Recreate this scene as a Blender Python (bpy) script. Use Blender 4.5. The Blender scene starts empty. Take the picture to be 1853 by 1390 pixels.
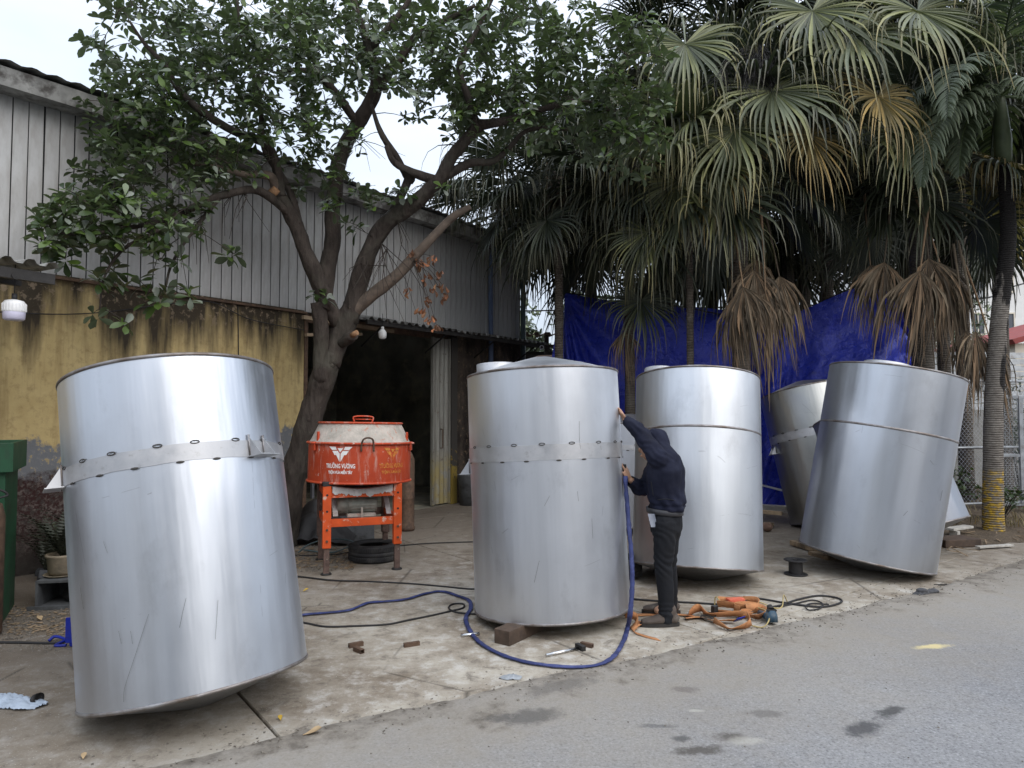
import bpy, bmesh, math, random
import numpy as np
from mathutils import Vector, Matrix, Euler, noise
R = math.radians
random.seed(7); rng = np.random.default_rng(7)
SC = bpy.context.scene; COL = SC.collection

# ------------------------------------------------------------------ camera
EYE = 1.6; FPX = 1240.0; PITCH = math.atan(50 / FPX)
cam = bpy.data.cameras.new('camera'); camo = bpy.data.objects.new('camera', cam); COL.objects.link(camo)
cam.sensor_width = 36; cam.lens = 36 * FPX / 1853; cam.clip_start = .05; cam.clip_end = 2000
camo.location = (0, 0, EYE); camo.rotation_euler = (math.pi / 2 + PITCH, 0, 0); SC.camera = camo

# ------------------------------------------------------------------ world, sun, exposure
SUN_EL, SUN_AZ = R(40), R(140)          # azimuth clockwise from +Y
world = bpy.data.worlds.new('World'); SC.world = world; world.use_nodes = True
wn = world.node_tree; wn.nodes.clear(); wl = wn.links
def WN(t, **k):
    n = wn.nodes.new(t)
    for a, b in k.items(): setattr(n, a, b)
    return n
w_out = WN('ShaderNodeOutputWorld'); w_bg = WN('ShaderNodeBackground'); w_sky = WN('ShaderNodeTexSky')
w_sky.sky_type = 'NISHITA'; w_sky.sun_disc = False; w_sky.sun_elevation = SUN_EL; w_sky.sun_rotation = SUN_AZ
w_sky.air_density = 1.0; w_sky.dust_density = 3.0
w_tc = WN('ShaderNodeTexCoord'); w_sep = WN('ShaderNodeSeparateXYZ'); wl.new(w_tc.outputs['Generated'], w_sep.inputs[0])
# overcast veil: an even cloud layer, a little brighter overhead as overcast skies are
w_up = WN('ShaderNodeMapRange'); w_up.inputs[1].default_value = 0; w_up.inputs[2].default_value = 1
w_up.inputs[3].default_value = 5.0; w_up.inputs[4].default_value = 12.5
wl.new(w_sep.outputs['Z'], w_up.inputs[0])
w_map = WN('ShaderNodeMapping'); w_map.inputs['Scale'].default_value = (1, 1, 2.2); wl.new(w_tc.outputs['Generated'], w_map.inputs[0])
w_no = WN('ShaderNodeTexNoise'); w_no.inputs['Scale'].default_value = 2.2; w_no.inputs['Detail'].default_value = 5; wl.new(w_map.outputs[0], w_no.inputs['Vector'])
w_r = WN('ShaderNodeMapRange'); w_r.inputs[1].default_value = .3; w_r.inputs[2].default_value = .7; w_r.inputs[3].default_value = .60; w_r.inputs[4].default_value = .97
wl.new(w_no.outputs['Fac'], w_r.inputs[0])
w_c = WN('ShaderNodeVectorMath', operation='SCALE'); w_c.inputs[0].default_value = (.88, .965, 1.10); wl.new(w_up.outputs[0], w_c.inputs['Scale'])
w_m = WN('ShaderNodeMix', data_type='RGBA'); wl.new(w_r.outputs[0], w_m.inputs['Factor']); wl.new(w_sky.outputs[0], w_m.inputs[6]); wl.new(w_c.outputs[0], w_m.inputs[7])
wl.new(w_m.outputs[2], w_bg.inputs['Color']); w_bg.inputs['Strength'].default_value = .10
wl.new(w_bg.outputs[0], w_out.inputs[0])
sl = bpy.data.lights.new('sun', 'SUN'); sl.energy = 1.15; sl.angle = R(70); sl.color = (1, .96, .9)
so = bpy.data.objects.new('sun', sl); COL.objects.link(so)
_sd = Vector((math.sin(SUN_AZ) * math.cos(SUN_EL), math.cos(SUN_AZ) * math.cos(SUN_EL), math.sin(SUN_EL)))
so.rotation_euler = (-_sd).to_track_quat('-Z', 'Y').to_euler(); so.location = _sd * 30
SC.view_settings.view_transform = 'Standard'; SC.view_settings.look = 'None'; SC.view_settings.gamma = 1
SC.view_settings.use_curve_mapping = False; SC.view_settings.exposure = .72

# ------------------------------------------------------------------ measuring helpers (pixels of the photograph, 1853 wide)
def ray(px, py):
    dx = (px - 926.5) / FPX; dz = -(py - 695) / FPX; c, s = math.cos(PITCH), math.sin(PITCH)
    return Vector((dx, c - dz * s, s + dz * c))
def G(px, py, z=0.0):                      # where that line of sight meets the height z
    r = ray(px, py); t = (z - EYE) / r.z; return Vector((r.x * t, r.y * t, z))
def P(px, py, y):                          # the point of that line of sight at distance y down the scene
    r = ray(px, py); t = y / r.y; return Vector((r.x * t, y, EYE + r.z * t))

# ------------------------------------------------------------------ materials
MATS = {}
ANROT = 0.0
class NT:
    def __init__(s, name):
        s.m = bpy.data.materials.new(name); s.m.use_nodes = True; s.t = s.m.node_tree; s.b = s.t.nodes['Principled BSDF']
        s.out = s.t.nodes['Material Output']; MATS[name] = s.m
        s.tc = s.t.nodes.new('ShaderNodeTexCoord')
    def n(s, t, **k):
        x = s.t.nodes.new(t)
        for a, b in k.items(): setattr(x, a, b)
        return x
    def l(s, a, b): s.t.links.new(a, b)
    def val(s, sock, v):
        if hasattr(v, 'is_linked'): s.l(v, sock)
        else: sock.default_value = v
    def map(s, scale=(1, 1, 1), rot=(0, 0, 0), loc=(0, 0, 0), src='Object'):
        m = s.n('ShaderNodeMapping'); m.inputs['Scale'].default_value = scale; m.inputs['Rotation'].default_value = rot; m.inputs['Location'].default_value = loc
        s.l(s.tc.outputs[src], m.inputs[0]); return m.outputs[0]
    def noise(s, scale, detail=4, rough=.55, vec=None, dist=0):
        x = s.n('ShaderNodeTexNoise'); x.inputs['Scale'].default_value = scale; x.inputs['Detail'].default_value = detail
        x.inputs['Roughness'].default_value = rough; x.inputs['Distortion'].default_value = dist
        s.l(vec if vec is not None else s.tc.outputs['Object'], x.inputs['Vector']); return x.outputs['Fac']
    def voro(s, scale, vec=None, feature='F1'):
        x = s.n('ShaderNodeTexVoronoi'); x.inputs['Scale'].default_value = scale; x.feature = feature
        s.l(vec if vec is not None else s.tc.outputs['Object'], x.inputs['Vector']); return x
    def rng(s, v, a, b, c=0., d=1.):
        x = s.n('ShaderNodeMapRange'); x.clamp = True
        s.val(x.inputs[0], v)
        for i, q in enumerate((a, b, c, d)): x.inputs[i + 1].default_value = q
        return x.outputs[0]
    def mix(s, f, a, b, mode='MIX'):
        x = s.n('ShaderNodeMix', data_type='RGBA', blend_type=mode); s.val(x.inputs['Factor'], f)
        for k, v in ((6, a), (7, b)):
            if hasattr(v, 'is_linked'): s.l(v, x.inputs[k])
            else: x.inputs[k].default_value = (*v, 1) if len(v) == 3 else v
        return x.outputs[2]
    def math(s, op, a, b=0., clamp=False):
        x = s.n('ShaderNodeMath', operation=op); x.use_clamp = clamp; s.val(x.inputs[0], a); s.val(x.inputs[1], b); return x.outputs[0]
    def sep(s, src='Object'):
        x = s.n('ShaderNodeSeparateXYZ'); s.l(s.tc.outputs[src], x.inputs[0]); return x.outputs
    def bump(s, h, strength=.3, dist=.01, normal=None):
        x = s.n('ShaderNodeBump'); x.inputs['Strength'].default_value = strength; x.inputs['Distance'].default_value = dist
        s.l(h, x.inputs['Height'])
        if normal is not None: s.l(normal, x.inputs['Normal'])
        return x.outputs[0]
    def done(s, col=None, rough=None, normal=None, metal=None, spec=None, **k):
        B = s.b.inputs
        if col is not None:
            if hasattr(col, 'is_linked'): s.l(col, B['Base Color'])
            else: B['Base Color'].default_value = (*col, 1)
        if rough is not None: s.val(B['Roughness'], rough)
        if normal is not None: s.l(normal, B['Normal'])
        if metal is not None: B['Metallic'].default_value = metal
        if spec is not None: B['Specular IOR Level'].default_value = spec
        for a, b in k.items(): s.val(B[a.replace('_', ' ')], b)
        return s.m
    def rand(s):
        x = s.n('ShaderNodeObjectInfo'); return x.outputs['Random']

def worn(name, col, rough=.6, var=.25, scale=8, bumps=.15, metal=0, dirt=None, dscale=6, dmin=.5, dmax=.7, spec=.4):
    t = NT(name); n = t.noise(scale, 5); a = tuple(c * (1 - var) for c in col); b = tuple(min(1, c * (1 + var)) for c in col)
    c = t.mix(t.rng(n, .3, .7), a, b)
    if dirt: c = t.mix(t.rng(t.noise(dscale, 7, .65), dmin, dmax), c, dirt)
    nb = t.bump(t.noise(scale * 9, 4), bumps, .004)
    return t.done(c, t.rng(n, .3, .7, max(.05, rough - .08), min(1, rough + .08)), nb, metal, spec)

# steel of the tanks: mill-finish sheet with rolling streaks, smudges, scratches and a gently rippled surface
def steel(name, base=(.60, .62, .66), rlo=.34, rhi=.44, seed=0, smut=.2):
    t = NT(name)
    st = t.noise(1.5, 3, .5, t.map((4, 4, .22), loc=(seed, seed * 2, 0)))
    fine = t.noise(60, 3, .6, t.map((4, 4, .10)))
    sm = t.noise(1.6, 6, .62, t.map((1, 1, .8), loc=(seed * 3, 1, 5)))
    blot = t.noise(9, 6, .7, t.map(loc=(9, seed, 2)))
    c = t.mix(t.rng(st, .35, .65), tuple(x * .96 for x in base), tuple(min(1, x * 1.04) for x in base))
    c = t.mix(t.rng(sm, .50, .72, 0, smut * 1.4), c, (.36, .37, .40)); c = t.mix(t.rng(t.noise(3.5, 6, .7, t.map((1, 1, .6), loc=(seed, 9, 1))), .58, .70, 0, .22), c, (.30, .31, .33))
    c = t.mix(t.rng(blot, .70, .85, 0, .16), c, (.30, .30, .31))
    ro = t.math('ADD', t.rng(st, .3, .7, rlo, rhi), t.math('MULTIPLY', t.math('SUBTRACT', t.rng(blot, .3, .75), .5), .05))
    for k in range(5):                     # scratches: short thin lines scattered at odd angles
        vm = t.map((1, 1, 1), rot=(.3 * k, .35 + .5 * k, .9 * k + seed), loc=(seed + k * 3.1, k, 0)); w = t.n('ShaderNodeTexWave'); w.inputs['Scale'].default_value = .55; w.inputs['Distortion'].default_value = .6; w.inputs['Detail'].default_value = 1; t.l(vm, w.inputs['Vector'])
        msk = t.rng(t.noise(1.9 + k * .3, 3, .6, t.map(loc=(seed * 2, 7 * k, 1))), .615, .63)
        c = t.mix(t.math('MULTIPLY', t.rng(w.outputs['Fac'], .9998, 1.0, 0, .28), msk), c, (.16, .16, .18))
    big = t.noise(1.1, 2, .5, t.map((3.0, 3.0, .22), loc=(seed, 4, 0)))
    dent = t.noise(1.9, 2, .5, t.map((1, 1, .5), loc=(0, seed, 3)))
    rip = t.noise(1.2, 3, .6, t.map((6, 6, .6), loc=(seed, 2, 8))); h = t.math('ADD', t.math('ADD', t.math('MULTIPLY', big, 1.0), t.math('MULTIPLY', dent, .8)), t.math('MULTIPLY', rip, .36))
    n1 = t.bump(h, .5, .026); n2 = t.bump(fine, .04, .002, n1)
    m = t.done(c, ro, n2, 1.0, Anisotropic=.5)
    tg = t.n('ShaderNodeTangent', direction_type='RADIAL', axis='Z'); t.l(tg.outputs[0], t.b.inputs['Tangent']); t.b.inputs['Anisotropic Rotation'].default_value = ANROT
    return m

def leaf_mat(name, top, dust, under, dusty=.5, rough=.45, trans=.12, uvtip=None):
    t = NT(name); a = t.n('ShaderNodeAttribute', attribute_name='tint'); tint = a.outputs['Fac']
    oi = t.rand(); k = t.math('FRACT', t.math('ADD', tint, oi))
    c = t.mix(t.math('POWER', k, 2.4), tuple(x * .5 for x in top), tuple(x * q_ for x, q_ in zip(top, (2.6, 2.2, 1.9))))
    c = t.mix(t.math('MULTIPLY', t.rng(t.math('FRACT', t.math('MULTIPLY', k, 7.3)), 1 - dusty, 1), .85), c, dust)
    g = t.n('ShaderNodeNewGeometry'); c = t.mix(g.outputs['Backfacing'], c, under)
    if uvtip:
        u = t.sep('UV'); c = t.mix(t.math('MULTIPLY', t.rng(u[1], .5, 1.0), t.rng(k, .2, .9, .15, .9)), c, uvtip)
    t.done(c, rough, None, 0, .45)
    t.b.inputs['Subsurface Weight'].default_value = 0
    if trans:
        tr = t.n('ShaderNodeBsdfTranslucent'); t.l(t.mix(1, c, (1.3, 1.5, .7), 'MULTIPLY'), tr.inputs[0])
        ms = t.n('ShaderNodeMixShader'); ms.inputs[0].default_value = trans; t.l(t.b.outputs[0], ms.inputs[1]); t.l(tr.outputs[0], ms.inputs[2]); t.l(ms.outputs[0], t.out.inputs[0])
    return t.m

# ------------------------------------------------------------------ mesh builder
class MB:
    def __init__(s): s.v = []; s.f = []; s.uv = []; s.sm = []
    def add(s, vs, fs, smooth=False, M=None, uvs=None):
        o = len(s.v)
        for p in vs:
            p = Vector(p); s.v.append(M @ p if M is not None else p)
        s.uv += list(uvs) if uvs is not None else [(0, 0)] * len(vs)
        for f in fs: s.f.append(tuple(i + o for i in f)); s.sm.append(smooth)
        return s
    def box(s, c, d, rz=0, M=None, bev=0, rot=None):
        x, y, z = (q / 2 for q in d)
        T = Matrix.Translation(c) @ (rot.to_matrix().to_4x4() if rot is not None else Matrix.Rotation(rz, 4, 'Z'))
        if M is not None: T = M @ T
        if bev <= 0:
            vs = [(-x, -y, -z), (x, -y, -z), (x, y, -z), (-x, y, -z), (-x, -y, z), (x, -y, z), (x, y, z), (-x, y, z)]
            return s.add(vs, [(0, 3, 2, 1), (4, 5, 6, 7), (0, 1, 5, 4), (1, 2, 6, 5), (2, 3, 7, 6), (3, 0, 4, 7)], False, T)
        bm = bmesh.new(); bmesh.ops.create_cube(bm, size=1); bmesh.ops.scale(bm, vec=d, verts=bm.verts)
        bmesh.ops.bevel(bm, geom=bm.edges[:], offset=bev, segments=2, profile=.6, affect='EDGES')
        bm.verts.index_update(); vs = [v.co.copy() for v in bm.verts]; fs = [[v.index for v in f.verts] for f in bm.faces]; bm.free()
        return s.add(vs, fs, False, T)
    def tube(s, pts, r, n=8, cap=True, M=None, flat=1.0, smooth=True, jit=0):
        pts = [Vector(p) for p in pts]; k = len(pts); rr = r if hasattr(r, '__len__') else [r] * k
        vs, fs, uv = [], [], []; up = Vector((0, 0, 1)); prev = None
        for i, p in enumerate(pts):
            t = (pts[min(i + 1, k - 1)] - pts[max(i - 1, 0)]).normalized()
            if prev is None:
                a = t.cross(up if abs(t.z) < .95 else Vector((1, 0, 0))).normalized()
            else:
                a = (prev - t * prev.dot(t)).normalized()
            prev = a; b = t.cross(a)
            for j in range(n):
                an = 2 * math.pi * j / n; q = rr[i] * (1 + (random.uniform(-jit, jit) if jit else 0))
                vs.append(p + a * math.cos(an) * q + b * math.sin(an) * q * flat); uv.append((j / n, i / max(1, k - 1)))
        for i in range(k - 1):
            for j in range(n):
                fs.append((i * n + j, i * n + (j + 1) % n, (i + 1) * n + (j + 1) % n, (i + 1) * n + j))
        s.add(vs, fs, smooth, M, uv)
        if cap:
            o = len(s.v) - len(vs); s.f.append(tuple(o + j for j in reversed(range(n)))); s.f.append(tuple(o + (k - 1) * n + j for j in range(n))); s.sm += [False, False]
        return s
    def cyl(s, a, b, r, n=16, r2=None, cap=True, smooth=True): return s.tube([a, b], [r, r2 if r2 is not None else r], n, cap, smooth=smooth)
    def lathe(s, prof, n=32, M=None, smooth=True, close=False):
        vs, fs, uv = [], [], []; k = len(prof)
        for i, (r, z) in enumerate(prof):
            for j in range(n):
                a = 2 * math.pi * j / n; vs.append((r * math.cos(a), r * math.sin(a), z)); uv.append((j / n, i / k))
        for i in range(k - 1 + (1 if close else 0)):
            for j in range(n):
                i2 = (i + 1) % k
                fs.append((i * n + j, i * n + (j + 1) % n, i2 * n + (j + 1) % n, i2 * n + j))
        return s.add(vs, fs, smooth, M, uv)
    def grid(s, fn, nu, nv, smooth=True, M=None):
        vs = [fn(i / nu, j / nv) for j in range(nv + 1) for i in range(nu + 1)]; uv = [(i / nu, j / nv) for j in range(nv + 1) for i in range(nu + 1)]
        fs = [(j * (nu + 1) + i, j * (nu + 1) + i + 1, (j + 1) * (nu + 1) + i + 1, (j + 1) * (nu + 1) + i) for j in range(nv) for i in range(nu)]
        return s.add(vs, fs, smooth, M, uv)
    def prism(s, poly, z0, z1, M=None):     # poly: list of (x, y), counter-clockwise
        n = len(poly); vs = [(x, y, z0) for x, y in poly] + [(x, y, z1) for x, y in poly]
        return s.add(vs, [tuple(reversed(range(n))), tuple(range(n, 2 * n))] + [(i, (i + 1) % n, n + (i + 1) % n, n + i) for i in range(n)], False, M)
    def sphere(s, c, r, n=12, m=8, M=None):
        rx, ry, rz = r if hasattr(r, '__len__') else (r, r, r)
        def f(u, v):
            a = u * 2 * math.pi; b = (v - .5) * math.pi; return (c[0] + rx * math.cos(a) * math.cos(b), c[1] + ry * math.sin(a) * math.cos(b), c[2] + rz * math.sin(b))
        return s.grid(f, n, m, True, M)

ORI = {}
def mesh(name, mb, mat, off=None):
    me = bpy.data.meshes.new(name)
    vs = [tuple(v - off) for v in mb.v] if off is not None else [tuple(v) for v in mb.v]
    me.from_pydata(vs, [], mb.f); me.polygons.foreach_set('use_smooth', mb.sm)
    if any(u != (0, 0) for u in mb.uv):
        uvl = me.uv_layers.new(name='UVMap'); uv = np.array(mb.uv, dtype=np.float32)
        li = np.empty(len(me.loops), dtype=np.int32); me.loops.foreach_get('vertex_index', li); uvl.data.foreach_set('uv', uv[li].ravel())
    if mat is not None: me.materials.append(MATS[mat] if isinstance(mat, str) else mat)
    me.update(); return me
def setp(o, label=None, cat=None, group=None, kind=None):
    if label: o['label'] = label
    if cat: o['category'] = cat
    if group: o['group'] = group
    if kind: o['kind'] = kind
    return o
def thing(name, label, cat, loc=(0, 0, 0), rz=0, group=None, M=None):
    o = bpy.data.objects.new(name, None); COL.objects.link(o)
    if M is not None: o.matrix_world = M
    else: o.location = loc; o.rotation_euler = (0, 0, rz)
    o.empty_display_size = .1; ORI[o.name] = Vector(loc) if M is None else None
    return setp(o, label, cat, group)
def part(name, mb, mat, parent=None, world=True, label=None, kind=None):
    """one mesh object; with world=True its vertices were given in scene coordinates"""
    off = None
    if parent is not None and world: off = ORI.get(parent.name)
    o = bpy.data.objects.new(name, mesh(name, mb, mat, off)); COL.objects.link(o)
    if parent is not None: o.parent = parent; ORI[o.name] = off if world else None
    return setp(o, label, None, None, kind)
def single(name, mb, mat, label, cat, group=None, kind=None, at=None):
    at = Vector(at) if at is not None else sum(mb.v, Vector()) / max(1, len(mb.v)); at = Vector((at.x, at.y, min(v.z for v in mb.v)))
    o = bpy.data.objects.new(name, mesh(name, mb, mat, at)); o.location = at; COL.objects.link(o); ORI[o.name] = at
    return setp(o, label, cat, group, kind)
def inst(src_mesh, name, parent, M=None, loc=None, rot=None, scale=None):
    o = bpy.data.objects.new(name, src_mesh); COL.objects.link(o); o.parent = parent
    if M is not None: o.matrix_basis = M
    if loc is not None: o.location = loc
    if rot is not None: o.rotation_euler = rot
    if scale is not None: o.scale = scale if hasattr(scale, '__len__') else (scale,) * 3
    return o
def spline(pts, n=8):                     # Catmull-Rom through points
    p = [Vector(q) for q in pts]; p = [p[0] * 2 - p[1]] + p + [p[-1] * 2 - p[-2]]; out = []
    for i in range(1, len(p) - 2):
        for k in range(n):
            t = k / n; a, b, c, d = p[i - 1:i + 3]
            out.append(.5 * ((2 * b) + (c - a) * t + (2 * a - 5 * b + 4 * c - d) * t * t + (3 * b - a - 3 * c + d) * t ** 3))
    out.append(p[-2]); return out
def lerp(a, b, t): return a + (b - a) * t
def remesh(mb, voxel, smooth=4, noise_amp=0, noise_scale=20, fold=None):
    """fuse overlapping closed shapes into one continuous skin"""
    me = mesh('tmp', mb, None); o = bpy.data.objects.new('tmp', me); COL.objects.link(o)
    m = o.modifiers.new('r', 'REMESH'); m.mode = 'VOXEL'; m.voxel_size = voxel
    q = o.modifiers.new('s', 'SMOOTH'); q.factor = .5; q.iterations = smooth
    ev = o.evaluated_get(bpy.context.evaluated_depsgraph_get()); e = bpy.data.meshes.new_from_object(ev)
    r = MB(); n = len(e.vertices); co = np.empty(n * 3); e.vertices.foreach_get('co', co); co = co.reshape(-1, 3)
    if noise_amp or fold:
        no = np.empty(n * 3); e.vertices.foreach_get('normal', no); no = no.reshape(-1, 3)
        for i in range(n):
            p = Vector(co[i]); d = 0
            if noise_amp: d += noise.noise(p * noise_scale) * noise_amp
            if fold: d += fold(p)
            co[i] += no[i] * d
    r.v = [Vector(c) for c in co]; r.f = [tuple(f.vertices) for f in e.polygons]; r.sm = [True] * len(r.f); r.uv = [(0, 0)] * n
    bpy.data.objects.remove(o); bpy.data.meshes.remove(me); bpy.data.meshes.remove(e); return r
# ================================================================== materials of the setting
UW = Vector((.584, .812, 0)).normalized(); NW = Vector((UW.y, -UW.x, 0)); W0 = Vector((-4.90, 6.62, 0)); WANG = math.atan2(UW.y, UW.x)
def W(s, d=0, z=0): return W0 + UW * s + NW * d + Vector((0, 0, z))      # along the workshop wall, d out from it
EDGE = [Vector(p) for p in ((-14, -4.1), (-6, .62), (-1.23, 3.4), (.04, 4.12), (1.94, 5.16), (3.7, 6.2), (5.56, 7.51), (9, 10.1), (30, 26.5))]
def edge_y(x):
    for a, b in zip(EDGE, EDGE[1:]):
        if a.x <= x <= b.x: return lerp(a.y, b.y, (x - a.x) / (b.x - a.x))
    return 0

def m_concrete():
    t = NT('concrete'); n1 = t.noise(1.1, 8, .62); n2 = t.noise(7, 8, .7); n3 = t.noise(60, 4, .7); n4 = t.noise(.45, 3)
    c = t.mix(t.rng(n1, .36, .64), (.210, .170, .126), (.47, .43, .36))
    c = t.mix(t.rng(n2, .5, .66, 0, .65), c, (.58, .56, .52))
    c = t.mix(t.rng(n2, .46, .33, 0, .75), c, (.12, .10, .082))
    sp = t.sep()
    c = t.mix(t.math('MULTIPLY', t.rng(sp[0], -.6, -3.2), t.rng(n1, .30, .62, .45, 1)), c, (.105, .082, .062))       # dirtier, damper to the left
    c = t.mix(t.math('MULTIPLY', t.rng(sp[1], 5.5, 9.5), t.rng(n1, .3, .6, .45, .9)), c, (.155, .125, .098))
    st = t.noise(2.2, 6, .7, t.map((1, 1, 1), loc=(3, 8, 0), rot=(0, 0, .6)), 1.2)
    c = t.mix(t.rng(st, .60, .70, 0, .6), c, (.10, .085, .07))
    cr = t.voro(1.0, t.map(loc=(2, 1, 0)), 'DISTANCE_TO_EDGE').outputs['Distance']
    c = t.mix(t.math('MULTIPLY', t.rng(cr, .0, .012, .75, 0), t.rng(t.noise(1.2, 2), .5, .56)), c, (.06, .05, .04))
    c = t.mix(t.rng(n3, .60, .72, 0, .5), c, (.09, .085, .08)); c = t.mix(t.rng(t.noise(95, 2), .66, .74, 0, .5), c, (.62, .60, .56))
    h = t.math('ADD', t.math('MULTIPLY', n3, .5), n2)
    t.done(c, t.rng(n2, .3, .7, .75, .95), t.bump(h, .6, .012), 0, .25)
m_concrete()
def m_asphalt():
    t = NT('asphalt'); sp = t.sep(); n1 = t.noise(.8, 6, .6); n2 = t.noise(9, 6, .7); n3 = t.noise(70, 5, .75); n5 = t.noise(170, 2, .6)
    c = t.mix(t.rng(n1, .3, .7), (.235, .235, .242), (.315, .313, .313))
    c = t.mix(t.rng(n3, .47, .36, 0, .75), c, (.10, .10, .105)); c = t.mix(t.rng(n3, .54, .66, 0, .7), c, (.46, .46, .46)); c = t.mix(t.rng(t.noise(24, 6, .75), .47, .36, 0, .35), c, (.12, .12, .12))
    c = t.mix(t.rng(n5, .68, .74, 0, .8), c, (.60, .60, .60)); c = t.mix(t.rng(n2, .58, .72, 0, .35), c, (.15, .145, .14))
    c = t.mix(t.rng(t.noise(36, 3, .6), .70, .76, 0, .7), c, (.08, .08, .08))
    # dust carried off the yard: signed distance to the yard edge, broken up by noise
    d = t.math('SUBTRACT', t.math('MULTIPLY', sp[0], .5), t.math('MULTIPLY', sp[1], .866))     # (x,y).(.5,-.866)
    d = t.math('ADD', d, 3.56)
    dn = t.math('ADD', d, t.math('MULTIPLY', t.math('SUBTRACT', t.noise(2.4, 8, .75), .5), 2.3))
    c = t.mix(t.rng(dn, 1.7, -.1, 0, .9), c, (.30, .265, .215))
    c = t.mix(t.math('MULTIPLY', t.rng(dn, .28, 0, 0, .8), t.rng(n2, .35, .6)), c, (.11, .095, .08))
    def spot(c, p, rx, ry, rot, colr, amt, edge=.5):
        vm = t.n('ShaderNodeMapping', vector_type='TEXTURE'); vm.inputs['Location'].default_value = (p[0], p[1], 0); vm.inputs['Rotation'].default_value = (0, 0, rot); vm.inputs['Scale'].default_value = (rx, ry, 50)
        t.l(t.tc.outputs['Object'], vm.inputs[0]); L = t.n('ShaderNodeVectorMath', operation='LENGTH'); t.l(vm.outputs[0], L.inputs[0])
        e = t.math('ADD', L.outputs['Value'], t.math('MULTIPLY', t.math('SUBTRACT', t.noise(11, 7, .75), .5), 2.3))
        return t.mix(t.rng(e, 1.1, edge, 0, amt), c, colr)
    for px, py, rx, ry, rt, cc, am in ((960, 1300, .20, .10, .3, (.09, .085, .08), .7), (905, 1303, .10, .05, .3, (.09, .085, .08), .6), (1320, 1338, .09, .05, 0, (.08, .07, .06), .75),
            (1265, 1362, .14, .05, .2, (.08, .07, .06), .8), (1232, 1341, .05, .04, 0, (.06, .06, .06), .7), (1565, 1322, .16, .07, .5, (.06, .06, .065), .8), (1610, 1292, .13, .05, .6, (.05, .05, .05), .8),
            (1385, 1295, .14, .05, 0, (.13, .12, .11), .6), (1240, 1252, .1, .05, 0, (.14, .12, .11), .6), (1690, 1173, .15, .045, .2, (.72, .60, .30), .8), (1190, 1318, .10, .03, 0, (.10, .10, .10), .6),
            (1012, 1245, .28, .10, .5, (.12, .11, .10), .6), (1350, 1345, .1, .05, 0, (.5, .48, .42), .45), (1260, 1290, .05, .02, 0, (.5, .48, .42), .5)):
        g = G(px, py); c = spot(c, g, rx, ry, rt, cc, am)
    h = t.math('ADD', n3, t.math('MULTIPLY', n5, .5))
    t.done(c, .88, t.bump(h, .75, .008), 0, .25)
m_asphalt()
def m_soil(name, a, b):
    t = NT(name); n = t.noise(3, 8, .7); m = t.noise(26, 6, .7)
    c = t.mix(t.rng(n, .3, .7), a, b); c = t.mix(t.rng(m, .55, .7, 0, .7), c, tuple(x * 1.9 for x in b)); c = t.mix(t.rng(m, .42, .3, 0, .8), c, tuple(x * .4 for x in a))
    t.done(c, .95, t.bump(t.math('ADD', n, m), 1, .03), 0, .2)
m_soil('soil', (.075, .058, .042), (.16, .125, .09)); m_soil('joint_dirt', (.03, .025, .02), (.06, .05, .04))

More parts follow.
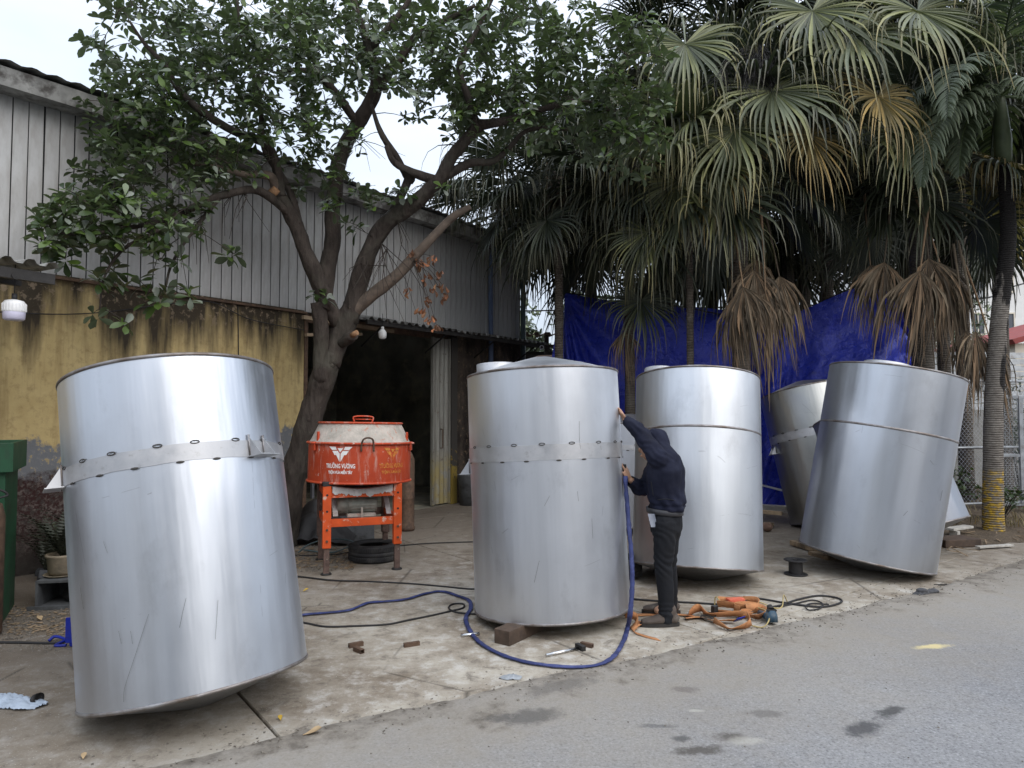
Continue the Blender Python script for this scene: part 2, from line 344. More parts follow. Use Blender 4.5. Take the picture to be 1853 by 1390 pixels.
def m_yellow():
    t = NT('yellow_plaster'); v = t.map((1, 1, 1), rot=(0, 0, -WANG)); sp = t.sep(); z = sp[2]
    q = t.n('ShaderNodeVectorRotate', rotation_type='Z_AXIS'); q.inputs['Angle'].default_value = -WANG; q.inputs['Center'].default_value = tuple(W0); t.l(t.tc.outputs['Object'], q.inputs['Vector'])
    sq = t.n('ShaderNodeSeparateXYZ'); t.l(q.outputs[0], sq.inputs[0]); s = t.math('SUBTRACT', sq.outputs[0], W0.x)
    mp = t.n('ShaderNodeMapping'); mp.inputs['Scale'].default_value = (5, 1, .35); t.l(q.outputs[0], mp.inputs[0])
    mp2 = t.n('ShaderNodeMapping'); mp2.inputs['Scale'].default_value = (2.2, 1, .22); mp2.inputs['Location'].default_value = (4, 0, 2); t.l(q.outputs[0], mp2.inputs[0])
    n = t.noise(1.6, 7, .65); f = t.noise(14, 7, .7); stn = t.noise(1.6, 7, .68, mp.outputs[0]); st2 = t.noise(1.7, 6, .6, mp2.outputs[0])
    c = t.mix(t.rng(n, .3, .7), (.43, .32, .145), (.60, .475, .24)); c = t.mix(t.rng(f, .5, .72, 0, .6), c, (.25, .175, .08))
    c = t.mix(t.rng(stn, .50, .70, 0, .6), c, (.22, .15, .07))
    top = t.math('MULTIPLY', t.rng(z, 1.6, 3.0), t.rng(s, 2.9, 1.6, .10, 1))
    k = t.math('ADD', t.math('MULTIPLY', top, .47), t.math('MULTIPLY', st2, .9))
    c = t.mix(t.rng(k, .66, .86, 0, .97), c, (.040, .033, .026))
    k2 = t.math('ADD', t.math('MULTIPLY', t.rng(z, 2.72, 3.02), .5), t.math('MULTIPLY', f, .8)); c = t.mix(t.rng(k2, .62, .9, 0, .9), c, (.05, .04, .03))
    bl = t.math('MULTIPLY', t.rng(z, 2.5, 2.95), t.rng(s, 1.5, .6)); c = t.mix(t.math('MULTIPLY', bl, t.rng(f, .54, .6, 0, .7)), c, (.36, .28, .2))
    # bare grey render and flaking oxide-red dado low down at the left
    zz = t.math('ADD', z, t.math('MULTIPLY', t.math('SUBTRACT', t.noise(2.6, 7, .68), .5), .75))
    left = t.rng(s, 1.9, 1.5)
    c = t.mix(t.math('MULTIPLY', t.rng(zz, 1.36, 1.32), left), c, t.mix(t.rng(f, .5, .6), (.155, .16, .17), (.20, .205, .215)))
    c = t.mix(t.math('MULTIPLY', t.math('MULTIPLY', t.rng(zz, 1.36, 1.30), left), t.rng(f, .57, .60, 0, .9)), c, (.36, .28, .14))
    c = t.mix(t.math('MULTIPLY', t.rng(zz, .98, .9), left), c, t.mix(t.rng(t.noise(30, 8, .75), .46, .54), (.036, .016, .015), t.mix(t.rng(f, .45, .6), (.05, .04, .036), (.13, .105, .095))))
    c = t.mix(t.rng(zz, .55, .1, 0, .85), c, (.05, .045, .04))
    t.done(c, .9, t.bump(t.math('ADD', f, n), .5, .015), 0, .2)
m_yellow()
t = NT('charred_plaster'); f = t.noise(3, 8, .7, t.map((1, 1, .5))); g = t.noise(14, 7, .75); z = t.sep()[2]
c = t.mix(t.rng(f, .35, .62), (.020, .017, .015), (.10, .08, .065)); c = t.mix(t.rng(g, .56, .66, 0, .8), c, (.24, .17, .11)); c = t.mix(t.math('MULTIPLY', t.rng(f, .55, .65), .7), c, (.22, .15, .09))
t.done(c, .92, t.bump(g, .7, .02), 0, .2)
t = NT('cladding_metal'); n = t.noise(1.2, 5, .6); s2 = t.noise(1.1, 6, .65, t.map((3, 3, .6))); z = t.sep()[2]; fi = t.noise(40, 4, .7)
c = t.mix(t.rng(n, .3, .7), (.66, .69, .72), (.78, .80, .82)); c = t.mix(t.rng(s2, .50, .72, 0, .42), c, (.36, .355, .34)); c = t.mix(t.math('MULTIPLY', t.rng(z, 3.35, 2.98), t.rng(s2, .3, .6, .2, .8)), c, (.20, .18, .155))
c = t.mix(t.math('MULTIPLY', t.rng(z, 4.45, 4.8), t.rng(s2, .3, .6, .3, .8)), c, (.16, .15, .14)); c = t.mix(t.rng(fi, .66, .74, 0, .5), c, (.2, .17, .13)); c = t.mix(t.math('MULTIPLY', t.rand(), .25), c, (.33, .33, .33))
t.done(c, .5, t.bump(n, .25, .03), .1, .4)
worn('cladding_dark', (.008, .008, .009), .9); worn('gutter_metal', (.25, .25, .24), .6, .35, 6, .3, .3, (.07, .065, .06), 5, .45, .6); worn('roof_sheet', (.36, .36, .34), .65, .25, 4, .3, .1, (.16, .15, .13), 5, .45, .62)
worn('interior_wall', (.22, .21, .17), .9, .4, 2, .3, 0, (.36, .33, .24), 3, .5, .65); worn('interior_metal', (.26, .27, .31), .6); worn('interior_blue', (.04, .08, .45), .6); worn('timber_pale', (.36, .27, .18), .8, .3, 12, .3, 0, (.12, .09, .06))
worn('rust_metal', (.12, .075, .05), .75, .4, 18, .4, .2, (.05, .035, .03)); worn('dark_iron', (.035, .033, .032), .6, .4, 12, .3, .4); worn('blue_pipe', (.10, .14, .24), .5, .2, 8); worn('green_pipe', (.09, .13, .14), .5, .2, 8)
worn('black_rubber', (.022, .022, .024), .6, .3, 14, .4); worn('white_plastic', (.78, .78, .78), .35, .06); worn('lavender_diffuser', (.60, .58, .72), .3, .05)
t = NT('door_sheet'); s2 = t.noise(3, 6, .7, t.map((6, 6, .4))); z = t.sep()[2]
c = t.mix(t.rng(s2, .35, .7), (.34, .34, .31), (.15, .135, .115)); c = t.mix(t.math('MULTIPLY', t.rng(z, .95, .6), t.rng(t.noise(5, 5), .35, .6)), c, (.33, .27, .12)); c = t.mix(t.rng(t.noise(16, 6, .7), .60, .66, 0, .8), c, (.12, .08, .06)); t.done(c, .6, None, .1)
t = NT('yellow_worn_post'); z = t.sep()[2]; q = t.noise(9, 7, .7); c = t.mix(t.rng(t.math('ADD', t.math('MULTIPLY', q, 1.6), t.rng(z, 1.3, 0, -.4, .45)), .75, .85), (.05, .045, .04), (.24, .17, .03)); t.done(c, .8)

# ================================================================== the ground, the yard and the road
gb = MB(); S = 900
gb.add([(-S, -S, -.07), (S, -S, -.07), (S, S, -.07), (-S, S, -.07)], [(0, 1, 2, 3)]); o = part('ground', gb, 'soil', None); setp(o, kind='structure')
def clip(poly, p, n):                      # keep the side where (x - p).n >= 0
    out = []
    for i, a in enumerate(poly):
        b = poly[(i + 1) % len(poly)]; da, db = (a - p).dot(n), (b - p).dot(n)
        if da >= 0: out.append(a)
        if (da >= 0) != (db >= 0): out.append(a + (b - a) * (da / (da - db)))
    return out
def V2(x, y): return Vector((x, y))
yard = MB(); k = [(-13, -4), (16, 12.5), (16, 30), (-20, 30)]
yard.add([(x, y, -.035) for x, y in k], [(0, 1, 2, 3)]); YARD = part('yard_pavement', yard, 'joint_dirt', None); setp(YARD, kind='structure'); ORI[YARD.name] = None
A = V2(.79, .613).normalized(); B_ = V2(-A.y, A.x)
slabrng = random.Random(3)
for i in range(-5, 6):
    for j in range(-2, 6):
        s0, s1, t0, t1 = 1.2 + 3 * i, 1.2 + 3 * i + 3, 3 * j, 3 * j + 3; g = .006
        poly = [A * s + B_ * t for s, t in ((s0 + g, t0 + g), (s1 - g, t0 + g), (s1 - g, t1 - g), (s0 + g, t1 - g))]
        poly = clip(poly, V2(W0.x, W0.y), V2(NW.x, NW.y)) if (poly[0].y < 22) else []
        if len(poly) >= 3: poly = clip(poly, V2(1.94, 5.16) + V2(.5, -.866) * .8, V2(-.5, .866))
        if len(poly) >= 3: poly = clip(poly, V2(14, 0), V2(-1, 0))
        if len(poly) >= 3: poly = clip(poly, V2(0, 21), V2(0, -1))
        if len(poly) >= 3:
            ar = sum(a.x * b.y - b.x * a.y for a, b in zip(poly, poly[1:] + poly[:1]))
            if ar < .4: continue
            dz = slabrng.uniform(-.004, .003); q = MB(); c0 = sum(poly, V2(0, 0)) / len(poly); n = len(poly)
            inner = [c0 + (p - c0) * (1 - .006 / max(.2, (p - c0).length)) for p in poly]
            q.add([(p.x, p.y, -.03) for p in poly] + [(p.x, p.y, dz - .007) for p in poly] + [(p.x, p.y, dz) for p in inner],
                  [tuple(range(2 * n, 3 * n))] + [(a, (a + 1) % n, n + (a + 1) % n, n + a) for a in range(n)] + [(n + a, n + (a + 1) % n, 2 * n + (a + 1) % n, 2 * n + a) for a in range(n)])
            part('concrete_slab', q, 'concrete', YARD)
# the road laid over the slab ends, with a ragged feathered edge
rd = MB(); xs = np.concatenate([np.arange(-14, -3, .25), np.arange(-3, 7, .035), np.arange(7, 30, .3)])
top, bot = [], []
for x in xs:
    y = edge_y(x) + .05 * (noise.noise(Vector((x * 1.7, 0, 0)))) + .03 * noise.noise(Vector((x * 9, 3, 0))) + .012 * noise.noise(Vector((x * 31, 5, 0))) - .02
    top.append((x, y))
n = len(top); vs = [(x, y, .0045) for x, y in top] + [(x + .02, y - .09, .011) for x, y in top] + [(x * 1.0, min(y, edge_y(x)) - 14, .011) for x, y in top]
rd.add(vs, [(n + i, n + i + 1, i + 1, i) for i in range(n - 1)] + [(2 * n + i, 2 * n + i + 1, n + i + 1, n + i) for i in range(n - 1)]); o = part('road', rd, 'asphalt', None); setp(o, kind='structure')
# bare soil strip at the foot of the palms and the right-hand fence
sb = MB(); pl = [(4.75, 8.65), (5.3, 8.15), (6.2, 8.45), (7.4, 9.15), (9, 10.35), (14, 14.2), (14, 24), (-1, 24), (.4, 13.9), (3.2, 12.9), (4.75, 12.7), (4.9, 10.5)]
c0 = Vector((6.5, 12)); rim = []
for a, b in zip(pl, pl[1:] + pl[:1]):
    m = max(2, int((Vector(a) - Vector(b)).length / .12))
    for i in range(m):
        p = Vector(a).lerp(Vector(b), i / m); q = .12 * noise.noise(Vector((p.x * 3, p.y * 3, 0))) + .05 * noise.noise(Vector((p.x * 12, p.y * 12, 0))); rim.append(p + (p - c0).normalized() * q)
n = len(rim); ins = [p + (c0 - p).normalized() * .25 for p in rim]
sb.add([(p.x, p.y, .003) for p in rim] + [(p.x, p.y, .035 + .03 * noise.noise(Vector((p.x * 2, p.y * 2, 4)))) for p in ins] + [(c0.x, c0.y, .05)],
       [(i, (i + 1) % n, n + (i + 1) % n, n + i) for i in range(n)] + [(n + i, n + (i + 1) % n, 2 * n) for i in range(n)], True)
o = part('soil_verge', sb, 'soil', None); setp(o, kind='structure')

# ================================================================== the workshop
WS = thing('workshop_building', 'long workshop with yellow plaster base, grey metal cladding and dark open doorway', 'building', W(0))
ORI[WS.name] = W(0)
def wbox(mb, s0, s1, d0, d1, z0, z1, bev=0):
    return mb.box(W((s0 + s1) / 2, (d0 + d1) / 2, (z0 + z1) / 2), (s1 - s0, d1 - d0, z1 - z0) if True else 0, rot=Euler((0, 0, WANG)), bev=bev)
L0, DO0, DO1, L1, ZW, ZR = -3.5, 3.47, 6.72, 8.72, 3.0, 4.78
# wbox: local y of the box is UW rotated +90 = -NW, symmetric so only sizes matter
m = MB(); wbox(m, L0, DO0, -.2, 0, -.05, ZW); YW = part('plaster_wall', m, 'yellow_plaster', WS, label='mould-streaked yellow plaster wall')
m = MB(); wbox(m, DO1, L1, -.2, 0, -.05, ZW + .05); part('plaster_wall', m, 'charred_plaster', WS, label='charred dark plaster wall beside the doorway')
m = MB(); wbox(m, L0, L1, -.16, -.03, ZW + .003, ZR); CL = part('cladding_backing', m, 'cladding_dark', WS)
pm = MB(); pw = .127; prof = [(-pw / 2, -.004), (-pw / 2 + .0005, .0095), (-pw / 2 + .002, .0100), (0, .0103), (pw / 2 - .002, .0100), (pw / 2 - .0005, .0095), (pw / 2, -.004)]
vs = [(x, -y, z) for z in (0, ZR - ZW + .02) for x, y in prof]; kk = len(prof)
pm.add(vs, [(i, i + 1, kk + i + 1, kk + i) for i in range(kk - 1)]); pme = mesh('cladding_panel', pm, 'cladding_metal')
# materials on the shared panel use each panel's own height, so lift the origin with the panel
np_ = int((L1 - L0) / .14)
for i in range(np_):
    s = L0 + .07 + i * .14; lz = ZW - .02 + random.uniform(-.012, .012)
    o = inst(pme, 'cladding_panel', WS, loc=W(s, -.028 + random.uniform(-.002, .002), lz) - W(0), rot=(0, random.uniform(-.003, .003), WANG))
t = MATS['cladding_metal'].node_tree
# the plaster-to-cladding sill, roof, gutter
m = MB(); wbox(m, L0, DO0 + .02, -.02, .045, ZW - .05, ZW - .022); part('sill', m, 'rust_metal', WS)
m = MB()
def roofp(u, v):
    s = lerp(L0 - .3, L1 + .25, u); d = lerp(.34, -7, v); return W(s, d, ZR + .11 + .035 * noise.noise(Vector((s * .6, 0, 0))) + (.34 - d) * .12 + .012 * math.sin(s * 2 * math.pi / .2) * 1)
m.grid(roofp, 300, 2, True); part('roof', m, 'roof_sheet', WS)
m = MB(); n = 60
def gut(s, a, b):
    w = .03 * noise.noise(Vector((s * .6, 0, 0))); return W(s, a, ZR + b + w)
ring = [(.02, -.04), (.02, -.10), (.25, -.10), (.28, .07), (.265, .07), (.24, -.085), (.035, -.085), (.035, -.04)]
vs = []; 
for i in range(n + 1):
    s = lerp(L0 - .25, L1 + .2, i / n); vs += [gut(s, *q) for q in ring]
k = len(ring); m.add(vs, [(i * k + j, i * k + (j + 1) % k, (i + 1) * k + (j + 1) % k, (i + 1) * k + j) for i in range(n) for j in range(k)]); part('gutter', m, 'gutter_metal', WS)
# side and back walls, ceiling void, interior
m = MB(); wbox(m, L1 - .2, L1, -6.8, -.21, -.05, ZR + .05); part('side_wall', m, 'interior_wall', WS)
m = MB(); wbox(m, L0, L0 + .2, -6.8, -.21, -.05, ZR + .05); part('side_wall', m, 'interior_wall', WS)
m = MB(); wbox(m, L0, L1, -7.0, -6.81, -.05, ZR + .8); part('back_wall', m, 'interior_wall', WS)
m = MB(); wbox(m, L0, L1, -6.8, -.0, -.04, .004); part('floor', m, 'interior_wall', WS)
m = MB(); wbox(m, 3.1, 3.25, -5.4, -.22, 0, 3.4); wbox(m, 3.2, 8.4, -5.4, -5.2, 0, 2.6); part('partition', m, 'interior_wall', WS)
m = MB()
for i in range(6): wbox(m, 3.3 + i * .9, 3.42 + i * .9, -5.19, -5.1, 0, 3.2)
wbox(m, 3.3, 8.2, -5.09, -5.02, 2.3, 2.42); part('interior_framing', m, 'interior_metal', WS)
m = MB(); wbox(m, 6.5, 7.0, -5.0, -4.9, 1.1, 1.9); part('interior_panel', m, 'interior_blue', WS)
m = MB()
for i in range(5): m.tube([W(4.1 + i * .22, -4.4, 0), W(4.15 + i * .2, -4.9, 2.2 + .2 * (i % 2))], .03, 6)
part('leaning_pipes', m, 'interior_metal', WS)
m = MB(); wbox(m, 5.6, 6.9, -2.6, -2.0, .72, .76); [wbox(m, a, a + .05, b, b + .05, 0, .72) for a in (5.62, 6.82) for b in (-2.58, -2.06)]
wbox(m, 5.9, 6.2, -2.5, -2.2, .76, .95); m.cyl(W(6.5, -2.3, .76), W(6.5, -2.3, .98), .07, 12); part('workbench', m, 'interior_metal', WS)
# door frame, timber braces, sliding door leaf
m = MB(); wbox(m, DO0 + .002, DO0 + .06, -.2, .012, 0, ZW - .03, .004); wbox(m, DO0 + .062, DO1 - .002, -.19, -.10, 2.86, 2.98); part('door_frame', m, 'rust_metal', WS)
m = MB(); m.box(W(DO0 + .75, .1, 2.87), (1.7, .05, .05), rot=Euler((0, .02, WANG))); m.box(W(DO0 + .45, .1, 2.70), (1.0, .05, .04), rot=Euler((0, -.10, WANG))); part('timber_brace', m, 'timber_pale', WS)
m = MB(); s0, s1 = 6.13, 6.52; N = 40
pts = [(lerp(s0, s1, i / N), -.02 + .016 * math.sin(i / N * math.pi * 2 * 3.5)) for i in range(N + 1)]
vs = [W(s, d, z) for z in (.03, 2.86) for s, d in pts]; m.add(vs, [(i, i + 1, N + 2 + i, N + 1 + i) for i in range(N)], True)
dl = part('sliding_door', m, 'door_sheet', WS)
m = MB(); wbox(m, s0 - .03, s0, -.05, .01, .02, 2.87, .004); wbox(m, s1, s1 + .03, -.05, .01, .02, 2.87, .004); part('door_stile', m, 'door_sheet', dl)
m = MB(); m.tube([W(6.28, .02, 1.30), W(6.28, .07, 1.30), W(6.28, .07, .98), W(6.28, .02, .98)], .011, 6); part('door_handle', m, 'rust_metal', dl)
m = MB(); wbox(m, 6.56, 6.71, -.06, .03, .0, 2.9, .01); part('door_post', m, 'yellow_worn_post', WS)
# downpipes
m = MB(); pp = [W(7.62, .2, ZR - .1), W(7.62, .07, ZR - .35), W(7.62, .07, ZW), W(7.62, .07, .1)]; m.tube(spline(pp, 4), .045, 12); part('downpipe', m, 'blue_pipe', WS)
m = MB(); m.tube([W(L1 - .03, .06, ZR - .1), W(L1 - .03, .06, .1)], .05, 12); part('downpipe', m, 'green_pipe', WS)

# corrugated awning over the doorway, with brackets
def awning(name, s0, s1, d0, d1, z0, z1, label, cat, wav=.152, amp=.02, mat='roof_sheet', droop=None):
    T = thing(name, label, cat, W(s0, 0, z0)); m = MB(); nn = int((s1 - s0) / wav * 8)
    def f(u, v):
        s = lerp(s0, s1, u); z = lerp(z0, z1, v) + amp * (1 if math.sin(s / wav * 2 * math.pi) > 0 else -1) * min(1, abs(math.sin(s / wav * 2 * math.pi)) * 2.2)
        if droop: z += droop(s, v)
        return W(s, lerp(d0, d1, v), z)
    m.grid(f, nn, 4, False); m2 = MB(); m2.v = [p - Vector((0, 0, .004)) for p in m.v]; m.add(m2.v, [tuple(reversed(q)) for q in m.f]); part('corrugated_sheet', m, mat, T); return T
AW = awning('door_awning', 4.05, 8.75, .0, .62, ZW + .03, ZW - .05, 'narrow corrugated awning over the dark doorway with rusty edge', 'awning', mat='gutter_metal', droop=lambda s, v: -.03 * v + .02 * v * noise.noise(Vector((s * 1.5, v, 0))))
m = MB(); m.box(W(6.4, .56, ZW - .13), (4.6, .04, .06), rot=Euler((0, 0, WANG))); part('edge_rail', m, 'dark_iron', AW)
for s in (4.5, 5.9, 7.2, 8.5):
    m = MB(); m.tube([W(s, .0, ZW - .03), W(s, .56, ZW - .10)], .016, 6); m.tube([W(s, .01, ZW - .42), W(s, .5, ZW - .12)], .014, 6); part('bracket', m, 'dark_iron', AW)
m = MB(); 
for k in range(12):
    a = 2 * math.pi * k / 12; m.v.append(W(8.45, .66, ZW - .16) + Vector((math.cos(a) * .035, 0, math.sin(a) * .035)))
ringp = [W(8.45, .66, ZW - .17) + Vector((math.cos(a) * .035, 0, math.sin(a) * .035)) for a in [2 * math.pi * k / 12 for k in range(13)]]
m = MB(); m.tube(ringp, .007, 6, cap=False); part('pulley_ring', m, 'white_plastic', AW)
# awning at the far left with dark beams
AL = awning('corner_awning', -1.7, -.22, .1, 1.75, 2.90, 2.76, 'small corrugated lean-to awning jutting over the yard at left', 'awning', mat='roof_sheet', droop=lambda s, v: .03 * noise.noise(Vector((s * 3, v * 3, 2))))
m = MB()
for d in (.3, 1.0, 1.68): m.box(W(-.98, d, 2.82 - .09 * d), (1.5, .05, .08), rot=Euler((0, .02, WANG)))
for s in (-1.6, -.5): m.tube([W(s, .1, 2.80), W(s, 1.72, 2.64)], .03, 6)
part('beam', m, 'dark_iron', AL)
for s, d in ((-1.6, 1.6),):
    m = MB(); m.box(W(s, d, 1.18), (.07, .07, 2.36), rot=Euler((0, 0, WANG))); part('post', m, 'dark_iron', AL)

# bulbs
def bulb_led(p, top, label, r=.078, h=.155):
    T = thing('hanging_lamp', label, 'lamp', p, group='bulbs hanging by the workshop'); m = MB()
    m.lathe([(0, 0), (r * .75, .0), (r * .93, .012), (r * .97, .05), (r * .97, h * .42)], 24, Matrix.Translation(p)); part('diffuser', m, 'lavender_diffuser', T)
    m = MB(); m.lathe([(r * .985, h * .42), (r, h * .45), (r, h * .85), (r * .8, h * .98), (r * .3, h * 1.05), (0, h * 1.05)], 24, Matrix.Translation(p)); part('housing', m, 'white_plastic', T)
    m = MB()
    for k in range(24):
        a = 2 * math.pi * k / 24; m.box(p + Vector((math.cos(a) * r * 1.01, math.sin(a) * r * 1.01, h * .65)), (.006, .006, h * .36), a)
    part('cooling_fins', m, 'white_plastic', T)
    m = MB(); m.cyl(p + Vector((0, 0, h * 1.0)), p + Vector((0, 0, h * 1.35)), r * .25, 10); part('socket', m, 'black_rubber', T)
    m = MB(); m.tube([p + Vector((0, 0, h * 1.3)), top], .004, 5); part('cord', m, 'black_rubber', T); return T
p = P(25, 580, 5.3); bulb_led(p, Vector((p.x, p.y, 2.76)), 'wide white finned lamp hanging under the small awning at left')
p = P(692, 614, 9.75); T = thing('hanging_lamp', 'bare white bulb hanging in front of the dark doorway', 'lamp', p, group='bulbs hanging by the workshop')
m = MB(); m.lathe([(0, 0), (.03, .003), (.052, .02), (.058, .05), (.058, .10), (.04, .125), (.028, .14)], 20, Matrix.Translation(p)); part('diffuser', m, 'white_plastic', T)
m = MB(); m.cyl(p + Vector((0, 0, .135)), p + Vector((0, 0, .18)), .022, 10); part('socket', m, 'white_plastic', T); m = MB(); m.tube([p + Vector((0, 0, .17)), Vector((p.x, p.y, 3.0))], .004, 5); part('cord', m, 'black_rubber', T)
# loose wires on the yellow wall
def wire(pts, r, label, name='wire', mat='black_rubber', n=8, cat='wire', group=None):
    m = MB(); m.tube(spline(pts, n), r, 6); return single(name, m, mat, label, cat, group)
wire([W(-1, .02, 2.52), W(.5, .03, 2.60), W(1.6, .03, 2.85), W(2.1, .04, 2.93), W(2.6, .04, 2.78), W(3.45, .04, 2.72)], .006, 'thin dark wire sagging along the top of the yellow wall')
wire([W(2.45, .015, 2.95), W(2.47, .012, 2.2), W(2.46, .012, 1.6), W(2.47, .012, .6)], .006, 'thin dark wire running straight down the yellow wall')
# ================================================================== stainless tanks
steel('steel_a', (.57, .60, .65), .33, .44, seed=1); steel('steel_b', (.66, .685, .73), .42, .50, seed=4); steel('steel_c', (.64, .665, .70), .38, .47, seed=7); steel('steel_d', (.60, .63, .68), .34, .44, seed=11); steel('steel_e', (.42, .43, .42), .30, .42, seed=15, smut=.6); steel('steel_f', (.32, .34, .38), .34, .46, seed=19)
steel('steel_cone', (.62, .63, .66), .5, .62, seed=23); steel('steel_shaded', (.34, .35, .37), .4, .52, seed=29)  # darker steel for tank bottoms: the shade underneath put into its colour
t = NT('steel_dull'); q = t.noise(9, 6, .7); c = t.mix(t.rng(q, .3, .7), (.42, .43, .45), (.54, .54, .55)); c = t.mix(t.rng(t.noise(22, 5, .7), .58, .7, 0, .5), c, (.3, .29, .28)); t.done(c, t.rng(q, .3, .7, .4, .6), t.bump(q, .2, .004), .75)
t = NT('weld_bead'); q = t.noise(60, 3); c = t.mix(t.rng(t.noise(7, 4), .35, .65), (.17, .14, .12), (.34, .33, .33)); t.done(c, .5, t.bump(q, .8, .004), .8)
t = NT('weld_dark'); t.done((.06, .055, .05), .6, None, .4)
def tank(B, a, b, Rr, Hh, mat, label, name='steel_tank', top='cone', bottom='cone', seam='band', bh=(.64, .70), hole=None, slots=None, brackets=(), n=144, cdep=.13, ov=0, chh=.15):
    """B: centre of the lower rim; a, b: sines of the lean towards +x and +y"""
    ax = Vector((a, b, math.sqrt(1 - a * a - b * b))); u = Vector((0, 1, 0)).cross(ax).normalized(); v = ax.cross(u)
    M = Matrix((u, v, ax)).transposed().to_4x4(); M.translation = B
    T = thing(name, label, 'tank', M=M, group='stainless steel tanks standing in the yard')
    if T.name not in ORI: ORI[T.name] = None
    ORI[T.name] = None
    def pt(nm, m, mt, par=T, **k): o = part(nm, m, mt, par, world=False, **k); return o
    # shell, slightly out of true, in two courses
    def rad(th, z): return Rr * (1 + .0016 * math.sin(2 * th + Hh) + .0012 * math.sin(3 * th + 1 + z * 2)) + .0025 * noise.noise(Vector((math.cos(th) * 2, math.sin(th) * 2, z * 1.5 + B.x))) + .0012 * noise.noise(Vector((math.cos(th) * 7, math.sin(th) * 7, z * 2 + B.x)))
    zs = bh[0] * Hh
    for z0, z1, nm in ((.012, zs, 'lower_shell'), (zs, Hh - .008, 'upper_shell')):
        m = MB(); nz = 14
        m.grid(lambda uu, vv: (lambda th, z: (rad(th, z) * math.cos(th), rad(th, z) * math.sin(th), z))(uu * 2 * math.pi, lerp(z0, z1, vv)), n, nz); pt(nm, m, mat)
    # rolled rims
    for z, nm in ((.006, 'bottom_rim'), (Hh - .004, 'top_rim')):
        m = MB(); prof = [(Rr - .012, z - .008), (Rr + .004, z - .009), (Rr + .007, z), (Rr + .004, z + .009), (Rr - .012, z + .008)]; m.lathe(prof, n, close=True); pt(nm, m, 'weld_bead')
    if bottom:
        m = MB()
        if bottom == 'cone': prof = [(Rr - .006, .0), (Rr * .8, -cdep * .22), (Rr * .4, -cdep * .66), (Rr * .12, -cdep * .95), (0, -cdep)]
        else: prof = [(Rr - .006, .03), (0, .03)]
        m.lathe(prof, 96); pt('bottom_cone' if bottom == 'cone' else 'bottom_plate', m, 'steel_shaded')
    if top:
        m = MB(); ch = chh if top == 'cone' else .0
        prof = [(Rr - .006, Hh - .002), (Rr * .6, Hh + ch * .48), (Rr * .12, Hh + ch * .96), (0, Hh + ch)] if ch else [(Rr - .006, Hh - .02), (0, Hh - .02)]
        m.lathe(prof, 96); pt('top_cone' if ch else 'top_plate', m, 'steel_cone')
    if hole:
        th, rr, hr, hh = hole; cx, cy = rr * math.cos(th), rr * math.sin(th); m = MB(); z0 = Hh - .02
        m.lathe([(hr, z0), (hr, Hh + hh), (hr - .004, Hh + hh + .002), (hr - .006, Hh + hh), (hr - .006, z0)], 56, Matrix.Translation((cx, cy, 0))); m.lathe([(hr - .01, Hh + hh * .6), (0, Hh + hh * .6)], 48, Matrix.Translation((cx, cy, 0)))
        pt('manhole_collar', m, 'steel_dull')
    if seam == 'band':
        m = MB(); z0, z1 = bh[0] * Hh, bh[1] * Hh
        def bp_(uu, dr, zz):
            th = uu * 2 * math.pi; e = .0035 * noise.noise(Vector((math.cos(th) * 6, math.sin(th) * 6, B.x))); r = rad(th, z0) + dr + .0012 * noise.noise(Vector((math.cos(th) * 9, math.sin(th) * 9, 0))); return (r * math.cos(th), r * math.sin(th), zz + e)
        m.grid(lambda uu, vv: bp_(uu, .0045, lerp(z0, z1, vv)), n, 2); m.grid(lambda uu, vv: bp_(uu, lerp(.0045, -.002, vv), z1), n, 1); m.grid(lambda uu, vv: bp_(uu, lerp(-.002, .0045, vv), z0), n, 1); bo = pt('strap_band', m, 'steel_dull')
        k = 18
        sl = MB(); ring = [(math.cos(a_) * .021, math.sin(a_) * .0075) for a_ in [2 * math.pi * i / 14 for i in range(14)]]
        sl.tube([Vector((x, 0, y)) for x, y in ring] + [Vector((ring[0][0], 0, ring[0][1]))], .0028, 5, cap=False); sme = mesh('weld_slot', sl, 'weld_dark')
        s2 = MB(); s2.sphere((0, 0, 0), (.020, .003, .0065), 10, 6); sm2 = mesh('weld_spot', s2, 'weld_dark')
        for i in range(k):
            for zz, mm_, off in ((z1, sme, 0), (z0, sm2, .5)):
                th = 2 * math.pi * (i + off) / k + .1 + random.uniform(-.03, .03); r = Rr + .006
                inst(mm_, 'weld_slot' if mm_ is sme else 'weld_spot', bo, M=Matrix.Translation((r * math.cos(th), r * math.sin(th), zz + (.003 if off == 0 else -.003))) @ Matrix.Rotation(th - math.pi / 2, 4, 'Z'))
    else:
        zz = bh[0] * Hh; m = MB(); m.lathe([(Rr - .004, zz - .012), (Rr + .001, zz - .011), (Rr + .0045, zz - .003), (Rr + .0045, zz + .003), (Rr + .001, zz + .011), (Rr - .004, zz + .012)], n); pt('weld_seam', m, 'weld_bead')
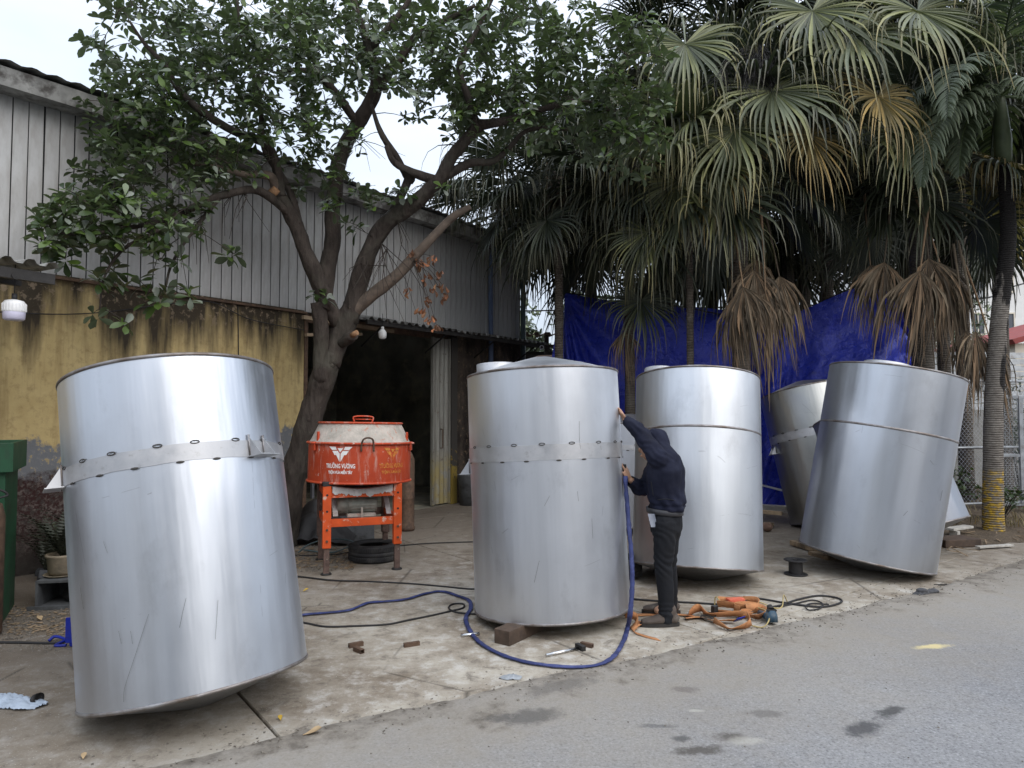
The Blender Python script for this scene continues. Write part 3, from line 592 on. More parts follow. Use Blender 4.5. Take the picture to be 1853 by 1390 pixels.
    for th, z in brackets:                     # shelf plate carried on two triangular gussets
        m = MB(); w, dp, h, tk = .15, .085, .115, .006; zb = z
        MM = Matrix.Rotation(th, 4, 'Z')
        m.box((Rr + dp / 2 + .001, 0, zb), (dp, w, tk), M=MM)
        br = pt('bracket', m, 'steel_dull')
        for yy in (-w / 2 + .006, w / 2 - .035):
            g = MB(); pr = [(Rr + .004, zb + tk / 2), (Rr + dp - .005, zb + tk / 2), (Rr + .004, zb + h)]
            vs = [(x, yy, z_) for x, z_ in pr] + [(x, yy + tk, z_) for x, z_ in pr]; g.add(vs, [(0, 1, 2), (5, 4, 3), (0, 3, 4, 1), (1, 4, 5, 2), (2, 5, 3, 0)], False, MM); pt('gusset', g, 'steel_dull', br)
            g = MB(); g.tube([(Rr + .007, yy + .003, zb), (Rr + .007, yy + .003, zb + h + .004)], .006, 6, M=MM); pt('weld_line', g, 'weld_bead', br)
    return T
def sc(B, s): return Vector((B[0] * s, B[1] * s, EYE + (B[2] - EYE) * s))
az = lambda d: R(d)
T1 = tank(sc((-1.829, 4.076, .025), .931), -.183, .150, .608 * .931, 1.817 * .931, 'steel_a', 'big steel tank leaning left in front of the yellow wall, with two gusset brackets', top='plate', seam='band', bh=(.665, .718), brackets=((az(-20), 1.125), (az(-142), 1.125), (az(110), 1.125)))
T2 = tank(Vector((.317, 5.435, .071)), -.04, .063, .604, 1.828, 'steel_b', 'upright steel tank being worked on by the man, with riveted-looking belt band', top='cone', bottom='plate', bh=(.628, .690), hole=(az(166), .38, .165, .115), brackets=((az(178), 1.06), (az(62), 1.06)))
T3 = tank(Vector((1.762, 6.609, .121)), .061, .181, .603, 1.828, 'steel_c', 'steel tank behind the man with cone bottom and single brown weld seam', top='cone', seam='weld', bh=(.69, .7), hole=(az(165), .36, .165, .115))
T4 = tank(sc((3.471, 6.799, .178), 1.03), .191, .004, .606 * 1.03, 1.829 * 1.03, 'steel_d', 'rightmost large steel tank leaning right, propped on a wooden plank', top='cone', seam='weld', bh=(.68, .7), chh=.08, hole=(az(90), .20, .225, .12))
T5 = tank(Vector((4.50, 9.58, .123)), -.156, .187, .6, 1.83, 'steel_e', 'dull smudged steel tank leaning left against the blue tarpaulin', top='cone', bh=(.62, .68), brackets=((az(-88), 1.14), (az(180), 1.0)), hole=(az(200), .33, .15, .03))
T6 = tank(Vector((4.60, 7.95, .24)), -.22, .27, .6, 1.45, 'steel_f', 'mostly hidden steel tank behind the rightmost tank, only its lower edge showing', top='cone', seam='weld', bh=(.7, .7))
T7 = tank(Vector((1.62, 9.5, .06)), .03, .05, .6, 1.36, 'steel_b', 'short steel tank glimpsed in the gap behind the man', top='cone', bottom='plate', bh=(.74, .79))


def scratch(T, Rr, pts, r=.0006):
    m = MB(); sp = spline([(Rr * math.cos(R(a)), Rr * math.sin(R(a)), z) for a, z in pts], 6); m.tube([Vector(((p.x, p.y, 0))).normalized() * (Rr + .0022) + Vector((0, 0, p.z)) for p in sp], r, 4); part('scratch', m, 'weld_dark', T, world=False)
for pts in ([(-98, .05), (-97, .11), (-90, .26), (-83, .42)], [(-98, .37), (-97, .31)], [(-92, .36), (-91.5, .30)], [(-52, .42), (-54, .30), (-55, .24)], [(-66, .46), (-68, .40), (-70, .33)], [(-103, .80), (-101, .74)], [(-79, .985), (-77, .99)], [(-120, .5), (-122, .62)]): scratch(T1, .5685, pts)
for pts in ([(-72, .92), (-71.5, .85)], [(-95, .83), (-91, .90)], [(-68, 1.42), (-68.5, 1.28), (-68, 1.22)], [(-104, .30), (-100, .45)], [(-62, .72), (-62, .58)]): scratch(T2, .6062, pts, .0007)
for pts in ([(-80, 1.05), (-76, 1.02)], [(-95, .5), (-92, .55)], [(-60, .8), (-60.5, .7)]): scratch(T4, .626, pts, .0009)
# ================================================================== the broad-leaved tree
t = NT('bark'); v = t.map((1, 1, .35)); a = t.noise(9, 8, .7, v); b = t.voro(16, t.map((1, 1, .3))).outputs['Distance']; g = t.noise(2.5, 5)
c = t.mix(t.rng(a, .3, .7), (.028, .022, .019), (.080, .065, .055)); c = t.mix(t.rng(g, .5, .65, 0, .45), c, (.085, .085, .066)); c = t.mix(t.rng(t.noise(30, 5, .7), .64, .72, 0, .5), c, (.18, .15, .12)); c = t.mix(t.rng(b, .30, .04, 0, .55), c, (.03, .024, .02))
t.done(c, .9, t.bump(t.math('ADD', a, t.math('MULTIPLY', b, .8)), .9, .03), 0, .25)
worn('cut_wood', (.30, .17, .09), .85, .4, 30, .5, 0, (.10, .06, .04)); worn('bare_limb', (.13, .10, .078), .85, .35, 14, .6, 0, (.09, .07, .055), 10)
leaf_mat('leaf_green', (.040, .076, .018), (.24, .26, .23), (.085, .11, .066), .34, .36, .20)
t = MATS['leaf_green']
leaf_mat('leaf_dead', (.22, .095, .045), (.30, .16, .08), (.20, .10, .06), .3, .7, .1)
TREE = thing('broadleaf_tree', 'leaning broad-leaved tree with forked trunk in front of the workshop doorway', 'tree', G(520, 985)); ORI[TREE.name] = TREE.location.copy()
nodes = []          # (point, radius) of the whole skeleton
def limb(pts, name, mat='bark', jit=.05, keep=True, n=12, knots=True, sub=6):
    q = [P(x, y, d) if not hasattr(x, 'x') else x for x, y, d, r in pts]; rr = [r for *_, r in pts]
    sp = spline(q, sub); rs = [lerp(rr[min(i // sub, len(rr) - 1)], rr[min(i // sub + 1, len(rr) - 1)], (i % sub) / sub) for i in range(len(sp))]
    out = []
    for i, p in enumerate(sp):
        w = noise.noise_vector(p * 2.2) * .035 * min(1, rs[i] * 12); out.append(p + w)
    rs = [r * (1 + .16 * noise.noise(p * 5)) for r, p in zip(rs, out)]
    m = MB(); m.tube(out, rs, n, jit=jit); 
    if knots:
        for i in range(2, len(out) - 1, 3):
            if random.random() < .45 and rs[i] > .05:
                a = random.uniform(0, 6.28); d = Vector((math.cos(a), math.sin(a), .2)); m.sphere(out[i] + d * rs[i] * .85, rs[i] * random.uniform(.18, .32), 8, 6)
    part(name, m, mat, TREE)
    if keep: nodes.extend((p, r) for p, r in zip(out, rs))
    return out
limb([(503, 1010, 8.25, .20), (516, 930, 8.25, .17), (536, 845, 8.28, .155), (563, 750, 8.3, .150), (588, 680, 8.3, .145), (600, 640, 8.3, .125)], 'trunk', n=20)
limb([(598, 660, 8.3, .12), (614, 610, 8.32, .135), (630, 575, 8.35, .13), (640, 545, 8.35, .10)], 'trunk', n=16)
limb([(584, 690, 8.25, .10), (581, 625, 8.2, .098), (579, 570, 8.15, .092), (574, 545, 8.12, .075)], 'trunk', n=16)
limb([(585, 560, 8.15, .085), (592, 500, 8.3, .10), (602, 430, 8.4, .10), (604, 350, 8.4, .095), (622, 270, 8.4, .09), (655, 215, 8.3, .085), (682, 155, 8.2, .075), (668, 90, 8.1, .055), (645, 20, 8.0, .04), (630, -60, 7.9, .025)], 'limb')
limb([(612, 590, 8.3, .09), (572, 500, 8.15, .095), (545, 430, 8.0, .09), (515, 370, 7.9, .085), (500, 345, 7.85, .075)], 'limb')
limb([(632, 585, 8.35, .11), (652, 500, 8.3, .11), (687, 420, 8.2, .105), (747, 368, 8.1, .095), (795, 325, 8.0, .08), (812, 290, 7.95, .08), (850, 245, 7.9, .07), (868, 225, 7.85, .065)], 'limb')
limb([(634, 570, 8.35, .10), (680, 528, 8.3, .08), (735, 480, 8.25, .07), (785, 425, 8.2, .055), (820, 395, 8.2, .045), (852, 376, 8.15, .035)], 'limb', 'bare_limb', keep=False)
limb([(618, 620, 8.25, .07), (640, 607, 8.1, .06)], 'branch_stub', 'bark', keep=False)
limb([(500, 350, 7.85, .06), (488, 318, 7.7, .05), (440, 315, 7.5, .035), (400, 305, 7.3, .03), (345, 294, 7.1, .018)], 'limb', 'bare_limb')
limb([(508, 355, 7.85, .065), (500, 310, 7.8, .06), (480, 260, 7.6, .05), (420, 235, 7.4, .045), (370, 205, 7.2, .04), (325, 165, 7.1, .035), (300, 120, 7.0, .028), (262, 80, 6.9, .02), (235, 40, 6.8, .012)], 'limb')
limb([(540, 420, 8.0, .06), (525, 350, 7.95, .045), (480, 270, 7.9, .035), (470, 180, 7.8, .03), (440, 80, 7.7, .02), (430, 0, 7.6, .015)], 'limb')
limb([(530, 395, 7.95, .05), (470, 345, 7.6, .045), (400, 355, 7.2, .04), (330, 385, 6.9, .033), (290, 400, 6.7, .028), (215, 415, 6.4, .02), (150, 425, 6.2, .014), (100, 420, 6.1, .01)], 'limb')
limb([(330, 385, 6.9, .025), (280, 420, 6.6, .02), (225, 450, 6.5, .016), (190, 500, 6.4, .011), (180, 560, 6.35, .008)], 'limb')
limb([(400, 355, 7.2, .025), (340, 430, 6.9, .018), (310, 480, 6.8, .013), (300, 520, 6.75, .01)], 'limb')
limb([(700, 410, 8.2, .05), (740, 320, 8.1, .05), (740, 325, 8.1, .045), (718, 285, 8.0, .045), (690, 240, 7.9, .035), (672, 190, 7.9, .02)], 'limb')
limb([(792, 328, 8.0, .06), (760, 318, 8.0, .055), (715, 295, 7.9, .04), (700, 265, 7.9, .03)], 'limb')
limb([(868, 225, 7.85, .06), (930, 215, 7.7, .045), (990, 195, 7.6, .035), (1050, 182, 7.5, .028), (1110, 205, 7.4, .02), (1160, 260, 7.3, .012)], 'limb')
limb([(862, 235, 7.85, .05), (850, 180, 7.9, .045), (830, 120, 7.9, .035), (860, 60, 7.9, .028), (900, -20, 7.8, .02)], 'limb')
limb([(800, 322, 8.0, .055), (850, 295, 8.0, .05), (895, 290, 7.95, .04), (925, 265, 7.9, .03), (960, 235, 7.8, .025), (1040, 235, 7.7, .018)], 'limb')
limb([(684, 160, 8.2, .06), (720, 110, 8.2, .055), (760, 60, 8.2, .045), (800, 40, 8.2, .035), (860, 10, 8.1, .02)], 'limb')
limb([(650, 225, 8.3, .05), (600, 160, 8.1, .045), (560, 130, 7.9, .035), (500, 130, 7.8, .025)], 'limb')
limb([(668, 90, 8.1, .045), (720, 30, 8.0, .035), (760, -30, 8, .025)], 'limb')
for (x, y, d, r) in ((500, 352, 7.8, .10), (637, 607, 8.08, .055)):
    m = MB(); p = P(x, y, d); m.cyl(p, p + (Vector((-.05, -.05, .05)) if x < 600 else Vector((.07, -.05, .03))), r * .62, 12, r * .55); part('cut_end', m, 'cut_wood', TREE)

# leaf rosettes: attractors inside the crown, each joined to the nearest wood by a twig
blobs = [  # px, py, rx, ry, depth, depth spread, rosettes
 (300, 70, 150, 85, 7.1, .7, 85), (450, 60, 150, 90, 7.5, .8, 94), (600, 70, 130, 90, 7.9, .9, 85), (750, 80, 140, 90, 8.1, 1.0, 94), (900, 90, 140, 95, 8.0, 1.0, 103), (1040, 100, 130, 100, 7.7, .9, 99), (1150, 130, 75, 110, 7.5, .6, 55),
 (240, 200, 100, 80, 6.9, .5, 55), (380, 200, 140, 90, 7.3, .7, 86), (540, 220, 120, 90, 7.8, .7, 64), (480, 130, 100, 90, 7.5, .7, 45), (640, 350, 60, 45, 8.1, .4, 13), (800, 180, 80, 60, 8.0, .5, 38), (900, 215, 90, 65, 7.9, .5, 41),
 (1050, 215, 120, 75, 7.6, .5, 54), (1150, 260, 60, 75, 7.4, .4, 31), (985, 165, 120, 70, 7.8, .6, 45),
 (210, 300, 80, 60, 6.8, .5, 31), (330, 280, 110, 55, 7.1, .5, 38), (150, 380, 85, 55, 6.3, .4, 39), (260, 380, 120, 55, 6.7, .4, 51), (400, 300, 70, 45, 7.2, .4, 23), (120, 420, 55, 30, 6.2, .3, 14), (240, 430, 80, 25, 6.5, .3, 14), (560, 300, 70, 50, 7.9, .4, 14),
 (600, -90, 480, 90, 8.2, 1.3, 80), (1000, -80, 250, 90, 8.2, 1.0, 40), (250, -60, 160, 60, 7.2, .7, 31), (740, 40, 300, 60, 8.8, .8, 80), (420, 130, 250, 100, 8.2, .8, 80), (820, 340, 30, 25, 8.0, .2, 5)]
spots = [(100, 455, 6.2), (118, 470, 6.2), (200, 480, 6.45), (215, 505, 6.4), (262, 538, 6.6), (300, 528, 6.7), (340, 525, 6.75), (345, 535, 6.7), (232, 585, 6.35), (168, 568, 6.35), (412, 452, 7.0), (425, 460, 7.0), (290, 470, 6.7), (228, 405, 6.4), (178, 500, 6.4), (325, 470, 6.7), (250, 505, 6.5), (205, 520, 6.4), (285, 545, 6.65), (195, 455, 6.4), (170, 440, 6.3), (80, 410, 6.1), (70, 395, 6.1), (90, 385, 6.1), (572, 525, 8.05), (590, 535, 8.05), (625, 400, 8.1), (640, 410, 8.1), (735, 345, 7.9), (725, 345, 7.9)]
att = []
for x, y, rx, ry, d, ds, n in blobs:
    for _ in range(n):
        while True:
            a, b = random.uniform(-1, 1), random.uniform(-1, 1)
            if a * a + b * b < 1: break
        px_, py_ = x + a * rx, y + b * ry
        # the open gaps of sky low in the middle of the crown
        if 690 < px_ < 830 and 215 < py_ < 400 and random.random() < .8: continue
        if px_ > 830 and py_ > 330 and random.random() < .7: continue
        att.append((P(px_, py_, d + random.uniform(-ds, ds)), random.uniform(.75, 1.1)))
for x, y, d in spots: att.append((P(x, y, d + random.uniform(-.1, .1)), random.uniform(1.0, 1.25)))
npos = np.array([tuple(p) for p, r in nodes]); attp = np.array([tuple(p) for p, _ in att])
d0 = np.array([np.min(((npos - a) ** 2).sum(1)) for a in attp]); order = np.argsort(d0)
tw = MB(); tops = []
for i in order:
    a = attp[i]; dd = ((npos - a) ** 2).sum(1); k = int(np.argmin(dd)); st = Vector(npos[k]); e = Vector(a); L = (e - st).length
    if L < .05: continue
    mid = st.lerp(e, .5) + Vector((random.uniform(-1, 1), random.uniform(-1, 1), random.uniform(-.2, 1))) * L * .13
    pts = [st, st.lerp(mid, .5) + Vector((0, 0, L * .03)), mid, e]; rad = min(.014, .0035 + L * .006)
    tw.tube(pts, [rad, rad * .85, rad * .65, .003], 5, cap=False)
    npos = np.vstack([npos, [tuple(mid), tuple(st.lerp(mid, .6))] + ([tuple(mid.lerp(e, .6))] if L > .3 else [])]); tops.append((e, (e - mid).normalized(), att[i][1]))
# bare hanging twigs
for x, y, d, x2, y2 in ((340, 420, 7, 300, 500), (360, 400, 7.1, 345, 470), (380, 380, 7.2, 320, 450), (430, 340, 7.4, 400, 420), (440, 350, 7.5, 460, 420), (660, 480, 8.2, 700, 540), (665, 470, 8.2, 640, 530), (690, 440, 8.2, 760, 560), (700, 450, 8.2, 690, 560), (720, 400, 8.1, 740, 470), (690, 440, 8.2, 655, 540), (640, 250, 8.3, 700, 300)):
    a, b = P(x, y, d), P(x2, y2, d - .2)
    for _ in range(4):
        e = b + Vector((random.uniform(-.25, .25), random.uniform(-.25, .25), random.uniform(-.2, .2))); mid = a.lerp(e, .5) + Vector((random.uniform(-.1, .1), 0, random.uniform(.0, .12))); tw.tube([a, mid, e], [.006, .004, .002], 4, cap=False)
part('twigs', tw, 'bark', TREE, kind='stuff')
# leaf blade shapes (obovate, folded along the midrib, drooping)
def leaf_shape(L, Wd, fold, droop):
    st = [(.0, .10), (.18, .30), (.42, .70), (.66, .97), (.85, .78), (1.0, .0)]; vs = []
    for t_, w in st:
        x = t_ * L; z = -droop * t_ * t_ * L; y = w * Wd / 2; vs += [(x, -y, z + fold * y), (x, 0, z), (x, y, z + fold * y)]
    fs = []
    for i in range(len(st) - 1):
        a = i * 3; fs += [(a, a + 3, a + 4, a + 1), (a + 1, a + 4, a + 5, a + 2)]
    return np.array(vs), fs
shapes = [leaf_shape(.125, .062, .35, .15), leaf_shape(.14, .066, .2, .35), leaf_shape(.11, .06, .5, .05), leaf_shape(.13, .058, .1, .5)]
lv = []      # (matrix, shape, depth-in-view)
for p, d, sc_ in tops:
    n = random.randint(7, 11); up = (d * .5 + Vector((random.uniform(-.3, .3), random.uniform(-.3, .3), .75))).normalized(); q = up.to_track_quat('Z', 'Y').to_matrix(); ph = random.uniform(0, 6.28)
    for k in range(n):
        a = ph + k * 2.4; el = R(random.uniform(-28, 38)) + (k / n) * .5; dr = q @ Vector((math.cos(a) * math.cos(el), math.sin(a) * math.cos(el), math.sin(el)))
        side = dr.cross(up).normalized(); nn = side.cross(dr).normalized(); roll = random.uniform(-.5, .5); side2 = side * math.cos(roll) + nn * math.sin(roll); n2 = side2.cross(dr)
        s = sc_ * random.uniform(.75, 1.15); M = Matrix((dr * s, -side2 * s, n2 * s)).transposed().to_4x4()
        off = up * random.uniform(-.09, .02) + dr * .012; M.translation = p + off; lv.append((M, random.randrange(4)))
pr = []
for i, (M, k) in enumerate(lv):
    p = M.translation; x = 926.5 + FPX * p.x / p.y; y = 745 - FPX * (p.z - EYE) / p.y; vis = 0 < x < 1853 and 0 < y < 700; pr.append((p.y if vis else 99, i))
pr.sort(); near = set(i for _, i in pr[:300])
def tint_attr(me, arr):
    at = me.attributes.new('tint', 'FLOAT', 'POINT'); at.data.foreach_set('value', np.asarray(arr, dtype=np.float32))
def np_mesh(name, V, F, mat, tint=None, uv=None, smooth=True):
    me = bpy.data.meshes.new(name); me.from_pydata(V.tolist(), [], F.tolist() if hasattr(F, 'tolist') else F); me.polygons.foreach_set('use_smooth', [smooth] * len(me.polygons))
    if tint is not None: tint_attr(me, tint)
    if uv is not None:
        ul = me.uv_layers.new(name='UVMap'); li = np.empty(len(me.loops), dtype=np.int32); me.loops.foreach_get('vertex_index', li); ul.data.foreach_set('uv', np.asarray(uv, dtype=np.float32)[li].ravel())
    me.materials.append(MATS[mat]); me.update(); return me
smesh = [np_mesh('leaf', v, f, 'leaf_green', [0] * len(v)) for v, f in shapes]
V, F_, T_ = [], [], []; o_ = 0; base = np.array(TREE.location)
for i, (M, k) in enumerate(lv):
    if i in near:
        M2 = M.copy(); M2.translation = M.translation - TREE.location; inst(smesh[k], 'leaf', TREE, M=M2); continue
    v, f = shapes[k]; A3 = np.array(M.to_3x3()); V.append(v @ A3.T + np.array(M.translation) - base); F_ += [tuple(q + o_ for q in ff) for ff in f]; T_ += [random.random()] * len(v); o_ += len(v)
me = np_mesh('foliage', np.vstack(V), F_, 'leaf_green', T_); o = bpy.data.objects.new('foliage', me); COL.objects.link(o); o.parent = TREE; setp(o, kind='stuff')
# cluster of withered leaves on a broken twig
V, F_, T_ = [], [], []; o_ = 0; m = MB(); a = P(745, 470, 8.2)
for x, y in ((745, 455), (760, 480), (770, 500), (785, 520), (800, 515), (772, 540), (765, 560), (778, 575), (795, 495), (755, 470), (735, 525), (785, 465), (805, 535), (790, 590)):
    p = P(x, y, 8.15 + random.uniform(-.1, .1)); m.tube([a, a.lerp(p, .5) + Vector((.02, 0, .05)), p], .003, 4, cap=False)
    for _ in range(7):
        dr = Vector((random.uniform(-.6, .6), random.uniform(-.6, .6), -random.uniform(.3, 1))).normalized(); side = dr.cross(Vector((random.uniform(-1, 1), random.uniform(-1, 1), .1))).normalized(); nn = side.cross(dr); s = random.uniform(.5, .8)
        v, f = leaf_shape(.12, .06, random.uniform(.6, 1.6), random.uniform(-.6, .6)); A3 = np.array(Matrix((dr * s, side * s, nn * s)).transposed()); pp = p + Vector((random.uniform(-.04, .04), random.uniform(-.04, .04), random.uniform(-.04, .04)))
        V.append(v @ A3.T + np.array(pp) - base); F_ += [tuple(q + o_ for q in ff) for ff in f]; T_ += [random.random()] * len(v); o_ += len(v)
me = np_mesh('withered_leaves', np.vstack(V), F_, 'leaf_dead', T_); o = bpy.data.objects.new('withered_leaves', me); COL.objects.link(o); o.parent = TREE; setp(o, kind='stuff')
part('dead_twig', m, 'bark', TREE, kind='stuff')
# ================================================================== fan palms
t = NT('palm_trunk'); z = t.sep()[2]; w = t.math('SINE', t.math('ADD', t.math('MULTIPLY', z, 160), t.math('MULTIPLY', t.noise(6, 4), 9))); n = t.noise(12, 7, .7); g = t.noise(2, 4)
c = t.mix(t.rng(n, .3, .7), (.075, .062, .052), (.17, .145, .12)); c = t.mix(t.rng(w, .2, .9, 0, .45), c, (.05, .042, .036)); c = t.mix(t.rng(g, .5, .6, 0, .5), c, (.18, .17, .15)); t.done(c, .9, t.bump(t.math('ADD', t.math('MULTIPLY', w, .35), n), .8, .015), 0, .2)
leaf_mat('palm_lit', (.105, .130, .062), (.19, .215, .14), (.125, .145, .085), .40, .45, .12, (.34, .27, .13))  # lit copy of the frond colour, for the fronds catching light in front
leaf_mat('palm_shaded', (.030, .042, .024), (.085, .105, .075), (.042, .054, .036), .35, .45, .06, (.13, .11, .065))  # shaded copy: the gloom inside the palm mass put into the leaf colour
leaf_mat('palm_yellow', (.27, .22, .09), (.32, .27, .14), (.26, .22, .12), .3, .55, .18, (.42, .30, .15))
leaf_mat('palm_dead', (.120, .092, .062), (.215, .17, .115), (.10, .077, .052), .5, .85, .03, (.27, .19, .125))
leaf_mat('pinnate_green', (.060, .095, .045), (.14, .17, .115), (.10, .125, .08), .35, .42, .12, (.14, .16, .08))
worn('petiole_green', (.13, .15, .06), .5, .3, 8); worn('petiole_dead', (.085, .062, .046), .8, .4, 10)
def frond_mesh(kind, elev, seed, Lp=1.2, Rb=1.15, nseg=54, mat=None, hub=False):
    rr = random.Random(seed); dead = kind == 'dead'
    # petiole in the xz plane
    d = Vector((math.cos(elev), 0, math.sin(elev))); p = Vector((0, 0, 0)); pts = [p.copy()]; ns = 9
    for i in range(ns):
        d = (d + Vector((0, 0, -1)) * (.05 + .05 * i / ns) * (1.1 if dead else 1)).normalized(); p = p + d * Lp / ns; pts.append(p.copy())
    m = MB(); m.tube(pts, [lerp(.024, .010, i / ns) for i in range(ns + 1)], 5, cap=False)
    nv0 = len(m.v); V = [tuple(q) for q in m.v]; F_ = list(m.f); T_ = [.3] * nv0; U = [(0, 0)] * nv0
    tdir = d; lat = Vector((0, 1, 0)); nrm = lat.cross(tdir).normalized() * -1
    if nrm.z < 0: nrm = -nrm
    spread = R(60 if dead else 150); steps = 8
    for k in range(nseg):
        th = lerp(-spread, spread, (k + .5) / nseg) + (rr.uniform(-.16, .16) if dead else rr.uniform(-.02, .02)); dth = 2 * spread / nseg
        L = Rb * (1 - .22 * abs(th) / spread) * rr.uniform(.88, 1.06); d0 = (tdir * math.cos(th) + lat * math.sin(th) + nrm * .18 * abs(math.sin(th))).normalized()
        s_ = (-tdir * math.sin(th) + lat * math.cos(th)).normalized(); q = p.copy(); dd = d0.copy(); tint = rr.random(); fuse = (.46 if not dead else rr.uniform(.12, .42))
        tw_ = rr.uniform(-1, 1) * (1 if not dead else 1.8); dr0 = rr.choice((rr.uniform(.55, 1.2), rr.uniform(.8, 2.2))) * (1.0 if not dead else 1.3)
        Lx = L * (rr.uniform(.95, 1.45) if not dead else rr.uniform(.9, 1.5)); ds = Lx / steps; start = len(V)
        for i in range(steps + 1):
            u = i / steps; r = (q - p).length
            wd = min(r * dth * .55, .0205 * Rb) if u < fuse else lerp(.0205 * Rb, .002, ((u - fuse) / (1 - fuse)) ** .85)
            wd = max(wd, .002); pl = wd * (.55 if u < fuse else .4); sd = s_
            if u > fuse:
                an = tw_ * (u - fuse) * (1.3 if not dead else 4.0); sd = (s_ * math.cos(an) + dd.cross(s_) * math.sin(an))
            nn = sd.cross(dd)
            for w_, o_ in ((-1, -pl), (0, pl), (1, -pl)): V.append(tuple(q + sd * w_ * wd + nn * o_)); U.append((.5 + .5 * w_, u)); T_.append(tint)
            g = (0.03 if u < fuse else (.10 + 2.1 * (u - fuse)) if not dead else (.30 + 1.1 * (u - fuse))) * dr0 * (1 if not dead else 1.1) * (1.0 + .9 * u)
            if dead: g += .10
            dd = (dd + Vector((0, 0, -1)) * g + Vector((rr.uniform(-1, 1), rr.uniform(-1, 1), 0)) * (.095 if not dead else .21) * (u > fuse)).normalized(); q = q + dd * ds
        for i in range(steps):
            a = start + i * 3; F_ += [(a, a + 3, a + 4, a + 1), (a + 1, a + 4, a + 5, a + 2)]
    V = np.array(V)
    if hub: V = V - np.array(tuple(p))
    return np_mesh('frond', V, F_, mat, T_, U)
ELS = [68, 45, 25, 5, -15, -38, -60]
LIB = {}
for mt in ('palm_lit', 'palm_shaded'):
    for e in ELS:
        for s in range(2 if mt == 'palm_lit' else 1): LIB[mt, e, s] = frond_mesh('live', R(e), e * 7 + s * 3 + 100, 1.15 + .1 * s, 1.05 + .08 * s, mat=mt)
YEL = [frond_mesh('live', R(e), 500 + e, 1.1, 1.0, mat='palm_yellow') for e in (5, -20)]
DEAD = [frond_mesh('dead', R(e), 900 + e, 1.25, 1.05, 40, 'palm_dead') for e in (-62, -74, -82)]
def palm(x, y, H, rt, label, n=26, mt='palm_lit', els=None, dead=3, lean=(0, 0), dead_az=None, yel=0, scale=1.0, fruit=False, seed=0, azr=None, r2=None, skip_top=False):
    rr = random.Random(seed); T = thing('fan_palm', label, 'palm tree', (x, y, 0), group='fan palms behind the tanks'); ORI[T.name] = Vector((x, y, 0))
    m = MB(); k = 12; pts = [Vector((x + lean[0] * (i / k) ** 1.5, y + lean[1] * (i / k) ** 1.5, H * i / k - .05)) for i in range(k + 1)]
    m.tube(pts, [lerp(rt, (r2 or rt * .85), i / k) * (1 + .12 * (i == 0)) for i in range(k + 1)], 14, jit=.05); part('trunk', m, 'palm_trunk', T); top = pts[-1] - Vector((x, y, 0))
    m = MB()
    for i in range(34):
        a = i * 2.4; z = -.55 + .65 * i / 34; b = Vector((math.cos(a) * rt * .9, math.sin(a) * rt * .9, z)) + top; e = b + Vector((math.cos(a) * .17, math.sin(a) * .17, .20)); m.tube([b + Vector((x, y, 0)), e + Vector((x, y, 0))], [.035, .016], 5)
    m.sphere(top + Vector((x, y, -.15)), (rt * 1.3, rt * 1.3, .45), 12, 8); part('crown_shaft', m, 'petiole_dead', T, kind='stuff')
    for i in range(n):
        e = (els or ELS)[i % len(els or ELS)]; a = i * 2.39996 + seed if azr is None else rr.uniform(*azr)
        me = LIB[mt, e, rr.randrange(2) if mt == 'palm_lit' else 0]
        if yel and i in (3, 8)[:yel]: me = YEL[i % 2]
        inst(me, 'frond', T, loc=top + Vector((0, 0, rr.uniform(-.25, .15))), rot=(rr.uniform(-.12, .12), rr.uniform(-.15, .15), a), scale=scale * rr.uniform(.88, 1.12))
    for i in range(dead):
        a = rr.uniform(0, 6.28) if dead_az is None else R(dead_az + rr.uniform(-48, 48))
        inst(DEAD[i % 3], 'dead_frond', T, loc=top + Vector((0, 0, -rr.uniform(.35, .6))), rot=(rr.uniform(-.1, .1), rr.uniform(-.06, .1), a), scale=scale * rr.uniform(.95, 1.2))
    if fruit:
        m = MB()
        for i in range(9):
            a = rr.uniform(3.4, 5.6); b = top + Vector((x, y, -.1)); st = b
            e = b + Vector((math.cos(a) * .9, math.sin(a) * .9, rr.uniform(.0, .5)))
            m.tube([b, b.lerp(e, .6) + Vector((0, 0, .2)), e], .008, 4, cap=False)
            for _ in range(26):
                s = b.lerp(e, rr.uniform(.4, 1)) + Vector((0, 0, .08)); f = s + Vector((rr.uniform(-.22, .22), rr.uniform(-.22, .22), rr.uniform(-.35, .05))); m.tube([s, s.lerp(f, .5) + Vector((0, 0, .03)), f], .003, 3, cap=False)
        part('fruit_stalks', m, 'petiole_dead', T, kind='stuff')
    return T
def GX(px, y): return (px - 926.5) / FPX * y
# front row, then the row behind the tarpaulins
PB = {}
PB['a'] = palm(GX(1012, 10.9), 10.9, 5.25, .075, 'slender fan palm beside the workshop corner, leftmost of the palms', 26, 'palm_shaded', els=[68, 45, 25, 5, -15, -38], dead=0, seed=1, scale=.92)
PB['b'] = palm(GX(1250, 10.0), 10.0, 5.15, .055, 'thin-stemmed fan palm rising behind the lid of the tank nearest the man', 22, 'palm_lit', els=[68, 45, 25, 5, -15, -38], dead=0, seed=2, scale=.80)
PB['c'] = palm(GX(1342, 9.9), 9.9, 5.45, .13, 'fan palm with the big brown skirt hanging over the middle of the tarpaulin', 26, 'palm_shaded', els=[68, 45, 25, 5, -15, -38], dead=0, seed=3, fruit=True, yel=1, scale=1.0)
PB['d'] = palm(GX(1672, 10.3), 10.3, 5.5, .17, 'thick-trunked fan palm with shaggy brown skirts right of the tarpaulin', 26, 'palm_shaded', els=[68, 45, 25, 5, -15, -38], dead=0, seed=5, yel=2, scale=1.0)
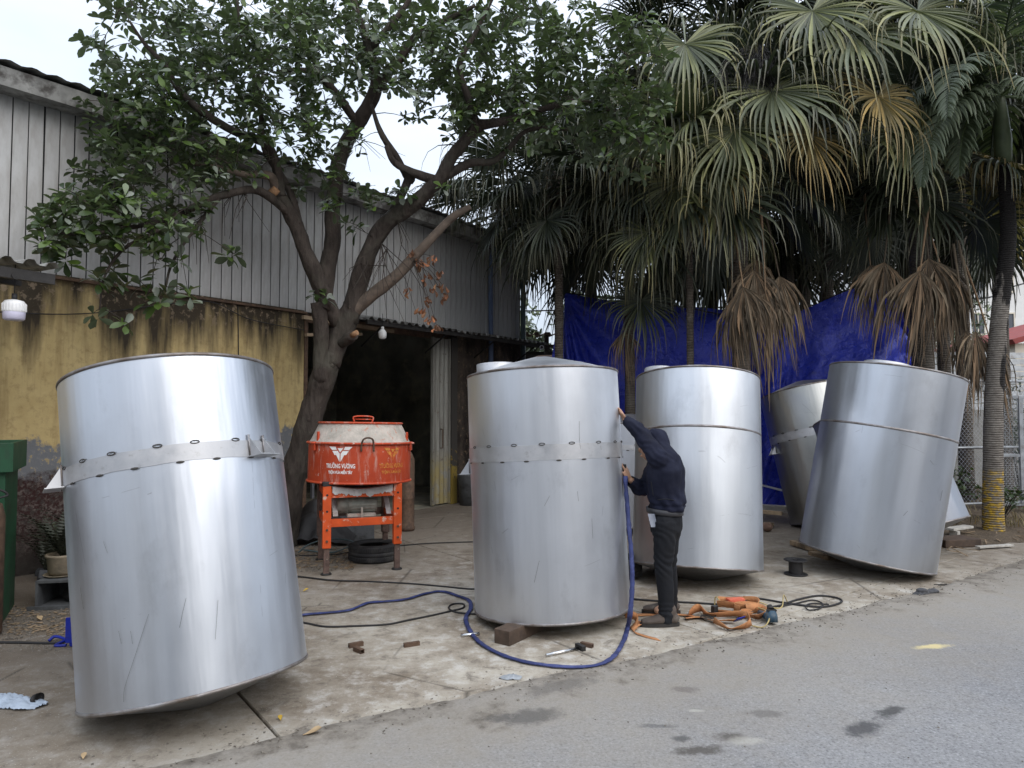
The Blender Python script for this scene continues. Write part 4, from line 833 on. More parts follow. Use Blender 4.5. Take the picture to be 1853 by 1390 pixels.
PB['e'] = palm(GX(1140, 11.3), 11.3, 5.0, .09, 'dark fan palm in the shade behind the upright tank and the man', 26, 'palm_shaded', els=[68, 45, 25, 5, -15, -38], dead=0, seed=6, scale=.95)
PB['f'] = palm(GX(1815, 12.6), 12.6, 5.6, .13, 'dark fan palm behind the yellow-banded trunk', 26, 'palm_shaded', els=[68, 45, 25, 5, -15, -38], dead=0, seed=9)
for px_, y_, H_, lb, sd_, mt_ in ((1210, 12.8, 7.0, 'tall fan palm in the rear row above the left tarpaulin', 21, 'palm_shaded'), (1330, 12.6, 7.6, 'tallest fan palm in the rear row, its crown at the top of the picture', 22, 'palm_lit'), (1500, 12.5, 7.0, 'fan palm in the rear row between the two brown-skirted palms', 23, 'palm_lit'),
        (1600, 13.2, 8.2, 'high fan palm far behind the bright tarpaulin', 24, 'palm_shaded'), (1745, 12.0, 7.2, 'tall fan palm in the rear row near the fence', 25, 'palm_lit'), (1460, 14.2, 5.6, 'low dark fan palm deep behind the bright tarpaulin', 26, 'palm_shaded'), (1290, 14.0, 5.4, 'low dark fan palm deep behind the left tarpaulin', 27, 'palm_shaded'), (915, 14.9, 6.2, 'fan palm behind the workshop corner, drooping over its roof end', 28, 'palm_shaded'), (1070, 13.6, 6.6, 'tall dark fan palm between the workshop corner and the tarpaulin', 29, 'palm_shaded'), (1640, 14.5, 6.0, 'shaded fan palm behind the thick-trunked palm', 30, 'palm_shaded'), (1250, 13.4, 8.8, 'very tall dark fan palm at the top of the picture, right of the leafy crown', 31, 'palm_shaded'), (1430, 13.3, 9.2, 'very tall dark fan palm at the top between the two skirted palms', 32, 'palm_shaded'), (1710, 13.2, 9.2, 'very tall dark fan palm at the top right above the fence', 33, 'palm_shaded')):
    palm(GX(px_, y_), y_, H_, .12, lb, 22, 'palm_shaded', els=[45, 25, 5, -15, -38], dead=0, seed=sd_, scale=1.12)
HD_ = [frond_mesh('dead', R(e), 700 + i, 1.5, 1.0 + .1 * (i % 2), 40, 'palm_dead', True) for i, e in enumerate((-70, -78, -84))]
HL = {(mt, e): frond_mesh('live', R(e), 800 + e, 1.3, 1.12, 50, mt, True) for mt in ('palm_lit', 'palm_shaded', 'palm_yellow') for e in (30, 0, -30, -62)}
def hubf(k, px, py, d, me, a, s=1.0, tilt=0):
    T = PB[k]; inst(me, 'dead_frond' if me in HD_ else 'frond', T, loc=P(px, py, d) - T.location, rot=(random.uniform(-.16, .16), random.uniform(-.12, .12), R(a)), scale=s)
for x, y, d, a, s, i in ((1365, 490, 9.2, -100, 1.05, 0), (1345, 520, 9.0, -120, .95, 1), (1410, 500, 9.3, -75, 1.0, 2), (1385, 530, 9.1, -90, .95, 1), (1325, 560, 9.3, -140, .8, 2), (1370, 470, 9.6, -95, 1.0, 2)): hubf('c', x, y, d, HD_[i], a, s)
for x, y, d, a, s, i in ((1600, 475, 9.6, -110, .95, 1), (1575, 480, 9.8, -130, .85, 0), (1680, 468, 9.4, -95, 1.15, 2), (1700, 475, 9.5, -70, 1.15, 0), (1665, 490, 9.3, -110, 1.0, 1), (1725, 500, 9.7, -60, 1.0, 2), (1765, 600, 9.25, -80, .95, 0), (1748, 600, 9.4, -110, .85, 2), (1790, 610, 9.5, -60, .85, 1)): hubf('d', x, y, d, HD_[i], a, s)
for x, y, d, a, s, i in ((1130, 600, 10.6, -90, .62, 1), (990, 360, 10.7, -120, .45, 0)): hubf('e' if x > 1100 else 'a', x, y, d, HD_[i], a, s)
hubf('c', 1398, 165, 8.6, HL['palm_lit', -30], -90, 1.05); hubf('c', 1330, 235, 8.7, HL['palm_lit', -30], -120, .95); hubf('c', 1465, 245, 8.9, HL['palm_yellow', -62], -70, .75); hubf('c', 1300, 300, 8.9, HL['palm_lit', -62], -140, .75); hubf('c', 1255, 215, 9.0, HL['palm_lit', 0], -140, .9)
hubf('d', 1590, 175, 8.7, HL['palm_yellow', -30], -75, .80); hubf('d', 1640, 250, 9.0, HL['palm_lit', -62], -80, .9); hubf('d', 1540, 60, 8.6, HL['palm_lit', -30], -100, 1.05); hubf('d', 1660, 20, 8.6, HL['palm_lit', -30], -80, 1.05); hubf('d', 1760, -10, 8.9, HL['palm_lit', -30], -60, 1.05); hubf('c', 1470, 20, 8.7, HL['palm_lit', -30], -95, 1.0); hubf('d', 1560, 230, 9.2, HL['palm_lit', -30], -120, .8)
hubf('b', 1240, 80, 8.8, HL['palm_lit', -30], -100, .95); hubf('b', 1215, 250, 9.2, HL['palm_lit', 0], -110, .75); hubf('b', 1225, 330, 9.3, HL['palm_lit', -62], -130, .8); hubf('b', 1275, 330, 9.5, HL['palm_lit', -62], -80, .65)
hubf('e', 1160, 545, 10.4, HL['palm_shaded', -62], -85, .72); hubf('e', 1120, 400, 10.3, HL['palm_shaded', -62], -110, .9); hubf('a', 975, 425, 10.4, HL['palm_shaded', 0], -100, .62); hubf('a', 905, 400, 10.8, HL['palm_shaded', -30], -160, .8); hubf('a', 950, 340, 10.6, HL['palm_shaded', -30], -130, .7); hubf('e', 1080, 330, 10.2, HL['palm_shaded', -30], -100, .85); hubf('b', 1170, 420, 9.6, HL['palm_lit', -62], -120, .7); hubf('b', 1150, 330, 9.8, HL['palm_shaded', -30], -120, .8)

m = MB(); rr_ = random.Random(44)
for i in range(16):
    b = P(1372 + rr_.uniform(-8, 8), 95, 8.9); e = P(rr_.uniform(1278, 1400), rr_.uniform(90, 175), 8.5 + rr_.uniform(-.2, .3)); md = b.lerp(e, .5) + Vector((0, 0, .12)); m.tube([b, md, e], [.010, .007, .004], 5, cap=False)
    for _ in range(34):
        s_ = md.lerp(e, rr_.uniform(-.3, 1)); f_ = s_ + Vector((rr_.uniform(-.16, .16), rr_.uniform(-.16, .16), -rr_.uniform(.02, .34))); m.tube([s_, s_.lerp(f_, .5) + Vector((rr_.uniform(-.03, .03), 0, .03)), f_], .0032, 3, cap=False)
part('fruit_stalks', m, 'dark_iron', PB['c'], kind='stuff')
# ------------------------------------------------------------------ feather palm with the yellow-painted foot
bx, by = 6.34, 9.1; T = thing('feather_palm', 'feather palm with curved ringed trunk and worn yellow paint at its foot', 'palm tree', (bx, by, 0)); ORI[T.name] = Vector((bx, by, 0))
t = NT('palm_trunk_painted'); z = t.sep()[2]; rg = t.math('SINE', t.math('ADD', t.math('MULTIPLY', z, 210), t.math('MULTIPLY', t.noise(5, 4), 7))); n = t.noise(13, 7, .7)
c = t.mix(t.rng(n, .3, .7), (.12, .105, .09), (.26, .235, .205)); c = t.mix(t.rng(rg, .3, .95, 0, .38), c, (.07, .06, .052))
sx = t.sep(); sc_ = t.math('ADD', t.noise(1.7, 5, .6, t.map((2, 2, .5), loc=(3, 0, 0))), t.rng(sx[0], -.02, .1, -.03, .10)); c = t.mix(t.math('MULTIPLY', t.rng(sc_, .53, .57), t.rng(z, .75, .95)), c, (.018, .016, .015))
pz = t.math('ADD', z, t.math('MULTIPLY', t.noise(9, 7, .75), .35)); pt_ = t.math('MULTIPLY', t.rng(pz, 1.02, .96), t.rng(t.noise(8, 7, .75, t.map((1, 1, 2.2))), .46, .54)); c = t.mix(pt_, c, t.mix(t.rng(t.noise(20, 5, .7), .4, .6), (.26, .17, .04), (.50, .32, .03)))
t.done(c, .88, t.bump(t.math('ADD', t.math('MULTIPLY', rg, .4), n), .9, .014), 0, .25)
m = MB(); pp = [Vector((bx, by, -.05))] + [P(x, y, by) for x, y in ((1797, 850), (1798, 750), (1803, 650), (1812, 540), (1824, 440), (1822, 360), (1816, 300))]
sp = spline(pp, 8); N = len(sp); m.tube(sp, [lerp(.122, .088, min(1, i / N * 1.15)) * (1 + .10 * math.exp(-i / 2.)) for i in range(N)], 24, jit=.02); part('trunk', m, 'palm_trunk_painted', T)
top = sp[-1]; m = MB(); worn('crown_shaft_green', (.09, .115, .06), .5, .25, 5); m.tube([top, top + Vector((0, 0, .35)), top + Vector((-.02, 0, .8)), top + Vector((-.03, 0, 1.1))], [.095, .105, .075, .04], 14); part('crown_shaft', m, 'crown_shaft_green', T)
def pinnate(seed, elev, L=2.3):
    rr = random.Random(seed); d = Vector((math.cos(elev), 0, math.sin(elev))); p = Vector(); pts = [p.copy()]; ds_ = []; ns = 30
    for i in range(ns):
        u = i / ns; d = (d + Vector((0, 0, -1)) * (.02 + .14 * u)).normalized(); p = p + d * L / ns; pts.append(p.copy()); ds_.append(d.copy())
    m = MB(); m.tube(pts, [lerp(.022, .005, i / ns) for i in range(ns + 1)], 5, cap=False); V = [tuple(q) for q in m.v]; F_ = list(m.f); T_ = [.3] * len(V); U = [(0, 0)] * len(V)
    for i in range(4, ns):
        for half in (0, .5):
          for sg in (-1, 1):
            u = (i + half) / ns; q = pts[i].lerp(pts[min(i + 1, ns)], half); dd = ds_[min(i, ns - 1)]; lat = Vector((0, sg, 0)); nn = dd.cross(Vector((0, 1, 0))); nn = nn if nn.z > 0 else -nn
            dr = (dd * .55 + lat * .85 + nn * rr.uniform(.05, .5)).normalized(); l = .56 * math.sin(math.pi * min(1, .22 + u * .74)) * rr.uniform(.85, 1.1); sdw = dr.cross(nn).normalized(); tint = rr.random(); start = len(V); st = 6
            for j in range(st + 1):
                v_ = j / st; w = .019 * math.sin(math.pi * min(.97, .12 + v_ * .88)) + .001
                for w_, o_ in ((-1, -.3), (0, .5), (1, -.3)): V.append(tuple(q + sdw * w_ * w + nn * o_ * w)); U.append((.5 + .5 * w_, v_ * .8)); T_.append(tint)
                dr = (dr + Vector((0, 0, -1)) * (.10 + .32 * v_) * rr.uniform(.7, 1.3)).normalized(); q = q + dr * l / st
            for j in range(st): a = start + j * 3; F_ += [(a, a + 3, a + 4, a + 1), (a + 1, a + 4, a + 5, a + 2)]
    return np_mesh('feather_frond', np.array(V), F_, 'pinnate_green', T_, U)
PN = [pinnate(1, R(60)), pinnate(2, R(30)), pinnate(3, R(5)), pinnate(4, R(-20), 1.9)]
for i, (k, a) in enumerate(((0, 170), (1, 188), (2, 205), (2, 168), (3, 200), (1, 215), (0, 20), (1, 340), (2, 300), (1, 95), (2, 60), (0, 250), (2, 262), (3, 330), (1, 130), (3, 176), (2, 185))):
    inst(PN[k], 'feather_frond', T, loc=top + Vector((-.03, 0, .95)) - Vector((bx, by, 0)), rot=(random.uniform(-.1, .1), random.uniform(-.1, .1), R(a)), scale=random.uniform(.85, 1.05))
# hanging dead sheaths beside it
for x0, y0, x1, y1, d in ((1765, 300, 1768, 590, 9.6), (1750, 320, 1757, 560, 9.8), (1775, 250, 1772, 460, 9.7), (1345, 380, 1350, 520, 9.5), (1425, 400, 1412, 510, 9.5)):
    pass
# ================================================================== the blue tarpaulin on its line
t = NT('tarp_blue'); n = t.noise(1.3, 5, .6); w = t.noise(9, 6, .65); wv = t.n('ShaderNodeTexWave'); wv.inputs['Scale'].default_value = 70; t.l(t.tc.outputs['Object'], wv.inputs['Vector'])
c = t.mix(t.rng(n, .3, .7), (.018, .032, .34), (.035, .062, .62)); c = t.mix(t.rng(w, .62, .75, 0, .5), c, (.10, .13, .55)); c = t.mix(t.rng(t.noise(2.6, 5, .7), .55, .7, 0, .5), c, (.02, .018, .045))
t.done(c, t.rng(w, .3, .7, .22, .42), t.bump(w, 1, .05), 0, .6)
def tarp(topline, botline, label, nu, nv, seed, folds, amp, pull, name='tarpaulin'):
    """topline/botline: points in scene space; folds run from the upper hanging point down and across"""
    tp, bt = spline(topline, 10), spline(botline, 10)
    def at(l, u): x = u * (len(l) - 1); i = min(int(x), len(l) - 2); return l[i].lerp(l[i + 1], x - i)
    m = MB()
    def f(u, v):
        p = at(tp, u).lerp(at(bt, u), v); d = 0
        for (fu, fv, k, a_) in folds:
            r = math.hypot((u - fu) * 3, (v - fv) * 1.6); an = math.atan2((v - fv) * 1.6, (u - fu) * 3); d += a_ * math.sin(an * k + seed + 1.3 * noise.noise(Vector((u * 3, v * 3, seed)))) * min(1, r * 1.2) * math.exp(-r * .45)
        d += amp * noise.noise(Vector((u * 5, v * 3.2, seed))) + amp * .35 * noise.noise(Vector((u * 16 + v * 6, v * 9, seed))) + amp * .14 * noise.noise(Vector((u * 44 + v * 20, v * 30, seed)))
        d -= pull * math.sin(math.pi * u) * math.sin(math.pi * min(1, v * .8)); return p + Vector((.15 * d, d, .12 * d))
    m.grid(f, nu, nv); return single(name, m, 'tarp_blue', label, 'tarpaulin', 'blue tarpaulins hung behind the tanks')
Y = 11.9
tarp([P(1022, 530, Y), P(1080, 540, Y), P(1190, 553, Y + .1), P(1305, 560, Y + .2), P(1400, 590, Y + .3)], [P(1012, 905, Y), P(1100, 905, Y), P(1200, 905, Y), P(1300, 905, Y), P(1400, 905, Y)], 'dark blue tarpaulin stretched behind the thin palm stem', 90, 60, 2, ((0, 0, 16, .16), (1, .1, 9, .05)), .16, .1)
Y = 11.5
tarp([P(1372, 640, Y), P(1410, 590, Y), P(1455, 560, Y), P(1560, 520, Y), P(1625, 560, Y), P(1680, 690, Y)], [P(1370, 930, Y - .2), P(1425, 930, Y - .3), P(1480, 930, Y - .3), P(1560, 930, Y), P(1640, 930, Y), P(1700, 930, Y)], 'bright blue tarpaulin with slanting folds behind the leaning tanks', 110, 80, 5, ((.95, .0, 14, .26), (0, 1, 10, .14)), .20, .35)
tarp([P(1020, 560, 11.7), P(1006, 600, 11.6)], [P(1021, 760, 11.7), P(990, 700, 11.5)], 'loose blue tarpaulin corner flapping left of the palm stem', 14, 24, 8, ((0, 0, 6, .03),), .05, .02)
m = MB(); m.tube(spline([P(1000, 528, 11.95), P(1200, 550, 12.05), P(1400, 578, 12.1), P(1560, 518, 11.9), P(1700, 540, 11.9)], 8), .012, 5); single('tarp_line', m, 'dark_iron', 'taut dark line carrying the blue tarpaulins between the palms', 'rope')
m = MB(); m.tube([P(1378, 878, 10.6), P(1500, 909, 10.4)], .016, 8); single('steel_pipe', m, 'white_plastic', 'thin pale pipe lying aslant in front of the blue tarpaulin', 'pipe')
# low tie beam / rubble at the foot of the tarpaulin
worn('brick_dust', (.20, .12, .085), .9, .4, 12, .5, 0, (.10, .07, .055)); worn('plank_wood', (.30, .22, .14), .85, .35, 10, .4, 0, (.12, .09, .06), 7, .5, .65); worn('plank_dark', (.085, .058, .042), .85, .35, 10, .5, 0, (.04, .03, .025)); worn('pale_plank', (.46, .44, .40), .8, .2, 8, .3, 0, (.2, .18, .15))
m = MB(); a, b = G(1375, 925), G(1450, 930); m.box((a + b) / 2 + Vector((0, 0, .05)), ((b - a).length + .4, .12, .12), math.atan2(b.y - a.y, b.x - a.x), bev=.01); single('kerb_stone', m, 'pale_plank', 'low pale kerb block at the foot of the blue tarpaulin', 'kerb')
PILE = thing('rubble_pile', 'loose heap of broken bricks and scrap below the blue tarpaulin', 'rubble', G(1415, 912)); 
for i in range(46):
    m = MB(); p = G(random.uniform(1378, 1452), random.uniform(900, 918)); s = random.uniform(.6, 1); m.box(p + Vector((0, 0, random.uniform(.03, .2))), (.20 * s, .10 * s, .06 * s), rot=Euler((random.uniform(-.6, .6), random.uniform(-.6, .6), random.uniform(0, 3))), bev=.006); part('brick', m, random.choice(['brick_dust', 'dark_iron', 'plank_dark', 'brick_dust']), PILE)
m = MB(); p = G(1385, 960); m.box(p + Vector((0, .3, .33)), (.07, .07, .66), .3, bev=.005); m.box(p + Vector((.05, .2, .22)), (.05, .5, .05), .9, bev=.004); m.box(p + Vector((.03, .15, .05)), (.3, .10, .05), .5, bev=.004); single('timber_trestle', m, 'plank_wood', 'small rough timber trestle beside the second cone-topped tank', 'trestle')
m = MB(); m.sphere(G(1388, 962) + Vector((0, 0, .06)), (.07, .08, .06), 14, 10); single('round_stone', m, 'brick_dust', 'rounded brown stone beside the timber trestle', 'stone')

# ================================================================== right-hand fence, gate and beyond
worn('galvanised', (.42, .44, .46), .5, .2, 9, .2, .6, (.25, .22, .2), 8, .55, .7); worn('brown_post', (.10, .065, .05), .8, .4, 10); worn('concrete_wall', (.30, .30, .29), .9, .25, 4, .4, 0, (.16, .15, .14), 4)
FN = thing('wire_fence', 'chain-link fence between the rightmost tank and the metal gate', 'fence', (6.9, 10.8, 0)); 
fa, fb = Vector((6.55, 10.9, 0)), Vector((8.6, 11.35, 0)); fd = (fb - fa); fl = fd.length; fd.normalize()
m = MB(); cs = .075; z0, z1 = .12, 2.1; hgt = z1 - z0
for sgn in (1, -1):
    x = -hgt
    while x < fl + hgt:
        pts = []; n = int(hgt / cs * 2)
        a0 = x; 
        s0_, s1_ = a0, a0 + sgn * hgt; zz0, zz1 = z0, z1
        lo, hi = 0.0, 1.0
        if s1_ != s0_:
            ta, tb = (0 - s0_) / (s1_ - s0_), (fl - s0_) / (s1_ - s0_); lo, hi = max(lo, min(ta, tb)), min(hi, max(ta, tb))
        if hi > lo + .01:
            q0 = fa + fd * lerp(s0_, s1_, lo) + Vector((0, .004 * sgn, lerp(zz0, zz1, lo))); q1 = fa + fd * lerp(s0_, s1_, hi) + Vector((0, .004 * sgn, lerp(zz0, zz1, hi))); m.tube([q0, q1], .0028, 3, cap=False)
        x += cs
part('wire_mesh', m, 'galvanised', FN, kind='stuff')
for s, mt, r in ((0, 'brown_post', .035), (.12, 'galvanised', .03), (fl, 'galvanised', .03)): m = MB(); m.cyl(fa + fd * s, fa + fd * s + Vector((0, 0, 2.2)), r, 10); part('fence_post', m, mt, FN)
for z in (.12, 1.02, 2.1): m = MB(); m.cyl(fa + Vector((0, 0, z)), fa + fd * fl + Vector((0, 0, z)), .02, 8); part('fence_rail', m, 'galvanised', FN)
GT = thing('metal_gate', 'grey tubular metal gate with mesh infill standing right of the painted palm trunk', 'gate', (7.9, 10.6, 0)); ga = Vector((7.55, 10.75, 0)); gb_ = Vector((8.9, 10.35, 0)); gd = (gb_ - ga); gl = gd.length; gd.normalize(); ga_ = math.atan2(gd.y, gd.x)
for s in (0, .36, .72, 1.08, gl): m = MB(); m.box(ga + gd * s + Vector((0, 0, 1.0)), (.055, .05, 1.7), ga_, bev=.004); part('gate_bar', m, 'galvanised', GT)
for z in (.17, .92, 1.83): m = MB(); m.box(ga + gd * gl / 2 + Vector((0, .003, z)), (gl, .044, .05), ga_, bev=.004); part('gate_rail', m, 'galvanised', GT)
m = MB()
for i in range(60): z = .2 + i * .028; m.tube([ga + Vector((0, .03, z)), ga + gd * gl + Vector((0, .03, z))], .003, 3, cap=False)
for i in range(26): m.tube([ga + gd * (i * gl / 25) + Vector((0, .035, .19)), ga + gd * (i * gl / 25) + Vector((0, .035, 1.82))], .003, 3, cap=False)
part('gate_mesh', m, 'galvanised', GT, kind='stuff')
m = MB(); m.box(ga + gd * 1.05 + Vector((0, -.05, 1.0)), (.05, .03, .14), ga_, bev=.004); part('latch', m, 'dark_iron', GT)
# sheet-metal hoarding, red-roofed shed and pale block behind it
HD = thing('sheet_hoarding', 'grey ribbed sheet hoarding behind the metal gate', 'fence', (9, 14.5, 0))
for i in range(9): m = MB(); m.box((10.2, 14.3 + .0 * i, 1.70 + i * .135), (4.6, .03, .115), .12, rot=None); m.v = [q + Vector((0, .012 * (i % 2), 0)) for q in m.v]; part('hoarding_sheet', m, 'galvanised', HD)
m = MB(); m.box((10.2, 14.36, .82), (4.6, .12, 1.62), .12); part('base_wall', m, 'concrete_wall', HD)
for x in (8.1, 9.6, 11.2): m = MB(); m.box((x, 14.5 - (10.2 - x) * .12, 1.45), (.08, .08, 2.9)); part('post', m, 'plank_wood', HD)
worn('white_wall', (.66, .66, .65), .8, .08, 1, .1, 0, (.5, .48, .45), 1.5, .6, .75); worn('red_roof', (.24, .045, .04), .7, .25, 3); worn('window_dark', (.05, .06, .08), .2, .2, 1); worn('cream_wall', (.62, .57, .48), .8, .1, 1)
SH = thing('red_roofed_shed', 'shed with a maroon sloping roof beyond the hoarding at right', 'shed', (19, 24, 0)); m = MB(); m.box((19.2, 24, 1.9), (6, 4, 3.8)); part('wall', m, 'cream_wall', SH)
m = MB(); m.prism([(16.0, 3.75), (22.5, 5.6), (22.5, 5.75), (15.9, 3.9)], -26.2, -21.7, Matrix.Rotation(math.pi / 2, 4, 'X')); part('roof', m, 'red_roof', SH)
m = MB(); m.box((17.6, 21.95, 2.8), (.12, .08, 2.6)); part('post', m, 'plank_wood', SH)
def block(x, y, w, d, h, fl_, cols, label, wall='white_wall', name='far_building', rz=0, top=None):
    B = thing(name, label, 'building', (x, y, 0), rz); m = MB(); m.box((0, 0, h / 2), (w, d, h)); part('wall', m, wall, B, world=False)
    m = MB(); m.box((0, 0, h + .15), (w + .5, d + .5, .3)); part('parapet', m, top or wall, B, world=False)
    wm = MB(); ww, wh = w / cols * .45, h / fl_ * .5; wm.box((0, 0, 0), (ww, .12, wh)); wme = mesh('window', wm, 'window_dark'); fm = MB()
    for a, b, c_, d_ in ((0, wh / 2, ww + .16, .10), (0, -wh / 2, ww + .2, .12), (-ww / 2, 0, .08, wh), (ww / 2, 0, .08, wh), (0, 0, .06, wh)): fm.box((a, -.05, b), (c_, .16, d_))
    fme = mesh('window_frame', fm, 'galvanised' if wall != 'white_wall' else 'cream_wall')
    for f in range(fl_):
        for c_ in range(cols):
            o = inst(wme, 'window', B, loc=(-w / 2 + (c_ + .5) * w / cols, -d / 2 - .01, (f + .55) * h / fl_)); inst(fme, 'window_frame', o)
    return B
block(33, 55, 13, 10, 22, 7, 6, 'pale tower block glimpsed between the palm fronds at right')
block(50, 62, 20, 12, 10.5, 3, 7, 'long cream block low on the skyline at far right', 'cream_wall')
block(19.5, 60, 11, 9, 9, 3, 5, 'pale three-storey house seen below the palm fronds behind the tarpaulin', 'white_wall')
# low shed with brown roof and water drum, between the workshop corner and the tarpaulin
SD = thing('lean_to_shed', 'dark open shed with rusty roof seen past the workshop corner', 'shed', (1.0, 19, 0)); m = MB()
m.grid(lambda u, v: Vector((lerp(-1.2, 3.0, u), lerp(17.6, 20.5, v), 3.62 + .25 * v + .03 * (1 if math.sin(u * 90) > 0 else -1))), 110, 2, False); part('roof', m, 'rust_metal', SD)
m = MB(); m.box((.9, 20.6, 1.7), (4.2, .15, 3.4)); part('back_wall', m, 'dark_iron', SD)
for x in (-1.1, .9, 2.9): m = MB(); m.box((x, 17.8, 1.8), (.12, .12, 3.6)); part('post', m, 'dark_iron', SD)
m = MB(); m.box((.9, 17.75, 3.3), (4.1, .06, .08)); m.box((.9, 17.75, 3.05), (4.1, .05, .06)); [m.box((-1 + i * .4, 17.75, 3.18), (.04, .04, .25), rot=Euler((0, .6 * (-1) ** i, 0))) for i in range(10)]; part('truss', m, 'dark_iron', SD)
m = MB(); m.lathe([(0, 2.75), (.35, 2.78), (.48, 2.95), (.48, 3.2), (.35, 3.32), (0, 3.34)], 20, Matrix.Translation((.95, 16.9, -.35))); m.cyl((.95, 16.9, 0), (.95, 16.9, 2.42), .06, 8); single('water_drum', m, 'brick_dust', 'squat round drum on a stand past the workshop corner', 'drum')
# far trees
leaf_mat('far_leaf', (.07, .10, .06), (.16, .18, .13), (.10, .13, .09), .3, .6, .1)
def far_tree(x, y, h, r, label, seed, n=2600, s=.16, mat='far_leaf'):
    rr = np.random.default_rng(seed); T = thing('far_tree', label, 'tree', (x, y, 0), group='trees far beyond the yard'); ORI[T.name] = Vector((x, y, 0)); m = MB(); rnd = random.Random(seed)
    m.tube([(x, y, 0), (x + .1, y, h * .35), (x, y, h * .6)], [.22, .16, .09], 8); cl = []
    for i in range(16):
        a = rnd.uniform(0, 6.28); q = Vector((x + math.cos(a) * r * rnd.uniform(.2, .85), y + math.sin(a) * r * rnd.uniform(.2, .85), h * rnd.uniform(.5, .92))); m.tube([(x, y, h * rnd.uniform(.3, .55)), Vector((x, y, h * .5)).lerp(q, .5) + Vector((0, 0, .2)), q], [.07, .05, .02], 5, cap=False); cl.append((q, r * rnd.uniform(.25, .48)))
    part('trunk', m, 'bark', T); N = n; ci = rr.integers(0, len(cl), N); dv = rr.normal(size=(N, 3)); dv /= np.linalg.norm(dv, axis=1)[:, None]; rad = rr.uniform(.5, 1, N) ** .5
    C = np.array([tuple(c[0]) for c in cl])[ci] + dv * (np.array([c[1] for c in cl])[ci] * rad)[:, None] * np.array([1, 1, .75]); a = rr.normal(size=(N, 3)); a /= np.linalg.norm(a, axis=1)[:, None]; b = np.cross(a, dv); b /= np.linalg.norm(b, axis=1)[:, None] + 1e-9; sz = rr.uniform(.6, 1.3, N)[:, None] * s
    V = np.stack([C - a * sz, C + b * sz * .45, C + a * sz, C - b * sz * .45], 1).reshape(-1, 3) - np.array([x, y, 0]); F_ = [(4 * i, 4 * i + 1, 4 * i + 2, 4 * i + 3) for i in range(N)]
    o = bpy.data.objects.new('crown', np_mesh('crown', V, F_, mat, np.repeat(rr.random(N), 4), smooth=False)); COL.objects.link(o); o.parent = T; setp(o, kind='stuff')
far_tree(2.2, 24, 6.0, 2.4, 'pale-leaved tree beyond the rusty shed roof', 1); far_tree(-1.5, 28, 6.2, 2.6, 'tree partly behind the workshop corner', 2); far_tree(12.5, 23, 5.0, 2.0, 'small tree above the tarpaulin between the dead skirts', 3)
far_tree(17, 19, 3.0, 1.4, 'bushy tree by the hoarding at right edge', 4, 1800, .12); far_tree(24, 40, 8, 3.5, 'broad tree near the pale block', 5)
# utility line and pole
m = MB(); m.tube(spline([Vector((30, 30, 9.4)), Vector((15, 20, 5.35)), Vector((9.1, 15.5, 4.1)), Vector((-2, 22, 4.8))], 10), .022, 5); single('power_line', m, 'black_rubber', 'thick black power line crossing the sky behind the painted palm', 'cable')
PO = thing('street_pole', 'thin grey pole standing behind the fence right of the shaggy palm', 'pole', (12.2, 18.2, 0)); m = MB(); m.cyl((12.2, 18.2, 0), (12.2, 18.2, 4.9), .05, 10); part('shaft', m, 'galvanised', PO); m = MB(); m.box((12.2, 18.15, 4.6), (.7, .05, .05)); m.box((12.45, 18.1, 4.75), (.10, .10, .22)); part('crossarm', m, 'galvanised', PO)
# shrubs around the painted palm foot, weeds, dry grass and palm litter
def shrub(x, y, h, r, label, seed, n=260, s=.055, mat='far_leaf', name='shrub', cat='shrub'):
    rnd = random.Random(seed); T = thing(name, label, cat, (x, y, 0)); m = MB(); V, F_, T_ = [], [], []; o_ = 0
    for i in range(14):
        a = rnd.uniform(0, 6.28); q = Vector((x + math.cos(a) * r * rnd.uniform(.2, 1), y + math.sin(a) * r * rnd.uniform(.2, 1), h * rnd.uniform(.5, 1))); b = Vector((x, y, 0)); md = b.lerp(q, .6) + Vector((0, 0, .1)); m.tube([b, md, q], [.009, .006, .003], 4, cap=False)
        for k in range(n // 14):
            p = md.lerp(q, rnd.uniform(-.5, 1)) + Vector((rnd.uniform(-.07, .07),) * 1 + (rnd.uniform(-.07, .07), rnd.uniform(-.06, .06))); dr = Vector((rnd.uniform(-1, 1), rnd.uniform(-1, 1), rnd.uniform(-.5, .6))).normalized(); sd = dr.cross(Vector((rnd.uniform(-.4, .4), rnd.uniform(-.4, .4), 1))).normalized(); nn = sd.cross(dr); z = rnd.uniform(.7, 1.3) * s / .125
            v, f = leaf_shape(.125, .07, .3, .3); A3 = np.array(Matrix((dr * z, sd * z, nn * z)).transposed()); V.append(v @ A3.T + np.array(p - Vector((x, y, 0)))); F_ += [tuple(q_ + o_ for q_ in ff) for ff in f]; T_ += [rnd.random()] * len(v); o_ += len(v)
    part('stems', m, 'bark', T, kind='stuff'); o = bpy.data.objects.new('leaves', np_mesh('leaves', np.vstack(V), F_, mat, T_)); COL.objects.link(o); o.parent = T; setp(o, kind='stuff'); return T
leaf_mat('shrub_leaf', (.05, .09, .03), (.12, .14, .09), (.07, .10, .05), .25, .5, .15); leaf_mat('fern_dark', (.02, .028, .014), (.05, .055, .045), (.03, .035, .022), .4, .6, .05)
shrub(6.0, 9.55, 1.05, .38, 'leafy green shrub between the hidden tank and the painted palm', 1, 420, .075, 'shrub_leaf'); shrub(7.0, 9.9, .55, .4, 'low leafy shrub right of the painted palm foot', 2, 300, .07, 'shrub_leaf'); shrub(9.3, 12.6, 2.6, .9, 'tall weedy bush against the hoarding at the right edge', 3, 900, .09, 'shrub_leaf')
m = MB(); rnd = random.Random(5); V, F_, T_ = [], [], []
leaf_mat('dry_grass', (.20, .16, .08), (.32, .27, .16), (.24, .2, .11), .4, .8, .1)
